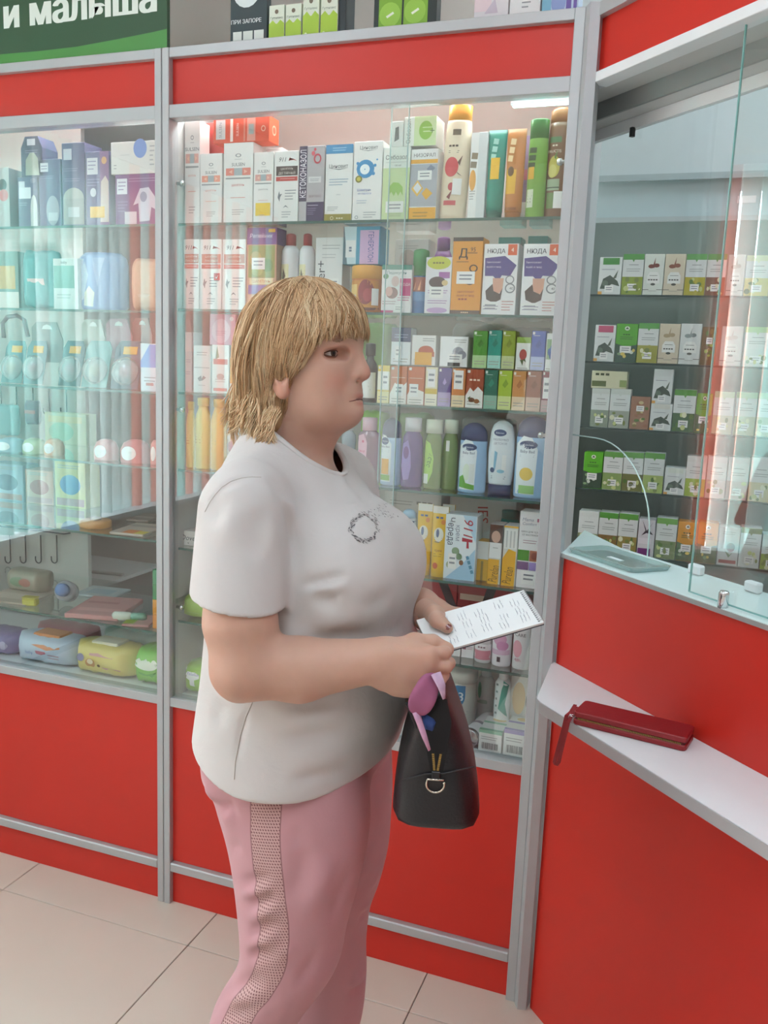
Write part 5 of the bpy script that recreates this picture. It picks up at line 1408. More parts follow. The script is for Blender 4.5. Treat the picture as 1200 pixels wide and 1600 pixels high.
NYUDA = [('t', 'НЮДА', .36, .90, .075, '#40444a', dict(wmax=.52, bold=.008)), ('r', .70, .84, .96, .99, '#e2602e'), ('t', '4', .83, .915, .06, '#fff3e4'), ('p', [(.04, .80), (.62, .83), (.97, .70), (.80, .55), (.56, .56), (.46, .47), (.30, .55), (.06, .55)], '#4c3f86'), ('t', 'Уничтожает', .30, .745, .032, '#e8e4f0', dict(wmax=.42)), ('t', 'вшей и гнид', .31, .68, .032, '#e8e4f0', dict(wmax=.42)), ('p', [(.30, .52), (.62, .52), (.60, .36), (.46, .28), (.32, .36)], '#dba58c'), ('p', [(.10, .34), (.30, .44), (.34, .34), (.52, .30), (.60, .38), (.56, .22), (.36, .17), (.14, .22)], '#43302a'), ('o', .80, .50, .13, .06, .25, '#8a8d90'), ('o', .82, .38, .15, .07, .25, '#8a8d90'), ('t', '40', .86, .38, .04, '#55585c'), ('l', .60, .20, .95, 4, .04, '#c9908a'), ('l', .06, .13, .5, 2, .04, '#aaa4b4')]
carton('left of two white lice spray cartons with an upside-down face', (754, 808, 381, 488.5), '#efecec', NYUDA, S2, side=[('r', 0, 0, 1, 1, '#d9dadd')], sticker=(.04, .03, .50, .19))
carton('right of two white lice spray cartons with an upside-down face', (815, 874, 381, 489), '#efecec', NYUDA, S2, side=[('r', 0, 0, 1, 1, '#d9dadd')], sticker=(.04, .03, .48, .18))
bottle('purple bottle standing behind the yellow oval carton', (675, 708, 370, 470), [(.8, 0), (1, .03), (1, .60), (.85, .75), (.6, .84)], '#8e4f9c', [('e', .5, .55, .3, .1, '#b98ac4')], S2, Y=2.10, cap=(.6, .82, 1.0, '#9a62a8', .03))
carton('pale carton with rounded pictures behind the spray can', (616, 668, 374, 470), '#cbc6c4', [('e', .4, .75, .25, .12, '#b5a59f'), ('e', .7, .70, .2, .1, '#a79a96'), ('l', .1, .92, .7, 2, .03, '#a5a3a3')], S2, Y=2.12, d=.06)
carton('teal carton behind the left lice spray carton', (776, 812, 371, 470), '#2f8f88', [('r', .1, .1, .9, .9, '#3a9c92')], S2, Y=2.08, d=.05)
carton('teal carton behind the right lice spray carton', (822, 853, 369, 470), '#378d8a', [('r', .1, .1, .9, .9, '#3f9994')], S2, Y=2.08, d=.05)

# ------------------------------------------------------------------ third shelf: two tiers of small cartons
tiers = []
def small(label, x0, x1, yt, yb, zb, top, low, split=.34, spec=(), st=None, d=.04):
    sp = [('r', 0, 0, 1, split, low), ('l', .12, split*.55, .88, 2, .07, '#a9a49a'), ('r', .06, .90, .22, .97, '#e6e6e0')] + list(spec)
    return carton(label, (x0, x1, yt, yb), top, sp, zb, name='cosmetic_box', sticker=st, d=d)
oil = lambda c: [('p', [(.3, .62), (.55, .78), (.75, .66), (.5, .55)], c), ('l', .12, .88, .6, 1, .04, '#e9e6de')]
low_row = [
 (589.5, 608.5, 571, 631, 'yellow and white small carton at the left of the lower tier, third shelf', '#e3c64a', '#efe3a4', .30, [('r', .0, .34, 1, .84, '#ece6d2')], (.42, .36, .90, .84)),
 (609, 636, 572, 632, 'orange carton with white torn foot, left one of a pair on the third shelf', '#c9713f', '#efe9e2', .24, [('p', [(0, .24), (.3, .56), (.6, .40), (1, .58), (1, .2), (0, .2)], '#efe9e2'), ('l', .1, .70, .9, 1, .05, '#efd0b8')], (.30, .20, .78, .52)),
 (636.5, 663, 573, 633, 'orange carton with white torn foot, right one of a pair on the third shelf', '#cf6b32', '#efe9e2', .24, [('p', [(0, .24), (.3, .50), (.6, .40), (1, .34), (1, .2), (0, .2)], '#efe9e2'), ('l', .1, .70, .9, 1, .05, '#f0cfae')], (.12, .20, .66, .54)),
 (664, 683.5, 574, 634, 'pale yellow striped carton left of the purple one, third shelf', '#ece4c4', '#f2ead2', .30, [('r', 0, .30, 1, .44, '#d9b93c')], (.18, .48, .82, .95)),
 (684, 705, 575, 634.5, 'purple small carton with lilac foot, lower tier of the third shelf', '#54418a', '#b3a2c8', .36, [('p', [(.35, .60), (.5, .74), (.65, .62), (.5, .55)], '#a792cc')], None),
 (705.5, 727, 576, 635, 'orange and cream carton with tall white sticker, third shelf', '#dc8a52', '#f2dcb8', .30, [], (.15, .46, .85, .95)),
 (727.5, 755.5, 577, 636, 'brown almond oil carton with nuts on white, third shelf', '#a44a2c', '#efe9e4', .30, [('p', [(0, .30), (.25, .52), (.45, .42), (.7, .55), (1, .42), (1, .25), (0, .25)], '#efe9e4'), ('t', 'Миндаль', .52, .72, .07, '#f4dcc8', dict(wmax=.66)), ('e', .36, .20, .18, .06, '#6d4228'), ('e', .66, .17, .16, .06, '#9a6238'), ('p', [(.12, .24), (.30, .30), (.24, .20)], '#4f6b32')], None),
 (756, 777.5, 578, 637, 'dark green small carton with sage foot, lower tier, third shelf', '#1c6a58', '#8fb8a4', .34, oil('#2f8a72'), None),
 (778, 799.5, 579, 638, 'lime green small carton with pale foot, lower tier, third shelf', '#a9c23a', '#d9e29a', .34, oil('#7fa02c'), None),
 (800, 821.5, 580, 639, 'tan orange small carton with peach foot, lower tier, third shelf', '#cf8f52', '#e9d0ae', .34, oil('#b06f38'), None),
 (822, 845.5, 580, 640, 'brown small carton with beige foot, lower tier, third shelf', '#9a5f48', '#d9bba8', .34, oil('#83492f'), None),
 (846, 868, 580, 640.5, 'maroon carton mostly under a white sticker, right end of the lower tier', '#8a3a48', '#c9a4a4', .28, [], (.12, .32, .90, .84))]
zt3 = []
for r in low_row: zt3.append(small(r[4], *r[:4], S3, r[5], r[6], r[7], r[8], r[9]))
ZU = max(zt3)+.0005
small('navy and white carton on the upper tier, left end beside her face', 611, 642, 512, 571, ZU, '#e4e6e8', '#e4e6e8', .3, [('r', 0, .62, 1, 1, '#3c4468'), ('l', .15, .82, .85, 2, .07, '#aab0cc')], (.22, .14, .52, .50))
carton('white carton with orange mushroom cap and yellow sticker, third shelf', (643, 681, 524, 572), '#ebe8e4', [('e', .60, .48, .32, .18, '#c25a34'), ('r', .3, .30, .95, .46, '#c25a34'), ('l', .45, .90, .95, 2, .07, '#9a9a98'), ('l', .10, .20, .4, 2, .07, '#b5b2ae')], ZU, name='cosmetic_box', d=.05, sticker=(.15, .02, .86, .44, '#eaaa34'))
carton('white carton with grey flower picture, upper tier of the third shelf', (687, 731, 526, 573.5), '#ecebea', [('e', .66, .50, .20, .16, '#a9aab4'), ('e', .80, .40, .16, .14, '#8f909c'), ('e', .55, .40, .12, .08, '#c0c0c8'), ('r', .30, .02, .75, .14, '#45474a'), ('l', .52, .90, .95, 2, .07, '#9a9a98')], ZU, name='cosmetic_box', d=.05, sticker=(.28, .16, .82, .42))
for (x0, x1, yt, lb, a, b_, sp) in [
 (738.5, 761.5, 517, 'bright green small carton on the upper tier, third shelf', '#4f9436', '#b4d29a', oil('#3a7a28')), (762, 783.5, 516, 'teal small carton on the upper tier, third shelf', '#1f9484', '#a3d4c8', oil('#177a6c')),
 (784, 805, 517, 'olive green small carton on the upper tier, third shelf', '#8f9f34', '#c6cf9a', oil('#75852a')), (829.5, 852, 517, 'blue small carton on the upper tier, third shelf', '#4a62b0', '#b3bede', oil('#3a509a'))]:
    small(lb, x0, x1, yt, 576, ZU, a, b_, .34, sp)
small('short white carton with red flower on the upper tier, third shelf', 806, 829, 527, 576, ZU, '#e9e8e2', '#e9e8e2', .10, [('r', 0, .82, 1, 1, '#8fae4a'), ('e', .5, .46, .26, .17, '#b0504a'), ('p', [(.3, .3), (.5, .12), (.55, .3)], '#4d6b38'), ('p', [(.5, .3), (.75, .22), (.66, .34)], '#4d6b38')])
small('white carton with blue berries at the right end of the upper tier', 852.5, 874, 521, 578, ZU, '#e8ebe8', '#e8ebe8', .10, [('r', .08, .30, .92, .84, '#8fae86'), ('e', .4, .50, .2, .10, '#4a6aa8'), ('e', .65, .60, .18, .09, '#4a72b0'), ('e', .55, .40, .18, .09, '#3f5f9c')])
bottle('dark brown dropper bottle with white label behind her nose', (566, 590, 536, 628), [(.9, 0), (1, .03), (1, .55), (.75, .66), (.45, .72), (.45, .80)], '#2e1d16', [('r', .04, .06, .96, .50, '#e9e6e2'), ('l', .2, .45, .8, 5, .06, '#8a8a86')], S3, Y=1.985, ratio=1.0, cap=(.62, .78, 1.0, '#231814', .02), name='dropper_bottle')
# left end of the third and fourth shelves
carton('pink soap carton with round badge, left of her hair', (327, 368, 491, 539), '#dfa3b4', [('e', .45, .45, .36, .40, '#e8bcc8'), ('e', .86, .85, .08, .07, '#f4dfe4'), ('l', .25, .45, .65, 3, .06, '#d694a8')], float(at(345, 539, 1.975)[2]), Y=1.975, d=.05)
carton('white carton with grey butterfly, third shelf left side', (302, 329, 540, 613), '#dfe4e2', [('l', .2, .86, .8, 2, .05, '#98a0a0'), ('r', .05, .52, .95, .54, '#b5bcbc'), ('p', [(.25, .30), (.45, .36), (.5, .30), (.6, .36), (.75, .32), (.55, .26), (.35, .24)], '#8a9092'), ('l', .3, .16, .7, 1, .04, '#a5abab')], S3)
carton('white carton with red band at top and foot, third shelf left side', (331, 358, 539, 615), '#ebe7e4', [('p', [(.2, .70), (.3, .98), (.42, .74)], '#8f9a80'), ('r', .08, .60, .92, .71, '#d87f78'), ('e', .5, .35, .22, .06, '#b5a8a4'), ('l', .2, .30, .8, 2, .05, '#c8b8b4'), ('r', .1, .05, .9, .11, '#d8837c')], S3)
carton('blank white carton stacked at the far left of the third shelf', (276, 300, 549, 613), '#d3e0e2', [('l', .15, .8, .85, 2, .05, '#a7b9c4'), ('l', .15, .5, .85, 2, .05, '#a7b9c4')], S3, Y=1.96)
carton('small white cube carton on top of the far left stack, third shelf', (276, 300, 519, 549), '#e2e8e8', [], float(at(288, 549, 1.96)[2]), Y=1.96)
carton('white and orange carton half hidden behind her hair, third shelf', (359, 392, 560, 616), '#e9e2da', [('r', 0, .3, 1, 1, '#dfae5c')], S3)
YB = [(.85, 0), (1, .02), (1, .66), (.86, .76), (.62, .84), (.55, .90)]
for x0, x1, yt, lb, c_ in ((283, 305.5, 627, 'pale yellow tall bottle, left of three at the shelf end', '#dfd878'), (306, 329.5, 621, 'pale yellow tall bottle, middle of three at the shelf end', '#e3d473'), (330.5, 354, 623, 'deep yellow tall bottle, right of three at the shelf end', '#e9b84e')):
    bottle(lb, (x0, x1, yt, 736), YB, c_, [('l', .2, .5, .7, 4, .04, '#c9a84a')], S4, Y=1.97, ratio=.8, cap=(.70, .88, 1.0, c_, .01))
bottle('white lidded bottle behind the golden hair tips', (355, 378, 640, 737), YB, '#e2dad8', [('e', .5, .4, .3, .1, '#b9a0b0')], S4, Y=1.98, cap=(.6, .88, 1.0, '#e6ded8', .01))

# ------------------------------------------------------------------ fourth shelf: baby bath bottles
M_CLR = {}
def clear(c):
    if c not in M_CLR:
        mt = bpy.data.materials.new('tinted_liquid'); mt.use_nodes = True; nt = mt.node_tree; p = nt.nodes['Principled BSDF']
        p.inputs['Base Color'].default_value = (*lin(c), 1); p.inputs['Roughness'].default_value = .08; p.inputs['Transmission Weight'].default_value = .35; p.inputs['IOR'].default_value = 1.33
        p.inputs['Coat Weight'].default_value = .6; M_CLR[c] = mt
    return M_CLR[c]
JB = [(.80, 0), (.97, .015), (1, .06), (.98, .30), (.90, .52), (.97, .68), (.92, .75), (.55, .80), (.50, .83)]
bottle('clear bottle half hidden beside her chin', (533, 556, 655, 758), JB, '', [], S4, Y=1.99, mt=clear('#b9c2cc'), cap=(.55, .82, 1.0, '#d5d8da', .01))
bottle('pink baby oil bottle with pale pink cap, fourth shelf', (558.5, 594.5, 652, 760), JB, '', [('p', [(.10, .72), (.40, .76), (.52, .62), (.50, .40), (.40, .18), (.14, .16), (.05, .4)], '#e9bccb'), ('t', 'baby', .28, .50, .05, '#cf4a72', dict(wmax=.3)), ('e', .34, .64, .05, .02, '#d86a88'), ('r', .12, .35, .40, .40, '#d8708c'), ('e', .14, .17, .08, .04, '#4a4a50')], S4, mt=clear('#c8a3b4'), cap=(.62, .80, 1.0, '#e9c6d2', .01))
bottle('slim pale blue bath bottle with navy cap and yellow sticker, fourth shelf', (596, 627, 653, 763), [(.80, 0), (.97, .015), (1, .05), (1, .55), (.98, .66), (.92, .74)], '#b3c8e4', [('p', [(.02, .76), (.30, .74), (.60, .62), (.60, .06), (.10, .06)], '#e8ecf0'), ('e', .26, .66, .20, .055, '#2c3f74'), ('t', 'Bübchen', .26, .66, .03, '#e8ecf4', dict(wmax=.30)), ('t', 'Baby Bad', .28, .58, .034, '#39456c', dict(wmax=.44)), ('l', .12, .53, .5, 2, .025, '#8b94ac'), ('r', .06, .08, .56, .16, '#7fae3c')], S4, cap=(.94, .66, 1.0, '#333a66', .16), sticker=(.10, .17, .50, .40, '#f0ab2a'))
bottle('purple lavender bath bottle with white cap, fourth shelf', (627.5, 661, 652, 766), [(.85, 0), (.98, .015), (1, .06), (1, .35), (.94, .60), (.88, .72), (.62, .79), (.60, .82)], '', [('p', [(.12, .62), (.38, .68), (.52, .50), (.56, .30), (.46, .12), (.20, .10), (.06, .3)], '#a58cc8'), ('e', .30, .50, .14, .09, '#7a4a8c'), ('l', .16, .34, .5, 3, .03, '#6c52a0')], S4, mt=clear('#8c6cab'), cap=(.76, .80, 1.0, '#e6e4e8', .01))
for x0, x1, lb, c2 in ((663, 691, 'front green camomile bath bottle with pale cap, fourth shelf', 1), (690.5, 716, 'rear green camomile bath bottle beside the blue and white one', 0)):
    bottle(lb, (x0, x1, 655, 770), [(.85, 0), (.98, .015), (1, .06), (1, .35), (.94, .60), (.88, .72), (.70, .79), (.66, .82)], '', [('p', [(.08, .70), (.40, .66), (.62, .45), (.58, .25), (.36, .10), (.06, .08)], '#a9cf5e'), ('t', 'baby', .32, .42, .12, '#4c7a30', dict(rot=78, wmax=.2)), ('r', .06, .08, .34, .22, '#e4e6da')] if c2 else [('r', .30, .55, .52, .70, '#e2e4dc')], S4, Y=1.975+(0 if c2 else .015), mt=clear('#93aa62'), cap=(.92 if c2 else .86, .80, 1.0, '#d9e0cc', .01))
def buebchen(lb, px, cap0, foot, zb=S4, flip=False, Y=1.975):
    sp = [('p', [(.10, .05), (.66, .05), (.70, .60), (.52, .74), (.26, .76), (.06, .66)], '#e9edf0'), ('e', .42, .655, .27, .05, '#2c3f6c'), ('t', 'Bübchen', .42, .655, .026, '#e8ecf4', dict(wmax=.40)), ('t', 'Baby Bad', .40, .575, .036, '#39456c', dict(wmax=.50)), ('l', .18, .535, .62, 2, .02, '#8b94ac')]+foot
    bottle(lb, px, [(.84, 0), (.97, .012), (1, .05), (1, .40), (.95, .62), (.97, .72), (.92, .78)], '#9cc0e2', sp, zb, Y=Y, cap=(.95, cap0, 1.0, '#343b66', .18), ratio=.6)
buebchen('pale blue baby bath bottle with navy cap and green print, fourth shelf', (717.5, 761, 660, 773), .70, [('e', .36, .30, .14, .12, '#dfe6d4'), ('p', [(.10, .08), (.10, .22), (.24, .26), (.30, .14), (.66, .12), (.66, .05)], '#67a832'), ('r', .46, .15, .64, .42, '#e3e4e0')])
bottle('white lotion bottle standing on its navy cap, fourth shelf', (762.5, 804, 657, 778), [(.80, .14), (.86, .17), (.95, .35), (.99, .55), (.92, .75), (.85, .86), (.70, .94), (.35, .99), (.1, 1.0)], '#e4e8ea', [('e', .46, .84, .24, .045, '#2c3f6c'), ('t', 'Bübchen', .46, .84, .024, '#e8ecf4', dict(wmax=.36)), ('t', 'МОЛОЧКО', .50, .75, .034, '#6c7280', dict(wmax=.56)), ('t', 'ДЕТСКОЕ', .50, .70, .03, '#8b909c', dict(wmax=.5)), ('p', [(.30, .60), (.42, .58), (.36, .36), (.28, .30)], '#7fb4cc'), ('e', .24, .34, .09, .035, '#2c3f6c'), ('e', .56, .33, .14, .025, '#8ac0d4'), ('l', .2, .26, .75, 2, .025, '#6c7280')], S4, cap=(.86, 0, .145, '#343a60', 0), sticker=(.60, .35, .75, .55))
buebchen('large pale blue baby bath bottle with navy cap, right end of shelf', (805, 860, 650, 782), .70, [('e', .40, .30, .20, .08, '#ecc860'), ('r', .20, .06, .66, .16, '#9ac77a')])
# ------------------------------------------------------------------ fifth shelf
bottle('small white and blue cream bottle by her chest, fifth shelf', (626, 650, 795, 900), [(.85, 0), (1, .03), (1, .72), (.85, .86)], '#dfe6ee', [('r', .06, .60, .94, .82, '#2c3f6c'), ('t', 'Bübchen', .5, .70, .05, '#e8ecf4', dict(wmax=.7)), ('l', .1, .5, .8, 3, .04, '#6c7a94')], S5, cap=(.85, .86, 1.0, '#a9cbe6', .08))
for x0, x1, yt, lb, Y_ in ((651, 675, 787, 'left yellow baby cream tube with a zebra, fifth shelf', 1.965), (674, 700, 791, 'right yellow baby cream tube with a zebra, fifth shelf', 1.965), (689, 709, 788, 'yellow baby cream tube standing behind the pair, fifth shelf', 2.02)):
    tube_pack(lb, (x0, x1, yt, 904), '#ecbd28', [('r', .02, .90, .98, 1.0, '#efeae0'), ('e', .46, .60, .32, .10, '#e8e2d4'), ('e', .40, .62, .10, .06, '#5a6a8c'), ('l', .22, .56, .7, 3, .03, '#4a5a7c'), ('t', 'крем', .5, .38, .035, '#a8502a', dict(wmax=.6)), ('l', .2, .33, .75, 2, .03, '#b5862c'), ('e', .72, .78, .14, .035, '#e08a3a'), ('e', .36, .16, .18, .045, '#d2602c'), ('t', 'Алиса', .5, .84, .04, '#3f5f94', dict(wmax=.6))], S5, Y=Y_, name='cream_tube')
carton('white and pale blue cream carton with red cross and green herbs', (694, 744, 805, 909), '#e6ecf0', [('p', [(.05, 0), (.98, 0), (.98, .5), (.6, .25)], '#a8cbe2'), ('p', [(.55, 1), (.98, 1), (.98, .6)], '#b9d6e8'), ('t', 'Череда', .20, .74, .14, '#3f4a5c', dict(rot=-90, wmax=.42)), ('t', 'крем', .42, .72, .10, '#8b94a4', dict(rot=-90, wmax=.24)), ('t', '911', .74, .80, .15, '#c23a4a', dict(rot=-90, wmax=.30, shear=.2)), ('p', [(.55, .66), (.88, .64), (.88, .60), (.76, .60), (.78, .50), (.70, .50), (.70, .60), (.55, .60)], '#c23a4a'), ('e', .36, .44, .12, .06, '#8aa482'), ('e', .48, .36, .10, .05, '#7d9a74'), ('e', .20, .22, .12, .06, '#a9b48c'), ('e', .56, .27, .07, .04, '#8a5a3a'), ('t', 'здоровье', .84, .24, .07, '#4a8aa8', dict(rot=-70, wmax=.3))], S5, d=.055, sticker=(.14, .16, .40, .40))
carton('yellow and clear pack between the blue carton and syringe boxes', (744, 763, 846, 909), '#d5a63a', [('r', 0, .55, 1, 1, '#d6d6d2'), ('r', .4, 0, .6, .5, '#8f7a44')], S5, Y=1.97, d=.04)
PL = lambda: [('r', 0, .42, .78, 1, '#dcdcd8'), ('r', 0, 0, .78, .42, '#e4aa2c'), ('r', .80, 0, 1, 1, '#8d8a86'), ('t', 'Purelan', .40, .16, .20, '#6a5224', dict(rot=82, wmax=.26))]
carton('left yellow and white nipple cream carton, fifth shelf', (763, 784, 820, 914), '#c9c6c0', [('r', 0, .70, 1, 1, '#5a463c'), ('e', .5, .80, .35, .10, '#c9a08c'), ('r', .05, .44, .95, .70, '#e4e4e2'), ('r', 0, 0, .85, .42, '#e4aa2c'), ('t', 'Purelan', .45, .18, .20, '#6a5224', dict(rot=82, wmax=.28)), ('l', .3, .62, .7, 1, .04, '#a5a5a0')], S5)
carton('right yellow and white nipple cream carton with clear window, fifth shelf', (785, 808, 822, 916), '#d8d6d2', [('r', .06, .62, .94, .95, '#eceae6'), ('r', .18, .64, .28, .92, '#c5c5c2'), ('r', .45, .64, .55, .92, '#c5c5c2'), ('r', .70, .64, .80, .92, '#c5c5c2'), ('r', .0, .97, 1, 1, '#e4aa2c'), ('p', [(0, 0), (.92, 0), (.92, .58), (.4, .62), (0, .45)], '#e8ae26'), ('t', 'Purelan', .42, .18, .20, '#6a5224', dict(rot=82, wmax=.28))], S5)
carton('tall white stretch mark cream carton with coloured squares, fifth shelf', (809, 847, 800, 919), '#ebe8e8', [('t', 'Mama', .36, .90, .045, '#8a94a8', dict(wmax=.5, shear=.2)), ('t', 'Comfort', .44, .845, .04, '#8a94a8', dict(wmax=.62, shear=.2)), ('r', .76, .875, .94, .92, '#b0607c'), ('t', 'КРЕМ ДЛЯ ТЕЛА', .5, .74, .026, '#55504e', dict(wmax=.8)), ('t', 'ОТ РАСТЯЖЕК', .5, .70, .026, '#55504e', dict(wmax=.7)), ('l', .2, .63, .8, 2, .03, '#b08a94'), ('r', 0, .36, .50, .50, '#4f9a2c'), ('r', .53, .36, 1, .50, '#b06a48'), ('e', .76, .43, .17, .05, '#8a4028'), ('r', 0, .24, .50, .345, '#7a5a86'), ('r', .53, .24, 1, .345, '#9a86c4')], S5, d=.05, sticker=(.22, .05, .86, .23))
# soft packs stuffed behind
def soft_pack(label, px, col, zb, Y, puff=.035, spec=(), name='plastic_pack', cat='pack', n=9, mt=None, rot=0.0, seed=1):
    """lumpy film pack, pinched at both ends"""
    cx, w, z0, h = span(*px, Y, zb); rd_ = random.Random(seed); rings = []
    for i in range(n+1):
        t = i/n; x = -w/2+t*w; e = max(.16, min(1, math.sin(math.pi*min(max(t, .02), .98))*2.8))
        ring = []
        for j in range(14):
            th = 2*math.pi*j/14; cs, sn = math.cos(th), math.sin(th)
            k_ = 1+rd_.uniform(-.04, .04)
            ring.append((x, puff*e*(abs(cs)**.5)*math.copysign(1, cs)*k_, h/2+(h/2)*(.86+.14*e)*(abs(sn)**.6)*math.copysign(1, sn)*k_))
        rings.append(ring)
    o = MB().loft(rings).build(name, mt or mat(col, rough=.3, vary=.06, scale=20), None, (cx, Y+puff, z0+.004), (0, rot, 0)); tag(o, label, cat)
    if spec:
        def fn(u, v, l):
            t = u; e = max(.16, min(1, math.sin(math.pi*min(max(t, .02), .98))*2.8)); q = min(1, abs(v-.5)*2)
            return (-w/2+u*w, -puff*e*math.sqrt(max(0, 1-q**2.4))-l-.002, v*h)
        p = Print(fn, w, h); p.curved = True
        for it in spec:
            if it[0] == 'r': p.rect(*it[1:6], nu=8)
            else: p.draw([it])
        p.build('print', o)
    return o
carton('long grey nappy pack lying behind the yellow cream tubes', (600, 690, 770, 812), '#b9b3ac', [('t', 'Organic', .72, .5, .22, '#6b665f', dict(wmax=.3)), ('l', .1, .55, .5, 2, .15, '#8b857d')], S5+.12, Y=2.12, d=.10)
carton('white nappy pack with red upright letters behind the fifth shelf', (700, 805, 775, 880), '#d2cecb', [('t', 'IES', .52, .72, .16, '#b8403c', dict(rot=-86)), ('p', [(.68, .4), (.95, .7), (.8, .35)], '#b05a54')], S5, Y=2.15, d=.10)
bottle('teal lidded jar behind the syringe boxes, fifth shelf', (778, 812, 796, 900), [(1, 0), (1, .7), (.8, .85)], '#2f9a92', [], S5, Y=2.10, cap=(.8, .84, 1.0, '#2a8a84', .02), name='cosmetic_jar', cat='jar')
for i, (x0, x1, y0, y1, lb, c_) in enumerate(((560, 612, 490, 535, 'light green bag on the third shelf behind her forehead', '#86a86a'), (700, 770, 492, 530, 'crumpled grey film pack behind the third shelf cartons', '#b3b0ac'), (770, 860, 497, 530, 'crumpled pale film pack behind the right third shelf cartons', '#bdb9b4'))):
    soft_pack(lb, (x0, x1, y0+16, y1+60), c_, S3, 2.14, seed=i+3)
soft_pack('lime green bag behind the pink baby oil', (558, 600, 645, 750), '#8cbf3a', S4, 2.08, seed=8)
soft_pack('green and white bag behind the purple bath bottle', (615, 670, 648, 750), '#9fb88a', S4, 2.12, seed=9)
soft_pack('pinkish white bag behind the blue bath bottles', (715, 800, 655, 760), '#cfc2bd', S4, 2.12, seed=10)
# ------------------------------------------------------------------ sixth shelf and bottom
for x0, x1, lb in ((640, 712, 'red box stack behind her hand, left box'), (713, 800, 'red box stack behind the notepad, right box')):
    carton(lb, (x0, x1, 905, 1030), '#a5282a', [('r', .04, .62, .5, .72, '#d9b9a8'), ('r', 0, .50, 1, .51, '#7a1c1e'), ('r', .1, .30, .7, .42, '#d9c0b0')], S6, Y=2.14, d=.08)
bl_ = MB(); 
for (xa, ya, xb2, yb2) in ((690, 905, 712, 962), (770, 915, 745, 985)):
    p, q = at(xa, ya, 2.02), at(xb2, yb2, 2.00)
    dv_ = np.array([.011, 0, 0])
    bl_.add([p-dv_, p+dv_, q+dv_, q-dv_, p-dv_+A(0, .003, 0), p+dv_+A(0, .003, 0), q+dv_+A(0, .003, 0), q-dv_+A(0, .003, 0)], [(0, 1, 2, 3), (7, 6, 5, 4), (0, 4, 5, 1), (1, 5, 6, 2), (2, 6, 7, 3), (3, 7, 4, 0)])
tag(bl_.build('elastic_belt', mat('#2e2c2c', rough=.5)), 'black elastic belt hanging in front of the red boxes', 'belt')
bottle('pink and white roll-on deodorant under the notepad', (742, 769, 985, 1043), [(.80, 0), (.96, .04), (1, .2), (1, .60), (.9, .64)], '#e5dfe0', [('r', .04, .12, .96, .42, '#d38a98'), ('t', 'Rexona', .5, .52, .07, '#7a5a64', dict(wmax=.6))], S6, ratio=.9, cap=(.96, .62, 1.0, '#ececee', .08), name='deodorant', cat='deodorant')
bottle('white deodorant spray with pink blossom print, middle of three', (770, 800, 960, 1048), [(.95, 0), (1, .03), (1, .84), (.8, .92)], '#e6e1e5', [('e', .45, .55, .36, .12, '#d9a3c0'), ('e', .6, .42, .3, .1, '#cf8fb4'), ('r', .04, .24, .96, .34, '#d9b6cc'), ('l', .1, .8, .7, 2, .04, '#a48fa0'), ('r', .36, .10, .54, .2, '#3f3a40')], S6, ratio=1.0, cap=(.8, .9, 1.0, '#e6e1e5', .04), name='deodorant', cat='deodorant')
bottle('white deodorant spray with pink flower, right end of the sixth shelf', (802, 831, 958, 1052), [(.95, 0), (1, .03), (1, .84), (.8, .92)], '#e8e4e4', [('t', 'NIVEA', .5, .80, .055, '#45474c', dict(wmax=.74)), ('t', 'CARE', .44, .64, .07, '#35373c', dict(wmax=.6)), ('e', .32, .38, .26, .16, '#e5a8b4'), ('l', .2, .40, .95, 2, .03, '#8a5a66'), ('t', '48h', .36, .18, .06, '#c8788c', dict(wmax=.4))], S6, ratio=1.0, cap=(.8, .9, 1.0, '#e8e4e4', .04), name='deodorant', cat='deodorant')
for x0, x1, lb in ((701, 720, 'white and maroon cosmetic carton behind the hand, left'), (721, 741, 'white cosmetic carton with pink stars beside the roll-on')):
    carton(lb, (x0, x1, 985, 1040), '#e4dcdc', [('r', .1, .3, .35, .9, '#8a4a58'), ('l', .4, .4, .9, 2, .06, '#c88a98')], S6, Y=1.98, d=.05)
bottle('white round tub with a blue 03 badge, bottom shelf', (700, 745, 1042, 1100), [(.97, 0), (1, .03), (1, .74), (.96, .78)], '#d9d8d0', [('e', .48, .56, .25, .19, '#2f86b8'), ('r', .48, .56, .73, .75, '#2f86b8'), ('t', '03', .48, .56, .16, '#e6eef2', dict(bold=.01)), ('l', .18, .30, .82, 3, .055, '#8796a0'), ('r', 0.01, 0, .06, .74, '#d9c860')], SB_, Y=2.09, ratio=1.0, cap=(1.02, .78, 1.0, '#dedcd4', .05), name='cosmetic_jar', cat='jar')
bottle('white bottle with pale green label beside the round tub', (746, 772, 1045, 1108), [(.95, 0), (1, .03), (1, .80), (.6, .88)], '#d8dcd8', [('r', .06, .35, .7, .9, '#a9c4b4'), ('e', .2, .6, .12, .16, '#6fb89c')], SB_, Y=2.13, cap=(.6, .86, 1.0, '#dcdedc', .02))
bottle('white bottle with teal leaf print, bottom shelf', (774, 799, 1045, 1100), [(.95, 0), (1, .03), (1, .80), (.6, .88)], '#d8dcdc', [('p', [(.30, .45), (.55, .85), (.9, .8), (.7, .5), (.9, .35)], '#3f9a88'), ('l', .1, .8, .25, 5, .1, '#7a8a88')], SB_, Y=2.03, cap=(.6, .86, 1.0, '#dcdedc', .02))
carton('cream carton with a golden swirl standing at the back of the bottom', (797, 832, 1056, 1112), '#ddd8d0', [('e', .4, .65, .3, .25, '#e2c08a'), ('e', .85, .62, .12, .14, '#6a6a5c')], SB_, Y=2.04, d=.05)
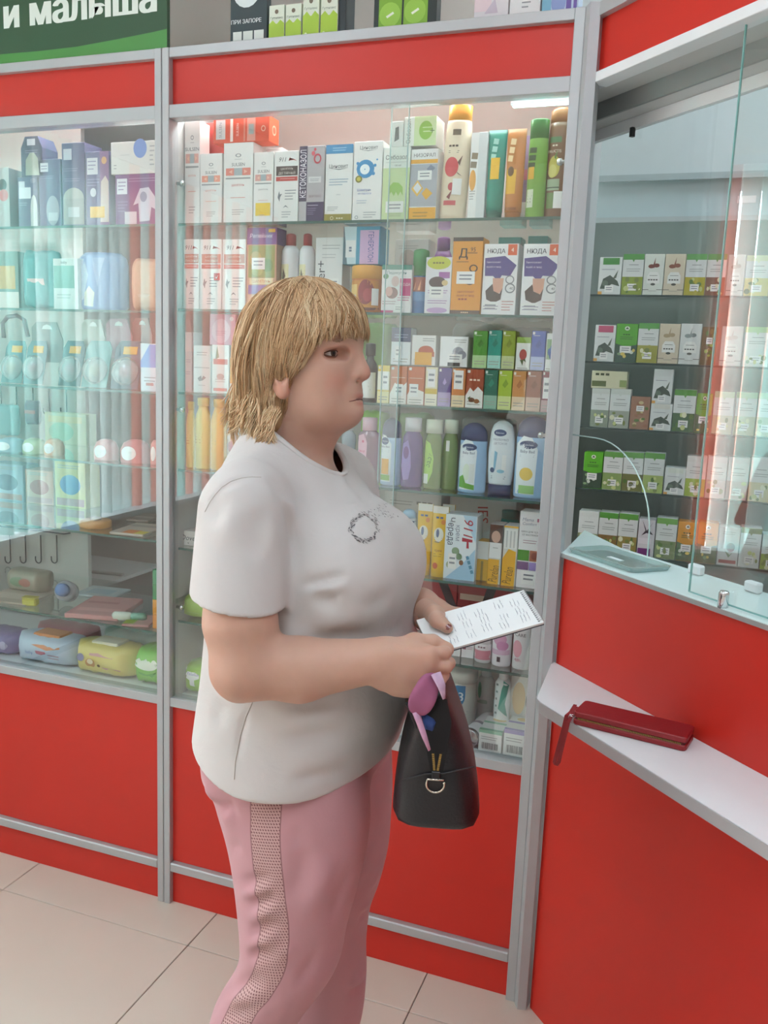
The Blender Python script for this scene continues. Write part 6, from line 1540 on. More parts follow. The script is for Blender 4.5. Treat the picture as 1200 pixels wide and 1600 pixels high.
def can_lying(lb, a, b_, r, seed):
    a, b_ = Vector(a), Vector(b_); ax = (b_-a); L = ax.length
    M = Matrix.Translation(a) @ Vector((0, 0, 1)).rotation_difference(ax).to_matrix().to_4x4()
    o = MB().lathe([(r*.80, 0), (r*.93, .004), (r*.96, .010), (r, .014), (r, L*.86), (r*.8, L*.93), (r*.7, L)], 24).build('hair_spray_can', mat('#dcdadb', rough=.3, vary=.02), None); tag(o, lb, 'spray can')
    o.matrix_world = M
    MB().lathe([(r*.78, -.001), (r*.94, .002), (r*.97, .0105)], 24).build('can_base', mat('#bdbdbd', rough=.22, metal=.9, vary=0), o)
    MB().lathe([(r*1.004, L*.34), (r*1.004, L*.43)], 24).build('silver_band', mat('#9b9aa0', rough=.35, metal=.4), o)
zf = SB_+.002
p_ = at(735, 1150, 1.955); q_ = at(770, 1095, 2.09)
r_ = .0235
can_lying('silver and white spray can lying with its base to the front', (p_[0], 1.945, zf+r_), (q_[0], 2.085, zf+r_), r_, 1)
can_lying('white spray can lying behind the silver-banded one', (at(700, 1150, 1.955)[0]-.012, 1.950, zf+.0225), (at(700, 1150, 1.955)[0]-.004, 2.035, zf+.0225), .0225, 2)
for x0, x1, lb, c_ in ((747, 784, 'white pill carton with green stripe and barcode, bottom shelf', '#8fbfa4'), (786, 823, 'white pill carton with lilac stripe and barcode, bottom shelf', '#a99cc8')):
    carton(lb, (x0, x1, 1142, 1186), '#e4e3e0', [('r', 0, .86, 1, 1, c_), ('l', .1, .70, .8, 2, .1, '#a8a6a4'), ('b', .14, .12, .86, .42, 22, '#5a5a5a')], SB_, Y=1.945, d=.09, top=[('r', 0, 0, 1, .12, c_), ('r', 0, .5, 1, .62, c_), ('e', .6, .8, .3, .12, '#e2c896')])
# ------------------------------------------------------------------ lower left of the middle showcase
carton('long white soap carton with dark script, lower left of the middle showcase', (276, 318, 830, 852), '#e8e4e0', [('t', 'Dove', .22, .55, .36, '#4c5058', dict(shear=.25)), ('p', [(.18, .22), (.28, .2), (.24, .12)], '#8b8a88'), ('l', .55, .5, .9, 1, .12, '#b4b0ac')], 1.0055, Y=1.956, d=.07)
soft_pack('pale green wipes pack lying on the glass shelf, left of her sleeve', (272, 330, 935, 972), '#a9c866', .807, 1.94, .05, [('r', .1, .12, .9, .3, '#c3d98c')], seed=12)
soft_pack('bright green wipes pack with cartoon lettering, bottom left of the middle showcase', (277, 345, 1044, 1086), '#8fc42c', SB_, 1.945, .05, [('p', [(.10, .58), (.16, .84), (.44, .86), (.46, .58), (.34, .50), (.34, .15), (.22, .15), (.22, .48)], '#eef2ea'), ('t', 'YokoSun', .29, .70, .13, '#3a4a9c', dict(wmax=.30)), ('l', .55, .66, .8, 4, .11, '#c9e08c')], seed=13, name='wipes_pack')
o_ = MB().box(-.045, -.03, 0, .045, .03, .010, c=.003).build('wipes_box', mat('#e3e3dc'), None, (float(at(318, 1042, 2.02)[0]), 2.0, float(at(318, 1046, 2.0)[2]))); tag(o_, 'flat white wipes lid box resting on the bright green pack', 'box')
# ================================================================== THINGS IN HER HANDS
# spiral notepad
Mn = Matrix(((ux[0], uy[0], un[0], nO[0]), (ux[1], uy[1], un[1], nO[1]), (ux[2], uy[2], un[2], nO[2]), (0, 0, 0, 1)))
pad = MB().box(0, 0, -.004, Lx, Ly, 0).build('notepad', mat('#e9ebea', rough=.6, vary=.02)); pad.matrix_world = Mn
tag(pad, 'open spiral notepad with handwritten lines held in both hands', 'notepad')
MB().box(-.0005, -.0005, -.0058, Lx+.0005, Ly+.0005, -.0042).build('backing_card', mat('#4a4c50', rough=.7), pad)
rd = random.Random(4); b = MB()
def stroke(b, x, y, n, hgt, dx, dy):
    pts = []
    for i in range(n): pts.append((x+dx*i+rd.uniform(-.0008, .0008), y+dy*i+hgt*(1 if i % 2 else -1)*rd.uniform(.3, 1), .0003))
    b.tube(pts, .00017, 3, rd.choice((0, 0, 1)), caps=False)
for row in range(5):           # handwriting runs across the short side
    for wd_ in range(3):
        x = Lx*(.20+.155*row)+rd.uniform(-.004, .004); y = Ly*(.16+.25*wd_)+rd.uniform(-.003, .003)
        for q in range(3): stroke(b, x+.0055*q, y, rd.randint(7, 12), .0022, .00012, .0016)
b.build('handwriting', [mat('#85859c', rough=.8, vary=0), mat('#a899ac', rough=.8, vary=0)], pad, recalc=False)
b = MB()
for i in range(17):
    y = Ly*(.06+.88*i/16); pts = []
    for k in range(10):
        th = 2*math.pi*k/10; pts.append((Lx-.0025+.0045*math.cos(th), y+.0006*k/10, -.0022+.0045*math.sin(th)))
    b.tube(pts, .0005, 5, closed=True)
    b.box(Lx-.0075, y-.0012, .0001, Lx-.0048, y+.0012, .0003, 1)
b.build('spiral_binding', [mat('#c9c9cb', rough=.3, metal=.8, vary=0), mat('#6a6a6c', vary=0)], pad)

# black handbag
bY0, bY1 = 1.105, 1.305
def bx_at(px, py): p = at(px, py, bY0); return float(p[0]), float(p[2])
xbl, zbl = bx_at(615, 1288); xbr, zbr = bx_at(750, 1288)
zb0 = float(at(690, 1300, bY0)[2]); zbt = float(at(668, 1082, bY0)[2])
bagx = (xbl+xbr)/2
hw = (xbr-xbl)/2*1.02; hl = (bY1-bY0)/2; H_ = zbt-zb0; BRZ = math.radians(16)
bag = empty('handbag', (bagx-math.sin(BRZ)*hl, bY0+math.cos(BRZ)*hl, zb0), BRZ); tag(bag, 'black leather handbag with open zip and pink scarf hanging from her hand', 'handbag')
def tob(p):
    dx, dy = p[0]-bag.location.x, p[1]-bag.location.y
    return (dx*math.cos(BRZ)+dy*math.sin(BRZ), -dx*math.sin(BRZ)+dy*math.cos(BRZ), p[2]-zb0)
M_LEA = mat('#17161a', rough=.38, vary=.1, scale=60, bump=.25, bscale=260, name='black_leather')
rows = [(.0, .86, .94), (.02, .96, .985), (.06, 1.0, 1.0), (.25, .93, 1.0), (.45, .80, .99), (.62, .64, .97), (.78, .47, .95), (.90, .33, .93), (.97, .26, .92), (1.0, .20, .90)]
rings = []
for t, fx, fy in rows:
    ring = []; cx_ = -.012*t
    for j in range(32):
        th = 2*math.pi*j/32; c, s_ = math.cos(th), math.sin(th); p = 5.0
        r = (abs(c)**p+abs(s_)**p)**(-1/p)
        ring.append((cx_+hw*fx*r*c, hl*fy*r*s_, t*H_))
    rings.append(ring)
MB().loft(rings).build('bag_body', M_LEA, bag)
# seam round the gusset, zip, ring, handles
zs_ = .42*H_
MB().tube([(-hw*.80, -hl-.0006, zs_-.012), (-hw*.3, -hl*1.0-.0012, zs_), (hw*.12, -hl-.0012, zs_+.003), (hw*.76, -hl-.0006, zs_+.016)], .0011, 5).build('seam', mat('#2b292c', rough=.5), bag)
gz = [(-.004, -hl*.985-.001, zs_), (-.007, -hl*.97, zs_+.10), (-.010, -hl*.93, H_-.004)]
for sx_ in (-.0055, .0055):
    b = MB()
    for i in range(9):
        t = i/8; x = -.004+sx_*(.45+.5*t); y = -hl*(.995-.012*t)-.0022; z = zs_+.008+.022*t
        b.box(x-.0016, y-.001, z-.0009, x+.0016, y+.001, z+.0009)
    b.build('zip_teeth', mat('#b89a5c', rough=.3, metal=.9, vary=0), bag)
MB().prism([(-.012, zs_+.006), (.006, zs_+.006), (.014, H_*.80), (.006, H_-.006), (-.026, H_-.006), (-.028, H_*.80)], -hl*.985-.0016, -hl*.985-.0006).build('open_lining', mat('#0d0d10', rough=.8, vary=0), bag)
MB().tube([(-.004+.0125*math.cos(a), -hl-.004-.001*math.sin(a), zs_-.013+.0125*math.sin(a)) for a in [math.radians(q) for q in range(20, -205, -15)]]+[(-.0155, -hl-.004, zs_-.006), (.0075, -hl-.004, zs_-.006)], .0016, 7).build('d_ring', mat('#c9c2b4', rough=.2, metal=1.0, vary=0), bag)
MB().box(-.010, -hl-.005, zs_-.008, .002, -hl-.0005, zs_+.006, c=.001).build('ring_tab', M_LEA, bag)
hx_, hy_, hz_ = tob((-.338, 1.158, 1.072))
for sx_, e_ in ((-1, -.010), (1, .012)):
    pts = []
    for k in range(11):
        t = k/10; th = math.pi*t
        y = -.085+.17*t; up = math.sin(th)**.6
        pts.append((sx_*.014*(1-up)+(hx_+e_*.4)*up-.012*(1-up), y*(1-.35*up)+(hy_)*up*.9, H_*.86+(hz_-H_*.86-.004)*up))
    MB().tube(pts, .0062, 8, flat=.7).build('handle', M_LEA, bag)
MB().box(.006, -.09, H_*.60, .010, -.05, H_*.98, M=Matrix.Translation((hw*.36, 0, 0)) @ Matrix.Rotation(-.42, 4, 'Y'), c=.0008).build('strap_tab', M_LEA, bag)
# pink scarf stuffed in the top, and something blue
def crumple(name, pts, r0, col, parent, seed, n=10):
    rd_ = random.Random(seed); b = MB(); rings = []
    for i, p in enumerate(pts):
        ring = []
        for j in range(n):
            th = 2*math.pi*j/n; k_ = r0[i]*(1+.35*math.sin(3*th+i*1.3)+rd_.uniform(-.15, .15))
            ring.append((p[0]+k_*math.cos(th), p[1]+k_*.6*math.sin(th), p[2]+.25*k_*math.sin(2*th)))
        rings.append(ring)
    return b.loft(rings).build(name, mat(col, rough=.8, vary=.15, scale=40), parent)
def bl(px, py, Y): return tob(at(px, py, Y))
scarf = crumple('scarf', [bl(672, 1050, 1.10), bl(662, 1075, 1.092), bl(656, 1098, 1.088), bl(652, 1118, 1.09)], [.010, .018, .019, .010], '#9c5a7a', bag, 3)
b = MB()
q_ = [bl(650, 1112, 1.088), bl(656, 1130, 1.086), bl(663, 1150, 1.086), bl(671, 1172, 1.088)]
for i in range(3):
    pass
b.tube(q_, [.008, .0065, .0055, .003], 8, flat=.45).build('scarf_end', mat('#c99ab4', rough=.8, vary=.2, scale=80), bag)
MB().tube([bl(681, 1052, 1.10), bl(690, 1072, 1.095), bl(694, 1092, 1.095)], [.010, .008, .003], 8, flat=.4).build('scarf_fold', mat('#c4a3bb', rough=.8, vary=.2, scale=80), bag)
sf_ = scarf.modifiers.new('soft', 'SUBSURF'); sf_.levels = sf_.render_levels = 2
crumple('blue_pouch', [bl(664, 1115, 1.10), bl(668, 1128, 1.098), bl(670, 1140, 1.10)], [.006, .008, .005], '#2f4a86', bag, 5)

# red wallet on the ledge
zt_ = zl+.0265
wA, wB = at_z(903, 1130, zl), at_z(1080, 1174, zl); wC = at_z(918, 1083, zt_)
wu = (wB-wA); WL = float(np.linalg.norm(wu)); wu /= WL
wv = np.array([-wu[1], wu[0], 0.0]); WD = .068; wA = wA-np.array([NX, NY, 0])*.013
wal = empty('wallet', tuple(wA)); wal.rotation_euler = (0, 0, math.atan2(wu[1], wu[0]))
tag(wal, 'long red leather zip wallet with wrist strap lying on the white ledge', 'wallet')
M_WAL = mat('#8e1b22', rough=.42, vary=.08, scale=50, bump=.2, bscale=300, name='red_leather')
def rr(w0, d0, z, r=.008, n=5):
    pts = []
    for (cx_, cy_, a0) in ((WL-r, r, -90), (WL-r, WD-r, 0), (r, WD-r, 90), (r, r, 180)):
        for i in range(n+1):
            a = math.radians(a0+90*i/n); pts.append((cx_+(r-w0)*math.cos(a), cy_+(r-w0)*math.sin(a), z))
    return pts
for nm, za, zc in (('lower_cover', .0005, .0105), ('upper_cover', .0150, .0255)):
    MB().loft([rr(.0015, 0, za), rr(0, 0, za+.0015), rr(0, 0, zc-.0018), rr(.0018, 0, zc)], smooth=False).build(nm, M_WAL, wal)
MB().loft([rr(.0025, 0, .0104), rr(.0025, 0, .0151)], smooth=False).build('gusset', mat('#5f1418', rough=.6), wal)
b = MB()
for i in range(64):
    x = .010+i*(WL-.020)/63; b.box(x-.0008, .0008, .0112, x+.0008, .0030, .0143)
b.build('zip_teeth', mat('#a98a50', rough=.35, metal=.8, vary=0), wal)
MB().tube([(.004+.0, .012, .013), (-.004, .010, .014), (-.009, .008, .014), (-.006, .004, .013), (.002, .005, .013)], .0012, 6).build('strap_clasp', M_CHROME, wal)
def at_e(px, py, e):
    r = _fw + _R*(px-CXP)/FOC - _U*(py-CYP)/FOC; nn = np.array([NX, NY, 0.0]); k_ = (NX*KX+NY*KY+e-nn@_C)/(nn@r)
    return _C+k_*r
def tow(p): q = p-wA; return (float(q@wu), float(q@wv), float(p[2]-zl))
P0 = tow(at_z(899, 1101, zl+.014)); P1 = tow(at_z(892, 1112, zl+.007)); P2 = tow(at_e(885, 1121, -.1715)+np.array([0, 0, .004]))
path = [P0, P1, P2]+[tow(at_e(x_, y_, -.1735)) for x_, y_ in ((880, 1140), (874, 1162), (868, 1184))]+[tow(at_e(x_, y_, -.1755)) for x_, y_ in ((866, 1192), (869, 1196), (873, 1191))]+[tow(at_e(x_, y_, -.1785)) for x_, y_ in ((877, 1172), (883, 1148), (888, 1128))]+[tow(at_z(895, 1114, zl+.010)), tow(at_z(901, 1104, zl+.014))]
b = MB(); vs = []; fs = []
hv = np.array([.0035, .0, 0.0])
for i, p in enumerate(path):
    for d_ in (-1, 1): vs += [(p[0]+d_*.0035, p[1]-.0006, p[2]), (p[0]+d_*.0035, p[1]+.0009, p[2])]
for i in range(len(path)-1):
    a = 4*i; c = a+4
    fs += [(a, a+2, c+2, c), (a+1, c+1, c+3, a+3), (a, c, c+1, a+1), (a+2, a+3, c+3, c+2)]
b.add(vs, fs).build('wrist_strap', M_WAL, wal)

# change tray on the worktop
tr_ = empty('change_tray', ctr(.112, .068, 1.1128)); tr_.rotation_euler = (0, 0, math.radians(-45))
tag(tr_, 'clear greenish plastic change tray on the pale worktop by the post', 'tray')
M_TRAY = mat('#c9e2de', rough=.10, vary=.03, trans=.55, coat=.5, name='green_plastic')
def rrt(w, d, r, z, n=4):
    pts = []
    for (cx_, cy_, a0) in ((w-r, -d+r, -90), (w-r, d-r, 0), (-w+r, d-r, 90), (-w+r, -d+r, 180)):
        for i in range(n+1):
            a = math.radians(a0+90*i/n); pts.append((cx_+r*math.cos(a), cy_+r*math.sin(a), z))
    return pts
MB().loft([rrt(.104, .050, .014, 0), rrt(.108, .054, .016, .008), rrt(.104, .050, .015, .0085), rrt(.085, .036, .014, .0040), rrt(.080, .032, .014, .0036)], smooth=False).build('tray_dish', M_TRAY, tr_)
MB().box(-.02, -.014, .0040, .022, -.002, .0046).build('tray_sticker', mat('#e6efee'), tr_)

# ================================================================== ABOVE THE SHOWCASES
zs2 = 2.2155
sgY = FY-.004
x1s = float(at(261, 40, sgY)[0]); x0s = -2.35
sg = MB().box(x0s-x1s, 0, 0, 0, .012, .50).build('banner_sign', mat('#34553a', rough=.5, vary=.05, scale=4), None, (x1s, sgY, zs2)); tag(sg, 'dark green shop banner with white lettering above the left showcase', 'sign')
Ws, Hs = x1s-x0s, .5
p = Print(lambda u, v, l: (x0s-x1s+u*Ws, -l, v*Hs), Ws, Hs)
def uv(px, py): q = at(px, py, sgY); return ((q[0]-x0s)/Ws, (q[2]-zs2)/Hs)
p.poly([(0, 0), (1, 0)]+[uv(*q) for q in ((261, 45), (240, 50), (180, 62), (120, 73), (60, 80), (0, 85), (-60, 88), (-120, 88), (-220, 86))]+[(0, .03)], '#4f8f46')
q0, q1 = uv(11, 47), uv(246, 14)
p.text('и малыша', (q0[0]+q1[0])/2-.005, (q0[1]+q1[1])/2+.068, .185, '#e6ebe2', wmax=q1[0]-q0[0], bold=.022)
p.build('lettering', sg)
YT = FY+.03
def topbox(lb, px, col, spec, d=.04, name='display_box', Y=YT, **k): return carton(lb, px, col, spec, zs2, Y=Y, d=d, name=name, **k)
topbox('dark counter display card with white oval on top of the showcase', (360, 418, -60, 62), '#2d3b3e', [('e', .44, .66, .37, .20, '#dfe6e6'), ('t', 'Гутталакс', .44, .60, .055, '#3a4a6c', dict(wmax=.56)), ('p', [(.36, .66), (.44, .74), (.54, .68), (.46, .64)], '#c9a87c'), ('t', 'ПРИ ЗАПОРЕ', .44, .30, .062, '#e2e8e8', dict(wmax=.82, bold=.012)), ('r', .08, .02, .32, .18, '#dfe3dc'), ('r', .36, .02, .62, .18, '#dfe3dc'), ('r', .66, .02, .92, .18, '#dfe3dc')], d=.02)
GT = lambda: [('r', 0, 0, 1, .50, '#a9c83a'), ('p', [(0, .50), (.25, .60), (.5, .48), (.75, .60), (1, .50), (1, .4), (0, .4)], '#a9c83a'), ('t', 'Гутталакс', .5, .66, .07, '#4c5a4a', dict(wmax=.80)), ('e', .5, .82, .12, .06, '#7a6a58'), ('e', .2, .1, .1, .05, '#dfe8b0')]
for x0, x1, yt, yb, lb in ((420, 444.5, 8, 55, 'small green and white drops box, first from the dark card'), (446, 471, 6, 52, 'small green and white drops box, second from the dark card'), (473, 499, -12, 49, 'taller green and white drops box, third from the dark card'), (501, 528, -12, 46, 'taller green and white drops box, fourth from the dark card')):
    topbox(lb, (x0, x1, yt, yb), '#dfe4d2', GT(), Y=YT-.005)
topbox('black side board of the drops display on top of the showcase', (529, 542, -60, 43), '#2a3234', [], d=.05)
topbox('black framed tablet display on top of the showcase, above the blue-topped cartons', (585, 684, -60, 36), '#26312f', [('r', .08, 0, .45, .9, '#7fae34'), ('r', .48, 0, .86, .9, '#86b43a'), ('e', .26, .26, .17, .18, '#9cc84c'), ('e', .66, .28, .17, .18, '#9cc84c'), ('p', [(.20, .24), (.31, .30), (.33, .27), (.22, .21)], '#e9efd8'), ('p', [(.60, .26), (.71, .32), (.73, .29), (.62, .23)], '#e9efd8'), ('l', .12, .06, .4, 1, .04, '#cfe0a0'), ('l', .52, .08, .8, 1, .04, '#cfe0a0')], d=.03)
topbox('white and lilac pack on top of the showcase, left of three', (742, 796, -40, 22), '#e0dadd', [('r', 0, .25, .5, .55, '#e6cfd4'), ('p', [(.3, .2), (.6, .5), (.7, .2)], '#cbbcc9')], d=.05)
topbox('white sheet pack on top of the showcase, middle of three', (797, 846, -40, 18), '#e6e4e3', [('l', .4, .5, .7, 3, .1, '#9a9a9c')], d=.05)
topbox('blue and violet pack on top of the showcase, right of three', (848, 906, -40, 14), '#c2d2e4', [('r', 0, 0, .25, 1, '#7fb4cc'), ('e', .45, .35, .2, .3, '#8f9fce'), ('r', .66, .10, .80, .5, '#6f5aa6'), ('r', .86, .1, .95, .5, '#6f5aa6')], d=.05)

# ================================================================== HERB TEA BOXES IN THE BOOTH
BYf = BY+.02
WH = '#dcdedb'
def tea(lb, px, kind, zb, c1='#6aa04a', c2='#8a9a4a', st=True, Y=BYf, seed=0):
    rd_ = random.Random(hash(lb) % 9973 if False else sum(map(ord, lb)))
    if kind == 'band':
        sp = [('r', 0, .86, 1, 1, c1), ('p', [(.44, .86), (.56, .86), (.5, .80)], c1), ('l', .3, .74, .75, 1, .04, '#6d7470'), ('l', .18, .64, .85, 2, .05, '#9aa09c'), ('r', 0, 0, 1, .44, c2)]
        for i in range(9): sp.append(('e', rd_.uniform(.12, .88), rd_.uniform(.05, .40), rd_.uniform(.06, .13), rd_.uniform(.03, .07), rd_.choice((c2, '#c9cf8a', '#5d7a3c', '#e2e0c0', '#7d8a4a'))))
        base = WH; stk = (.28, .10, .72, .27)
    elif kind == 'emblem':
        sp = [('e', .5, .88, .12, .055, '#dfe6d8'), ('p', [(.42, .86), (.58, .86), (.5, .92)], '#4a5a4a'), ('t', 'ФИТОЧАЙ', .5, .72, .045, '#3d5a2c', dict(wmax=.7)), ('l', .2, .66, .8, 2, .05, '#4c6a34'), ('p', [(0, 0), (1, 0), (1, .46), (.5, .40), (0, .48)], c2)]
        for i in range(8): sp.append(('e', rd_.uniform(.12, .88), rd_.uniform(.05, .38), rd_.uniform(.05, .11), rd_.uniform(.025, .05), rd_.choice(('#d9ddd0', '#8aa47a', '#5a6f5a', '#e4c86a'))))
        base = c1; stk = (.22, .24, .74, .42)
    elif kind == 'oval':
        sp = [('p', [(.40, .66), (.55, .92), (.52, .66)], c1), ('e', .36, .70, .16, .05, c1), ('e', .62, .72, .15, .05, c1), ('p', [(.18, .28), (.18, .46), (.30, .56), (.70, .56), (.82, .46), (.82, .28)], '#e9e8e2'), ('l', .30, .48, .7, 1, .04, '#7a7a74'), ('t', 'ИВАН-ЧАЙ', .5, .37, .05, '#55584f', dict(wmax=.54)), ('e', .5, .26, .12, .03, '#55584f'), ('r', 0, .12, .3, .135, '#6a6a60'), ('r', .7, .12, 1, .135, '#6a6a60'), ('l', .3, .10, .7, 1, .03, '#8a8a80')]
        base = c2; stk = None
    elif kind == 'branch':
        sp = [('p', [(.08, .15), (.2, .42), (.5, .52), (.85, .36), (.95, .22), (.6, .28), (.3, .15)], '#4f5a50'), ('p', [(.62, .42), (.85, .66), (.78, .44)], '#5d6a5a'), ('e', .3, .30, .14, .08, '#6a7a6a'), ('l', .12, .68, .7, 1, .05, '#8d8f9c'), ('r', .15, .80, .88, .98, c1), ('r', .0, .0, .18, .08, '#d8a050')]
        base = WH; stk = (.30, .06, .68, .24)
    else:      # picture
        sp = [('r', 0, 0, 1, 1, c2)]
        for i in range(14): sp.append(('e', rd_.uniform(.12, .88), rd_.uniform(.08, .92), rd_.uniform(.07, .14), rd_.uniform(.03, .07), rd_.choice((c1, '#8a7a4a', '#5d7a3c', '#c8b888'))))
        base = c2; stk = (.3, .55, .7, .72)
    return carton(lb, px, base, sp, zb, Y=Y, d=.06, name='herbal_tea_box', sticker=stk if st else None, group=None)
R1, R2, R3, R4, R5 = [z+.0005 for z in RSZ]
tea('white herb box with green corner block, left end of top booth row', (935.5, 971, 402, 461), 'branch', R1, '#4f8f46')
tea('green-topped tea box with leafy picture, second in the top booth row', (972, 1005, 397, 461), 'band', R1, '#5d9a50', '#8f9f3c')
tea('white rosehip tea box with oval label, top booth row', (1005.5, 1037, 397, 461), 'oval', R1, '#7a3f34', '#d9dcd2')
tea('cream rosehip tea box with oval label, top booth row', (1037.5, 1070, 397, 461), 'oval', R1, '#8f5a48', '#d8ccb4')
tea('green-topped tea box with yellow blossoms, top booth row', (1070.5, 1103, 397, 461), 'band', R1, '#6aa45c', '#b3a83a')
tea('green-topped tea box with brown picture, top booth row', (1103.5, 1134, 397, 461), 'band', R1, '#5f9a58', '#7a5a48')
tea('white tea box first behind the front glass, top booth row', (1136, 1163, 398, 461), 'oval', R1, '#b0a89c', '#dcd8d0')
tea('pale yellow tea box second behind the front glass, top booth row', (1164, 1203, 399, 461), 'band', R1, '#d2d8b0', '#d8c86a')
tea('white herb box with pink block, left end of the second booth row', (928.5, 961, 508, 567), 'branch', R2, '#c05a78')
tea('all green tea box with white emblem, second booth row', (961.5, 995.5, 506, 567), 'emblem', R2, '#5fa838', '#41584a')
tea('green-topped tea box with yellow stalks, second booth row', (996, 1028.5, 505, 567), 'band', R2, '#62a050', '#a3a04a')
tea('beige grass tea box with oval label, second booth row', (1029, 1061.5, 506, 567), 'oval', R2, '#b09a78', '#d6c8b0')
tea('white grass tea box with oval label, second booth row', (1062, 1095, 506, 567), 'oval', R2, '#8a9490', '#d8dad6')
tea('brown and green photo tea box with yellow tag, second booth row', (1095.5, 1120, 511, 567), 'picture', R2, '#a3b45a', '#6a5a3a')
tea('white tea box behind the front glass, second booth row', (1126, 1160, 510, 567), 'oval', R2, '#c8b8b0', '#dedbd6')
tea('green and white tea box behind the front glass, right of the second row', (1162, 1203, 511, 567), 'band', R2, '#a8cc88', '#d6dcd6')
za = tea('white tea box under the flat olive box, left of the third booth row', (923, 951.5, 607, 670), 'band', R3, '#cfd2cc', '#8f9a88')
zc_ = tea('white tea box with grey bouquet under the flat olive box, third booth row', (952, 984, 608, 670), 'band', R3, '#cdd2ca', '#a3a89a')
carton('flat cream and olive tea box lying on two white ones, third booth row', (924, 980, 580, 607), '#d2cfae', [('t', 'ЧЕРНИКА', .32, .80, .20, '#4a5234', dict(wmax=.56)), ('r', .02, .10, .42, .42, '#5f6a3c'), ('r', .80, .1, 1, .5, '#8a9a5c')], max(za, zc_), Y=BYf, d=.07, name='herbal_tea_box')
tea('plain brown tea box with white lettering, third booth row', (984.5, 1015, 620, 670), 'plain', R3, '#9a6a50', '#a07660')
zd = tea('white blackberry tea box carrying another, third booth row', (1015.5, 1050, 631, 671), 'branch', R3, '#d8d6cc', '#6a6f6a')
tea('white tea box with dark leaves standing on another, third booth row', (1020, 1051, 577, 631), 'branch', zd, '#d8dad6', '#5a6a5a')
tea('green-topped tea box with dark bouquet, third booth row', (1051.5, 1086.5, 609, 672), 'band', R3, '#5f9a48', '#4f6a4a')
tea('all green tea box with yellow price tag, third booth row', (1087, 1112, 615, 672), 'emblem', R3, '#6aa83c', '#4a6a4e')
for i, (x0, x1) in enumerate(((1114, 1146), (1148, 1182), (1183, 1212))):
    tea('pale tea box faint behind the front glass, third booth row, '+('first', 'second', 'third')[i]+' of three', (x0, x1, 612+i, 673), 'band', R3, '#b4cca8', '#c2c4a8')
tea('bright green tea box with white emblem, left end of the fourth booth row', (911, 941, 707, 765), 'emblem', R4, '#5fae2c', '#3f5040')
for i, (x0, x1) in enumerate(((942, 972.5), (973, 1004.5), (1005, 1037.5))):
    tea('green-topped white tea box, fourth booth row, '+('first', 'second', 'third')[i]+' of a trio', (x0, x1, 706+i, 767), 'band', R4, '#6aa050', ('#8aa060', '#7a7a4a', '#a8b86a')[i])
tea('short white tea box with green arch, fourth booth row', (1038, 1071, 731, 769), 'branch', R4, '#d8dcd0', '#8aae4a')
tea('white tea box with lime foot, fourth booth row', (1071.5, 1103, 713, 770), 'band', R4, '#d6d8d4', '#98b44a')
for i, (x0, x1) in enumerate(((1104, 1135), (1136, 1170), (1171, 1206))):
    tea('white tea box behind the front glass, fourth booth row, '+('first', 'second', 'third')[i]+' of three', (x0, x1, 714+i, 772), 'band', R4, '#dcd8d6', ('#d2c0b8', '#c8b4ac', '#d0c89c')[i])
tea('plain white tea box, left end of the lowest booth row', (902.5, 934, 799, 868), 'band', R5, '#d8dad6', '#8f9a74')
tea('green-topped tea box with orange flowers, left one, lowest booth row', (934.5, 964.5, 801, 869), 'band', R5, '#5a9a3c', '#8a6a3c')
tea('green-topped tea box with orange flowers, right one, lowest booth row', (965, 995.5, 803, 870), 'band', R5, '#639e44', '#9a8a4a')
carton('white and purple plum tea box with dark branch, lowest booth row', (996, 1023, 812, 871), '#d2cccf', [('p', [(.2, .98), (.5, .70), (.85, .95), (.6, .75), (.9, .60), (.5, .64), (.2, .56), (.42, .70)], '#3f3038'), ('r', .05, .34, .80, .50, '#e0d8dc'), ('r', .05, 0, .80, .22, '#7a3a78')], R5, Y=BYf, d=.06, name='herbal_tea_box')
tea('green-topped camomile tea box, lowest booth row', (1024, 1057, 810, 872), 'band', R5, '#7aae54', '#7d8a60')
tea('orange-topped tea box with daisies, left one, lowest booth row', (1057.5, 1088.5, 816, 874), 'emblem', R5, '#dc9a34', '#4f6a4a')
tea('orange-topped tea box with daisies, right one, lowest booth row', (1089, 1121, 817, 876), 'emblem', R5, '#d8942e', '#5a6a46')
carton('white tea box with a red rose, lowest booth row', (1121.5, 1155, 824, 878), '#d6d8d6', [('e', .62, .48, .20, .12, '#9a3038'), ('p', [(.35, .38), (.6, .28), (.75, .36), (.55, .20)], '#5a7a4a'), ('l', .2, .88, .8, 2, .05, '#a0a4a2'), ('r', .1, .05, .92, .14, '#a85a5a')], R5, Y=BYf, d=.06, name='herbal_tea_box')
tea('white tea box with camomile top picture, lowest booth row', (1155.5, 1189, 825, 880), 'band', R5, '#8f9a68', '#d6d8d4')
tea('green and white tea box cut by the picture edge, lowest booth row', (1189.5, 1222, 836, 882), 'band', R5, '#d2d6d0', '#9aae54')
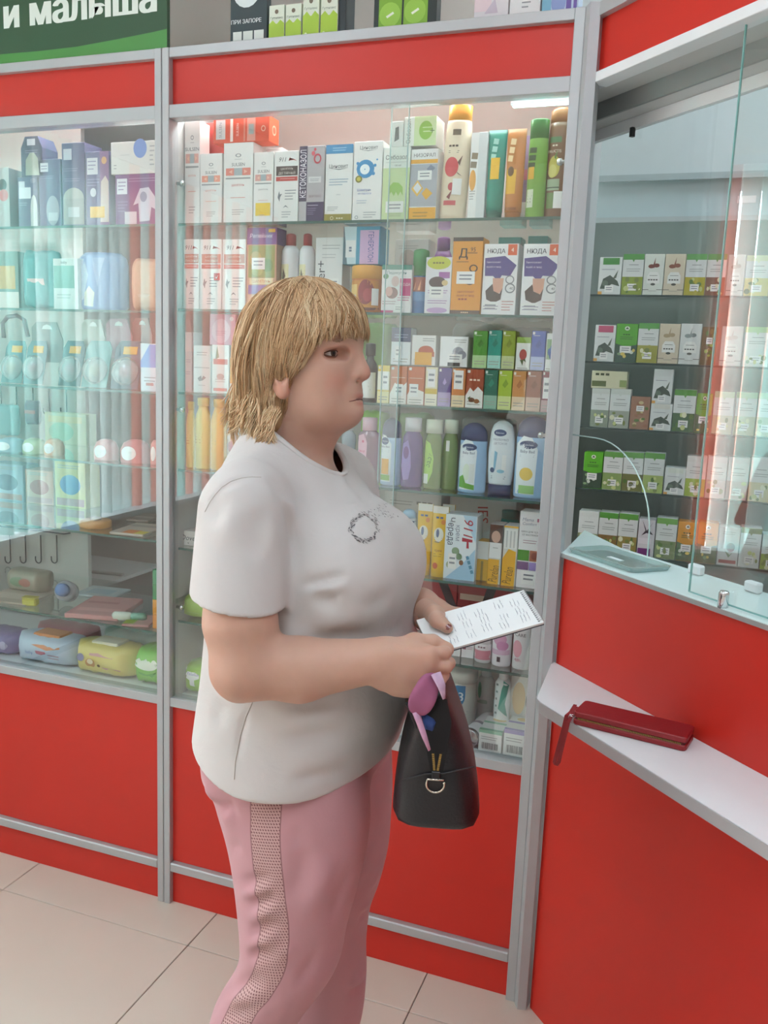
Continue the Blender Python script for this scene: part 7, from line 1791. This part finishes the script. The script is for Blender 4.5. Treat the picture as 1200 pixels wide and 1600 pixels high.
# ================================================================== GOODS IN THE LEFT SHOWCASE
LY = FY+.055
zA, zB, zC, zD = zLA
GP = '#5c5478'
carton('grey box with a face picture at the left edge of the upper shelf', (-25, 15, 263, 354), '#8f8f92', [('r', 0, 0, 1, 1, '#b9b4b2'), ('e', .75, .72, .16, .10, '#3c3438'), ('e', .78, .55, .18, .10, '#d4787a')], zA, Y=LY, d=.07, name='baby_goods_box')
PUR = lambda: [('r', .08, .82, .44, .95, '#d5d3dc'), ('l', .12, .91, .4, 2, .04, '#8a84a0'), ('l', .08, .76, .7, 2, .03, '#8b84a8'), ('e', .62, .25, .30, .22, '#a8a6b4'), ('r', .42, .10, .84, .22, '#c3c2ca')]
zq = carton('short dark violet baby bottle box, lower one of a stack at the left', (28, 59.5, 277, 353), GP, [('r', .06, .66, .36, .92, '#cfcdd6'), ('r', .06, .58, .66, .80, '#dddce2'), ('l', .08, .50, .45, 2, .04, '#9a94b4'), ('e', .80, .35, .17, .30, '#cfcfce'), ('r', .63, .03, .97, .36, '#cfcfce'), ('e', .78, .93, .14, .05, '#77718c')], zA, Y=LY, d=.06, name='baby_goods_box')
cx_, w_, z0_, h_ = span(33, 66, 213, 276, LY, zq)
gb = MB().prism([(-w_/2, 0), (w_/2, 0), (w_/2, h_*.72), (w_*.30, h_), (-w_*.30, h_), (-w_/2, h_*.72)], 0, .06).build('gable_box', mat('#4d4766', rough=.45), None, (cx_, LY, z0_)); tag(gb, 'dark violet gable-topped baby bottle box on top of the stack', 'box')
Print(lambda u, v, l: (-w_/2+u*w_, -l, v*h_), w_, h_).draw([('r', .30, .78, .68, .94, '#cfcdd8'), ('l', .2, .66, .8, 2, .05, '#8b84a8'), ('p', [(.20, .04), (.85, .04), (.80, .45), (.62, .60), (.42, .60), (.22, .42)], '#a9a89a')]).build('print', gb)
carton('violet baby bottle box with curved picture, second from the left', (61, 95.5, 249, 353), '#6d6a8c', PUR(), zA, Y=LY, d=.06, name='baby_goods_box')
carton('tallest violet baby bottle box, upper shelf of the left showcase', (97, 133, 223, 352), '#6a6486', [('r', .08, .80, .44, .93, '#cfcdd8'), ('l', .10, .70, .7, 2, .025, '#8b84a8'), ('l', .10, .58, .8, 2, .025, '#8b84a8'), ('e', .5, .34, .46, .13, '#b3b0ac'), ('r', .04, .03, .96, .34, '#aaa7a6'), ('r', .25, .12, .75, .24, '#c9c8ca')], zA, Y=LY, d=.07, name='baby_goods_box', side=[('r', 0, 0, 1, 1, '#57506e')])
carton('violet bottle box with yellow sticker beside the breast pump box', (134, 171, 237, 348), '#6c5f88', [('r', .06, .70, .52, .92, '#dcd8de'), ('l', .10, .88, .45, 3, .05, '#9a8fae'), ('l', .08, .64, .6, 3, .04, '#a094b8'), ('e', .32, .46, .13, .06, '#d9d5de'), ('r', .62, 0, 1, 1, '#8a5c88'), ('e', .80, .88, .11, .05, '#e8b07c'), ('p', [(.62, .06), (.98, .06), (.98, .60), (.85, .68), (.66, .60)], '#dcc4bc')], zA, Y=LY, d=.07, name='baby_goods_box', sticker=(.18, .12, .80, .27, '#eab53c'))
zq = carton('wide purple breast pump box with white device picture, left showcase', (180, 248, 272, 347), '#7b4a80', [('r', .04, .62, .28, .92, '#e0d8e0'), ('l', .07, .86, .25, 3, .07, '#9a80a4'), ('l', .32, .92, .95, 2, .05, '#a685ac'), ('p', [(.42, .40), (.58, .72), (.78, .74), (.92, .56), (.96, .30), (.84, .36), (.80, .10), (.56, .08), (.54, .44)], '#d6c4d2'), ('e', .66, .56, .08, .10, '#8f7a98'), ('r', .22, .04, .50, .28, '#d9cdd6'), ('l', .06, .48, .3, 4, .06, '#9d7ba6')], zA, Y=LY, d=.10, name='baby_goods_box')
carton('long white box with a blue dot lying on the breast pump box', (173, 248, 221, 271), '#e3d8d2', [('e', .62, .78, .14, .30, '#7c92cc'), ('l', .06, .30, .12, 2, .1, '#a89a9a'), ('l', .82, .85, .92, 5, .14, '#b5aaaa'), ('l', .2, .6, .4, 1, .05, '#c5b9b5')], zq, Y=LY, d=.09, name='baby_goods_box')
# second shelf
def tagcard(lb, px, col, Y, d=.006):
    cx, w, z0, h = span(*px, Y); o = MB().prism([(-w/2, 0), (w/2, 0), (w*.44, h), (-w*.42, h)], 0, d).build('header_card', mat(col, rough=.5), None, (cx, Y, z0)); tag(o, lb, 'card')
    MB().prism([(-.012, h*.70), (.012, h*.70), (.012, h*.82), (.004, h*.92), (-.004, h*.92), (-.012, h*.82)], -.0008, -.0002).build('hang_hole', mat('#e8f0ee'), o)
    return o
carton('teal box with orange picture at the left edge, second shelf', (-20, 29, 393, 472), '#7f9a90', [('r', .4, .35, .9, .75, '#d9b06a'), ('r', 0, 0, 1, .30, '#e2d8d0')], zB, Y=LY+.03, d=.06, name='baby_goods_box')
soft_pack('teal and pink nappy pack beside the teal box, second shelf', (30, 82, 392, 473), '#4d9c9c', zB, LY, .030, [('r', .25, .05, .75, .5, '#e2c3bf')], seed=31)
carton('white box with teal front standing on the second shelf, left showcase', (83, 122, 404, 474), '#dfe8e4', [('r', .02, .42, .86, .86, '#8fc0b4'), ('t', 'baby', .45, .93, .06, '#6a7a78', dict(wmax=.5)), ('l', .15, .3, .7, 2, .06, '#b5c8c4')], zB, Y=LY, d=.07, name='baby_goods_box')
o_ = bottle('blue and white film-wrapped nappy cylinder, second shelf, left showcase', (128, 197, 397, 478), [(.9, 0), (1, .08), (1.0, .80), (.94, .92), (.75, 1.0)], '#8ea8d6', [('p', [(.05, .9), (.3, .95), (.42, .6), (.30, .2), (.08, .1)], '#c3d4e8'), ('p', [(.30, .08), (.52, .06), (.56, .30), (.44, .42), (.32, .30)], '#e0e0d4'), ('p', [(.5, .9), (.75, .9), (.62, .4)], '#a9bce0')], zB, Y=LY+.055, ratio=.7, name='nappy_pack', cat='pack')
soft_pack('peach coloured bag at the right end of the second shelf, left showcase', (200, 249, 405, 480), '#ddb79a', zB, LY, .035, [('r', .3, .1, .7, .3, '#e8cdb8')], seed=33)
for (x0, x1, y0, y1, lb, c_) in ((18, 86, 358, 388, 'green header card with hang hole, behind the second shelf', '#7fae9e'), (126, 160, 352, 372, 'small white header card hanging near the hook board', '#dfe4e2')):
    tagcard(lb, (x0, x1, y0, y1), c_, HB-.03)
# third shelf: soother blisters
def blister(lb, px, card, dome, zb, stick=True, Y=LY):
    cx, w, z0, h = span(*px, Y, zb)
    o = empty('soother_pack', (cx, Y+.02, z0+.0015)); tag(o, lb, 'soother pack')
    M = Matrix.Rotation(-.25, 4, 'X')
    MB().prism([(-w/2, 0), (w/2, 0), (w/2, h*.84), (w*.36, h), (-w*.36, h), (-w/2, h*.84)], 0, .0015, M=M).build('backing_card', mat(card, rough=.5), o)
    MB().lathe([(.46*w, 0), (.46*w, .006), (.40*w, .018), (.26*w, .027), (.05*w, .030)], 18, M=M @ Matrix.Translation((0, -.0005, h*.36)) @ Matrix.Rotation(math.pi/2, 4, 'X'), sy=.72*h/w*.9).build('clear_dome', dome, o)
    b = MB(); b.lathe([(.20*w, .003), (.20*w, .008), (.10*w, .014), (.08*w, .020), (.02*w, .024)], 14, M=M @ Matrix.Translation((0, -.001, h*.36)) @ Matrix.Rotation(math.pi/2, 4, 'X'))
    b.build('soother', mat(('#d98aa0', '#8fb0d8', '#c9cf9a', '#e0c9a0')[int(abs(cx)*1000) % 4], rough=.35), o)
    if stick: MB().box(-w*.2, -.0012, h*.72, w*.3, -.0002, h*.88, M=M).build('price_sticker', mat('#e9b03c', vary=0), o)
    return o
M_DOME = glass_mat('blister_plastic', tint=(.90, .97, .96), ior=1.45, rough=.08, boost=1.8, haze=.28)
for i, (x0, x1, c_) in enumerate(((-8, 24, '#5f8a8c'), (26, 57, '#6c8f92'), (82, 116, '#4a666c'), (118, 158, '#7aa8a6'), (164, 207, '#5d6c78'))):
    blister('soother blister with '+('teal card at the left edge', 'blue-grey card and amber tag', 'dark slate card', 'pale teal card', 'slate card nearest the post')[i]+', third shelf of the left showcase', (x0, x1, 530, 600), c_, M_DOME, zC, stick=i != 3)
carton('blue and white box at the right end of the third shelf, left showcase', (219, 249, 537, 602), '#dfe4ee', [('p', [(0, .50), (1, .50), (1, .98), (.5, .98), (0, .62)], '#7f9ee0'), ('l', .2, .30, .8, 2, .07, '#a9a9b4'), ('r', .3, .12, .7, .18, '#c08a8a')], zC, Y=LY, d=.06, name='baby_goods_box')
def hanger(lb, px, col, hole, Y):
    cx, w, z0, h = span(*px, Y)
    o = MB().prism([(-w/2, 0), (w/2, 0), (w/2, h*.55), (w*.30, h), (-w*.34, h), (-w/2, h*.86)], 0, .004).build('hanging_card', mat(col, rough=.5), None, (cx, Y, z0)); tag(o, lb, 'card')
    MB().prism([(-w*.16, h*.82), (w*.16, h*.82), (w*.12, h*.90), (0, h*.94), (-w*.12, h*.90)], -.0008, -.0002).build('hang_hole', mat('#eef4f2'), o)
hanger('grey hang card standing behind the blue-grey blister', (50, 98, 503, 566), '#a3aaa8', 1, LY+.07)
hanger('pale sage hang card behind the pale teal blister', (128, 164, 499, 560), '#b5bdb2', 1, LY+.07)
hanger('dusky pink hang card behind the slate blister', (166, 206, 498, 560), '#b58f98', 1, LY+.07)
hanger('brownish hang card beside the blue and white box', (207, 238, 497, 556), '#b89a94', 1, LY+.09)
tn = MB().tube([tuple(at(x, y, LY+.06)) for x, y in ((6, 528), (4, 505), (12, 495), (26, 493), (38, 500), (44, 526))], .006, 8).build('teether_ring', mat('#8f6f74', rough=.4)); tag(tn, 'dark pink teether ring arch at the left edge, third shelf', 'teether')
# fourth shelf: soother boxes with domes, bags on hooks
for i, (x0, x1, c_) in enumerate(((0, 37, '#8fb4c4'), (39, 70, '#b9cfa4'), (72, 98, '#e2b48c'), (150, 183, '#dfa8a8'), (192, 233, '#cf8a8c'), (236, 250, '#d8a0a0'))):
    o_ = bottle('clear round soother box with '+('blue', 'green', 'orange', 'pink ring', 'red', 'coral')[i]+' contents, fourth shelf of the left showcase', (x0, x1, 684+i*.8, 712+i), [(.95, 0), (1, .08), (1, .55), (.8, .85), (.4, 1)], c_, [('e', .5, .45, .28, .3, '#eef2f2')], zD, Y=LY+.03, ratio=.9, name='soother_box', cat='soother box', mt=None)
soft_pack('teal bag hanging from the hook bar at the left edge', (-12, 22, 634, 682), '#8cc4c8', float(at(8, 682, HB-.07)[2]), HB-.085, .02, seed=41)
soft_pack('dark striped bag hanging from the middle hooks', (36, 57, 628, 664), '#6f5f74', float(at(45, 664, HB-.07)[2]), HB-.085, .015, [('r', .1, .45, .9, .6, '#c07a80')], seed=42)
carton('pale yellow picture box behind the fourth shelf', (70, 135, 646, 706), '#cfd6b4', [('e', .4, .4, .3, .3, '#a8d0b0'), ('r', .1, .7, .9, .9, '#e0d8a8')], zD, Y=HB-.10, d=.05, name='baby_goods_box')
# toys under the fourth shelf
zE = ZL1
for (x0, x1, y0, lb, c_, c2) in ((-15, 37, 725, 'pale blue toy box at the left edge above the lower glass shelf', '#a9c4d8', '#5f7a9a'), (40, 84, 735, 'orange and pink toy box above the lower glass shelf', '#d9b8a8', '#c07a78'), (86, 134, 722, 'yellow toy box with blue ball above the lower glass shelf', '#dcd69a', '#5f9ad0')):
    carton(lb, (x0, x1, y0, 815), c_, [('e', .5, .5, .34, .22, c2), ('r', .05, .04, .95, .2, '#c9a0a0'), ('l', .1, .92, .8, 2, .05, '#a9b4b0')], zE, Y=HB-.13, d=.07, name='toy_box')
def flat_pack(lb, px, z, col, spec, th=.008, Y0=None, rz=.12, name='flat_pack'):
    """thin pack lying on a shelf; px = pixel box of its top"""
    x0, x1, y0, y1 = px
    a = at_z((x0+x1)/2, y1, z); b_ = at_z((x0+x1)/2, y0, z)
    yy0, yy1 = min(a[1], b_[1]), max(a[1], b_[1]); yy1 = min(yy1, HB-.02); yy0 = max(yy0, FY+.035)
    xa, xb_ = at_z(x0, (y0+y1)/2, z)[0], at_z(x1, (y0+y1)/2, z)[0]; w, d = xb_-xa, max(yy1-yy0, .02)
    o = MB().box(-w/2, -d/2, 0, w/2, d/2, th, c=min(.002, th*.3)).build(name, mat(col, rough=.35, vary=.08), None, (float((xa+xb_)/2), float((yy0+yy1)/2), z+.0005), (0, 0, rz)); tag(o, lb, 'pack')
    Print(lambda u, v, l: (-w/2+u*w, -d/2+v*d, th+l), w, d).draw(spec).build('print', o)
    return o
ck = bottle('orange scalloped sponge toy on the lower glass shelf', (130, 170, 812, 831), [(.92, 0), (1, .1), (1, .8), (.9, 1.0)], '#dfa566', [], ZL1, Y=FY+.10, ratio=1.0, name='sponge_toy', cat='toy', cap=(.35, .95, 1.35, '#c9c2b4', .2))
flat_pack('clear film pack with orange and yellow corner on the lower glass shelf', (180, 250, 820, 842), ZL1, '#cbbcb0', [('r', .35, .0, .75, .3, '#e2864a'), ('r', .7, 0, 1, .25, '#e6cf4a'), ('r', .1, .6, .9, .8, '#b0a49c')])
flat_pack('dark crumpled film pack at the back of the lower glass shelf', (205, 252, 805, 818), ZL1, '#8a7f7a', [('r', .1, .3, .9, .5, '#b5aca8')])
flat_pack('grey film pack lying in the niche behind the hook board', (150, 215, 880, 905), zn, '#a09a94', [('r', .2, .3, .6, .6, '#bcb6b0')]).location.y += .12
# lowest glass shelf: toys and feeding things
soft_pack('clear bag with green and brown toy, left of the lowest glass shelf', (5, 62, 896, 932), '#9a9482', ZL2, FY+.16, .04, [('e', .4, .5, .2, .25, '#6f8a6a'), ('e', .6, .5, .16, .2, '#a86a5a')], seed=51)
flat_pack('beige folded cloth pack under the clear bag', (-15, 80, 915, 948), ZL2, '#b3a696', [('r', .1, .2, .9, .5, '#c8bcae')], th=.006)
sp_ = MB().box(-.022, -.012, 0, .022, .012, .022, c=.004).build('sponge', mat('#c9c04a', rough=.8, bump=.5, bscale=300), None, (float(at(48, 950, FY+.075)[0]), FY+.075, ZL2+.0006), (0, 0, .2)); tag(sp_, 'yellow sponge block at the front of the lowest glass shelf', 'sponge')
MB().box(-.022, -.012, .0222, .022, .012, .026, c=.001).build('scour_pad', mat('#b0a838', rough=.9), sp_)
bo = empty('feeding_bottle', (float(at(104, 955, FY+.12)[0]), FY+.12, ZL2+.044)); bo.rotation_euler = (math.radians(70), 0, math.radians(25)); tag(bo, 'clear feeding bottle with blue cap lying on the lowest glass shelf', 'bottle')
MB().lathe([(.024, -.035), (.030, -.030), (.030, .015), (.024, .028)], 20).build('bottle_body', mat('#c3c9d0', rough=.12, trans=.4, vary=0), bo)
MB().lathe([(.019, .0285), (.019, .050), (.014, .056)], 18).build('blue_cap', mat('#4f78ae', rough=.35), bo)
flat_pack('pink film pack at the front of the lowest glass shelf', (112, 210, 936, 974), ZL2, '#c98f8c', [('r', .1, .2, .9, .35, '#dca8a4'), ('r', .1, .6, .7, .7, '#b87876')], th=.014, rz=.25)
flat_pack('pale blue card pack behind the pink film pack', (120, 200, 918, 936), ZL2, '#b8c4c8', [('r', .2, .2, .8, .7, '#9fb8c4')], th=.006)
rt = empty('rattle', (float(at(190, 970, FY+.07)[0]), FY+.07, ZL2+.014)); rt.rotation_euler = (0, math.radians(90), math.radians(18)); tag(rt, 'white and green bottle brush handle lying beside the pink pack', 'brush')
MB().lathe([(.006, -.026), (.0125, -.020), (.0125, .02), (.009, .028)], 16).build('handle', mat('#dde0d2', rough=.4), rt)
MB().lathe([(.009, .028), (.011, .032), (.011, .062), (.006, .070)], 16).build('head', mat('#8fb8a4', rough=.5), rt)
flat_pack('small green and pink card pack at the front right, lowest glass shelf', (195, 245, 962, 982), ZL2, '#c48f8c', [('r', 0, .1, .4, .9, '#a0b04a')], th=.006, rz=.3)
zq = ZL2+.0005
for i, (c_, lb) in enumerate((('#e08a2c', 'lowest orange soap bar in the stack by the post'), ('#e89a34', 'middle orange soap bar in the stack by the post'), ('#3f8f58', 'green soap bar on top of the stack by the post'), ('#47996a', 'topmost green soap bar in the stack by the post'))):
    zq = carton(lb, (238, 254, 985-23.5*(i+1), 985-23.5*i), c_, [('r', .1, .2, .9, .8, c_)], zq, Y=FY+.05, d=.05, name='soap_bar', cat='soap')
# wipes at the bottom
def wipes(lb, px, col, spec, lidc, Y, zb=SB_, puff=.055, seed=1, lid=True):
    o = soft_pack(lb, px, col, zb, Y, puff, spec, name='wipes_pack', cat='wipes', seed=seed, n=13)
    cx, w, z0, h = span(*px, Y, zb)
    if lid: MB().box(-w*.22, -.03, h*.90, w*.22, .03, h*1.06, c=.004).build('flip_lid', mat(lidc, rough=.4), o)
    return o
wipes('pale blue baby wipes pack with orange flip lid, bottom of the left showcase', (16, 112, 1000, 1052), '#bccbdd', [('p', [(.30, .98), (.78, .98), (.80, .70), (.60, .58), (.44, .66), (.30, .74)], '#d98a5c'), ('t', 'baby', .32, .42, .13, '#4a7ab8', dict(wmax=.2)), ('t', 'line', .32, .26, .12, '#4a7ab8', dict(wmax=.2)), ('r', .42, .18, .58, .52, '#c86a80'), ('l', .62, .44, .8, 3, .12, '#b58a9c')], '#d98a4a', FY+.05, seed=61)
wipes('yellow baby wipes pack with tiger and white flip lid, bottom of the left showcase', (108, 202, 1013, 1068), '#e3cf7c', [('r', .34, .66, .72, .78, '#d8a09a'), ('e', .20, .55, .06, .13, '#8a86a8'), ('e', .36, .40, .08, .16, '#c98a4a'), ('e', .36, .46, .05, .09, '#e6d2b0'), ('r', .55, .18, .85, .32, '#d89aa0'), ('e', .50, .36, .025, .05, '#6a5a30')], '#e6e0c8', FY+.045, seed=62)
wipes('green and white wipes pack next to the post, bottom of the left showcase', (206, 251, 1020, 1074), '#7cc248', [('e', .5, .62, .4, .18, '#e6ead8'), ('p', [(.1, .4), (.5, .3), (.9, .45), (.6, .12)], '#5aa838')], '#e4e8dc', FY+.045, seed=63, lid=False)
wipes('violet wipes pack cut by the left edge, bottom of the left showcase', (-40, 16, 992, 1040), '#7f72a4', [('e', .8, .5, .1, .2, '#b8b0cc')], '#b8b0cc', FY+.06, seed=64, lid=False)
wipes('pink wipes pack lying behind the pale blue one', (45, 135, 985, 1035), '#c47a80', [('r', .2, .5, .8, .7, '#dca8a8')], '#d8a8a8', FY+.17, seed=65, lid=False)
wipes('teal and grey wipes pack behind the yellow one', (150, 250, 990, 1045), '#9fb4ae', [('r', .2, .4, .8, .6, '#c3d0cc')], '#c3d0cc', FY+.17, seed=66, lid=False)
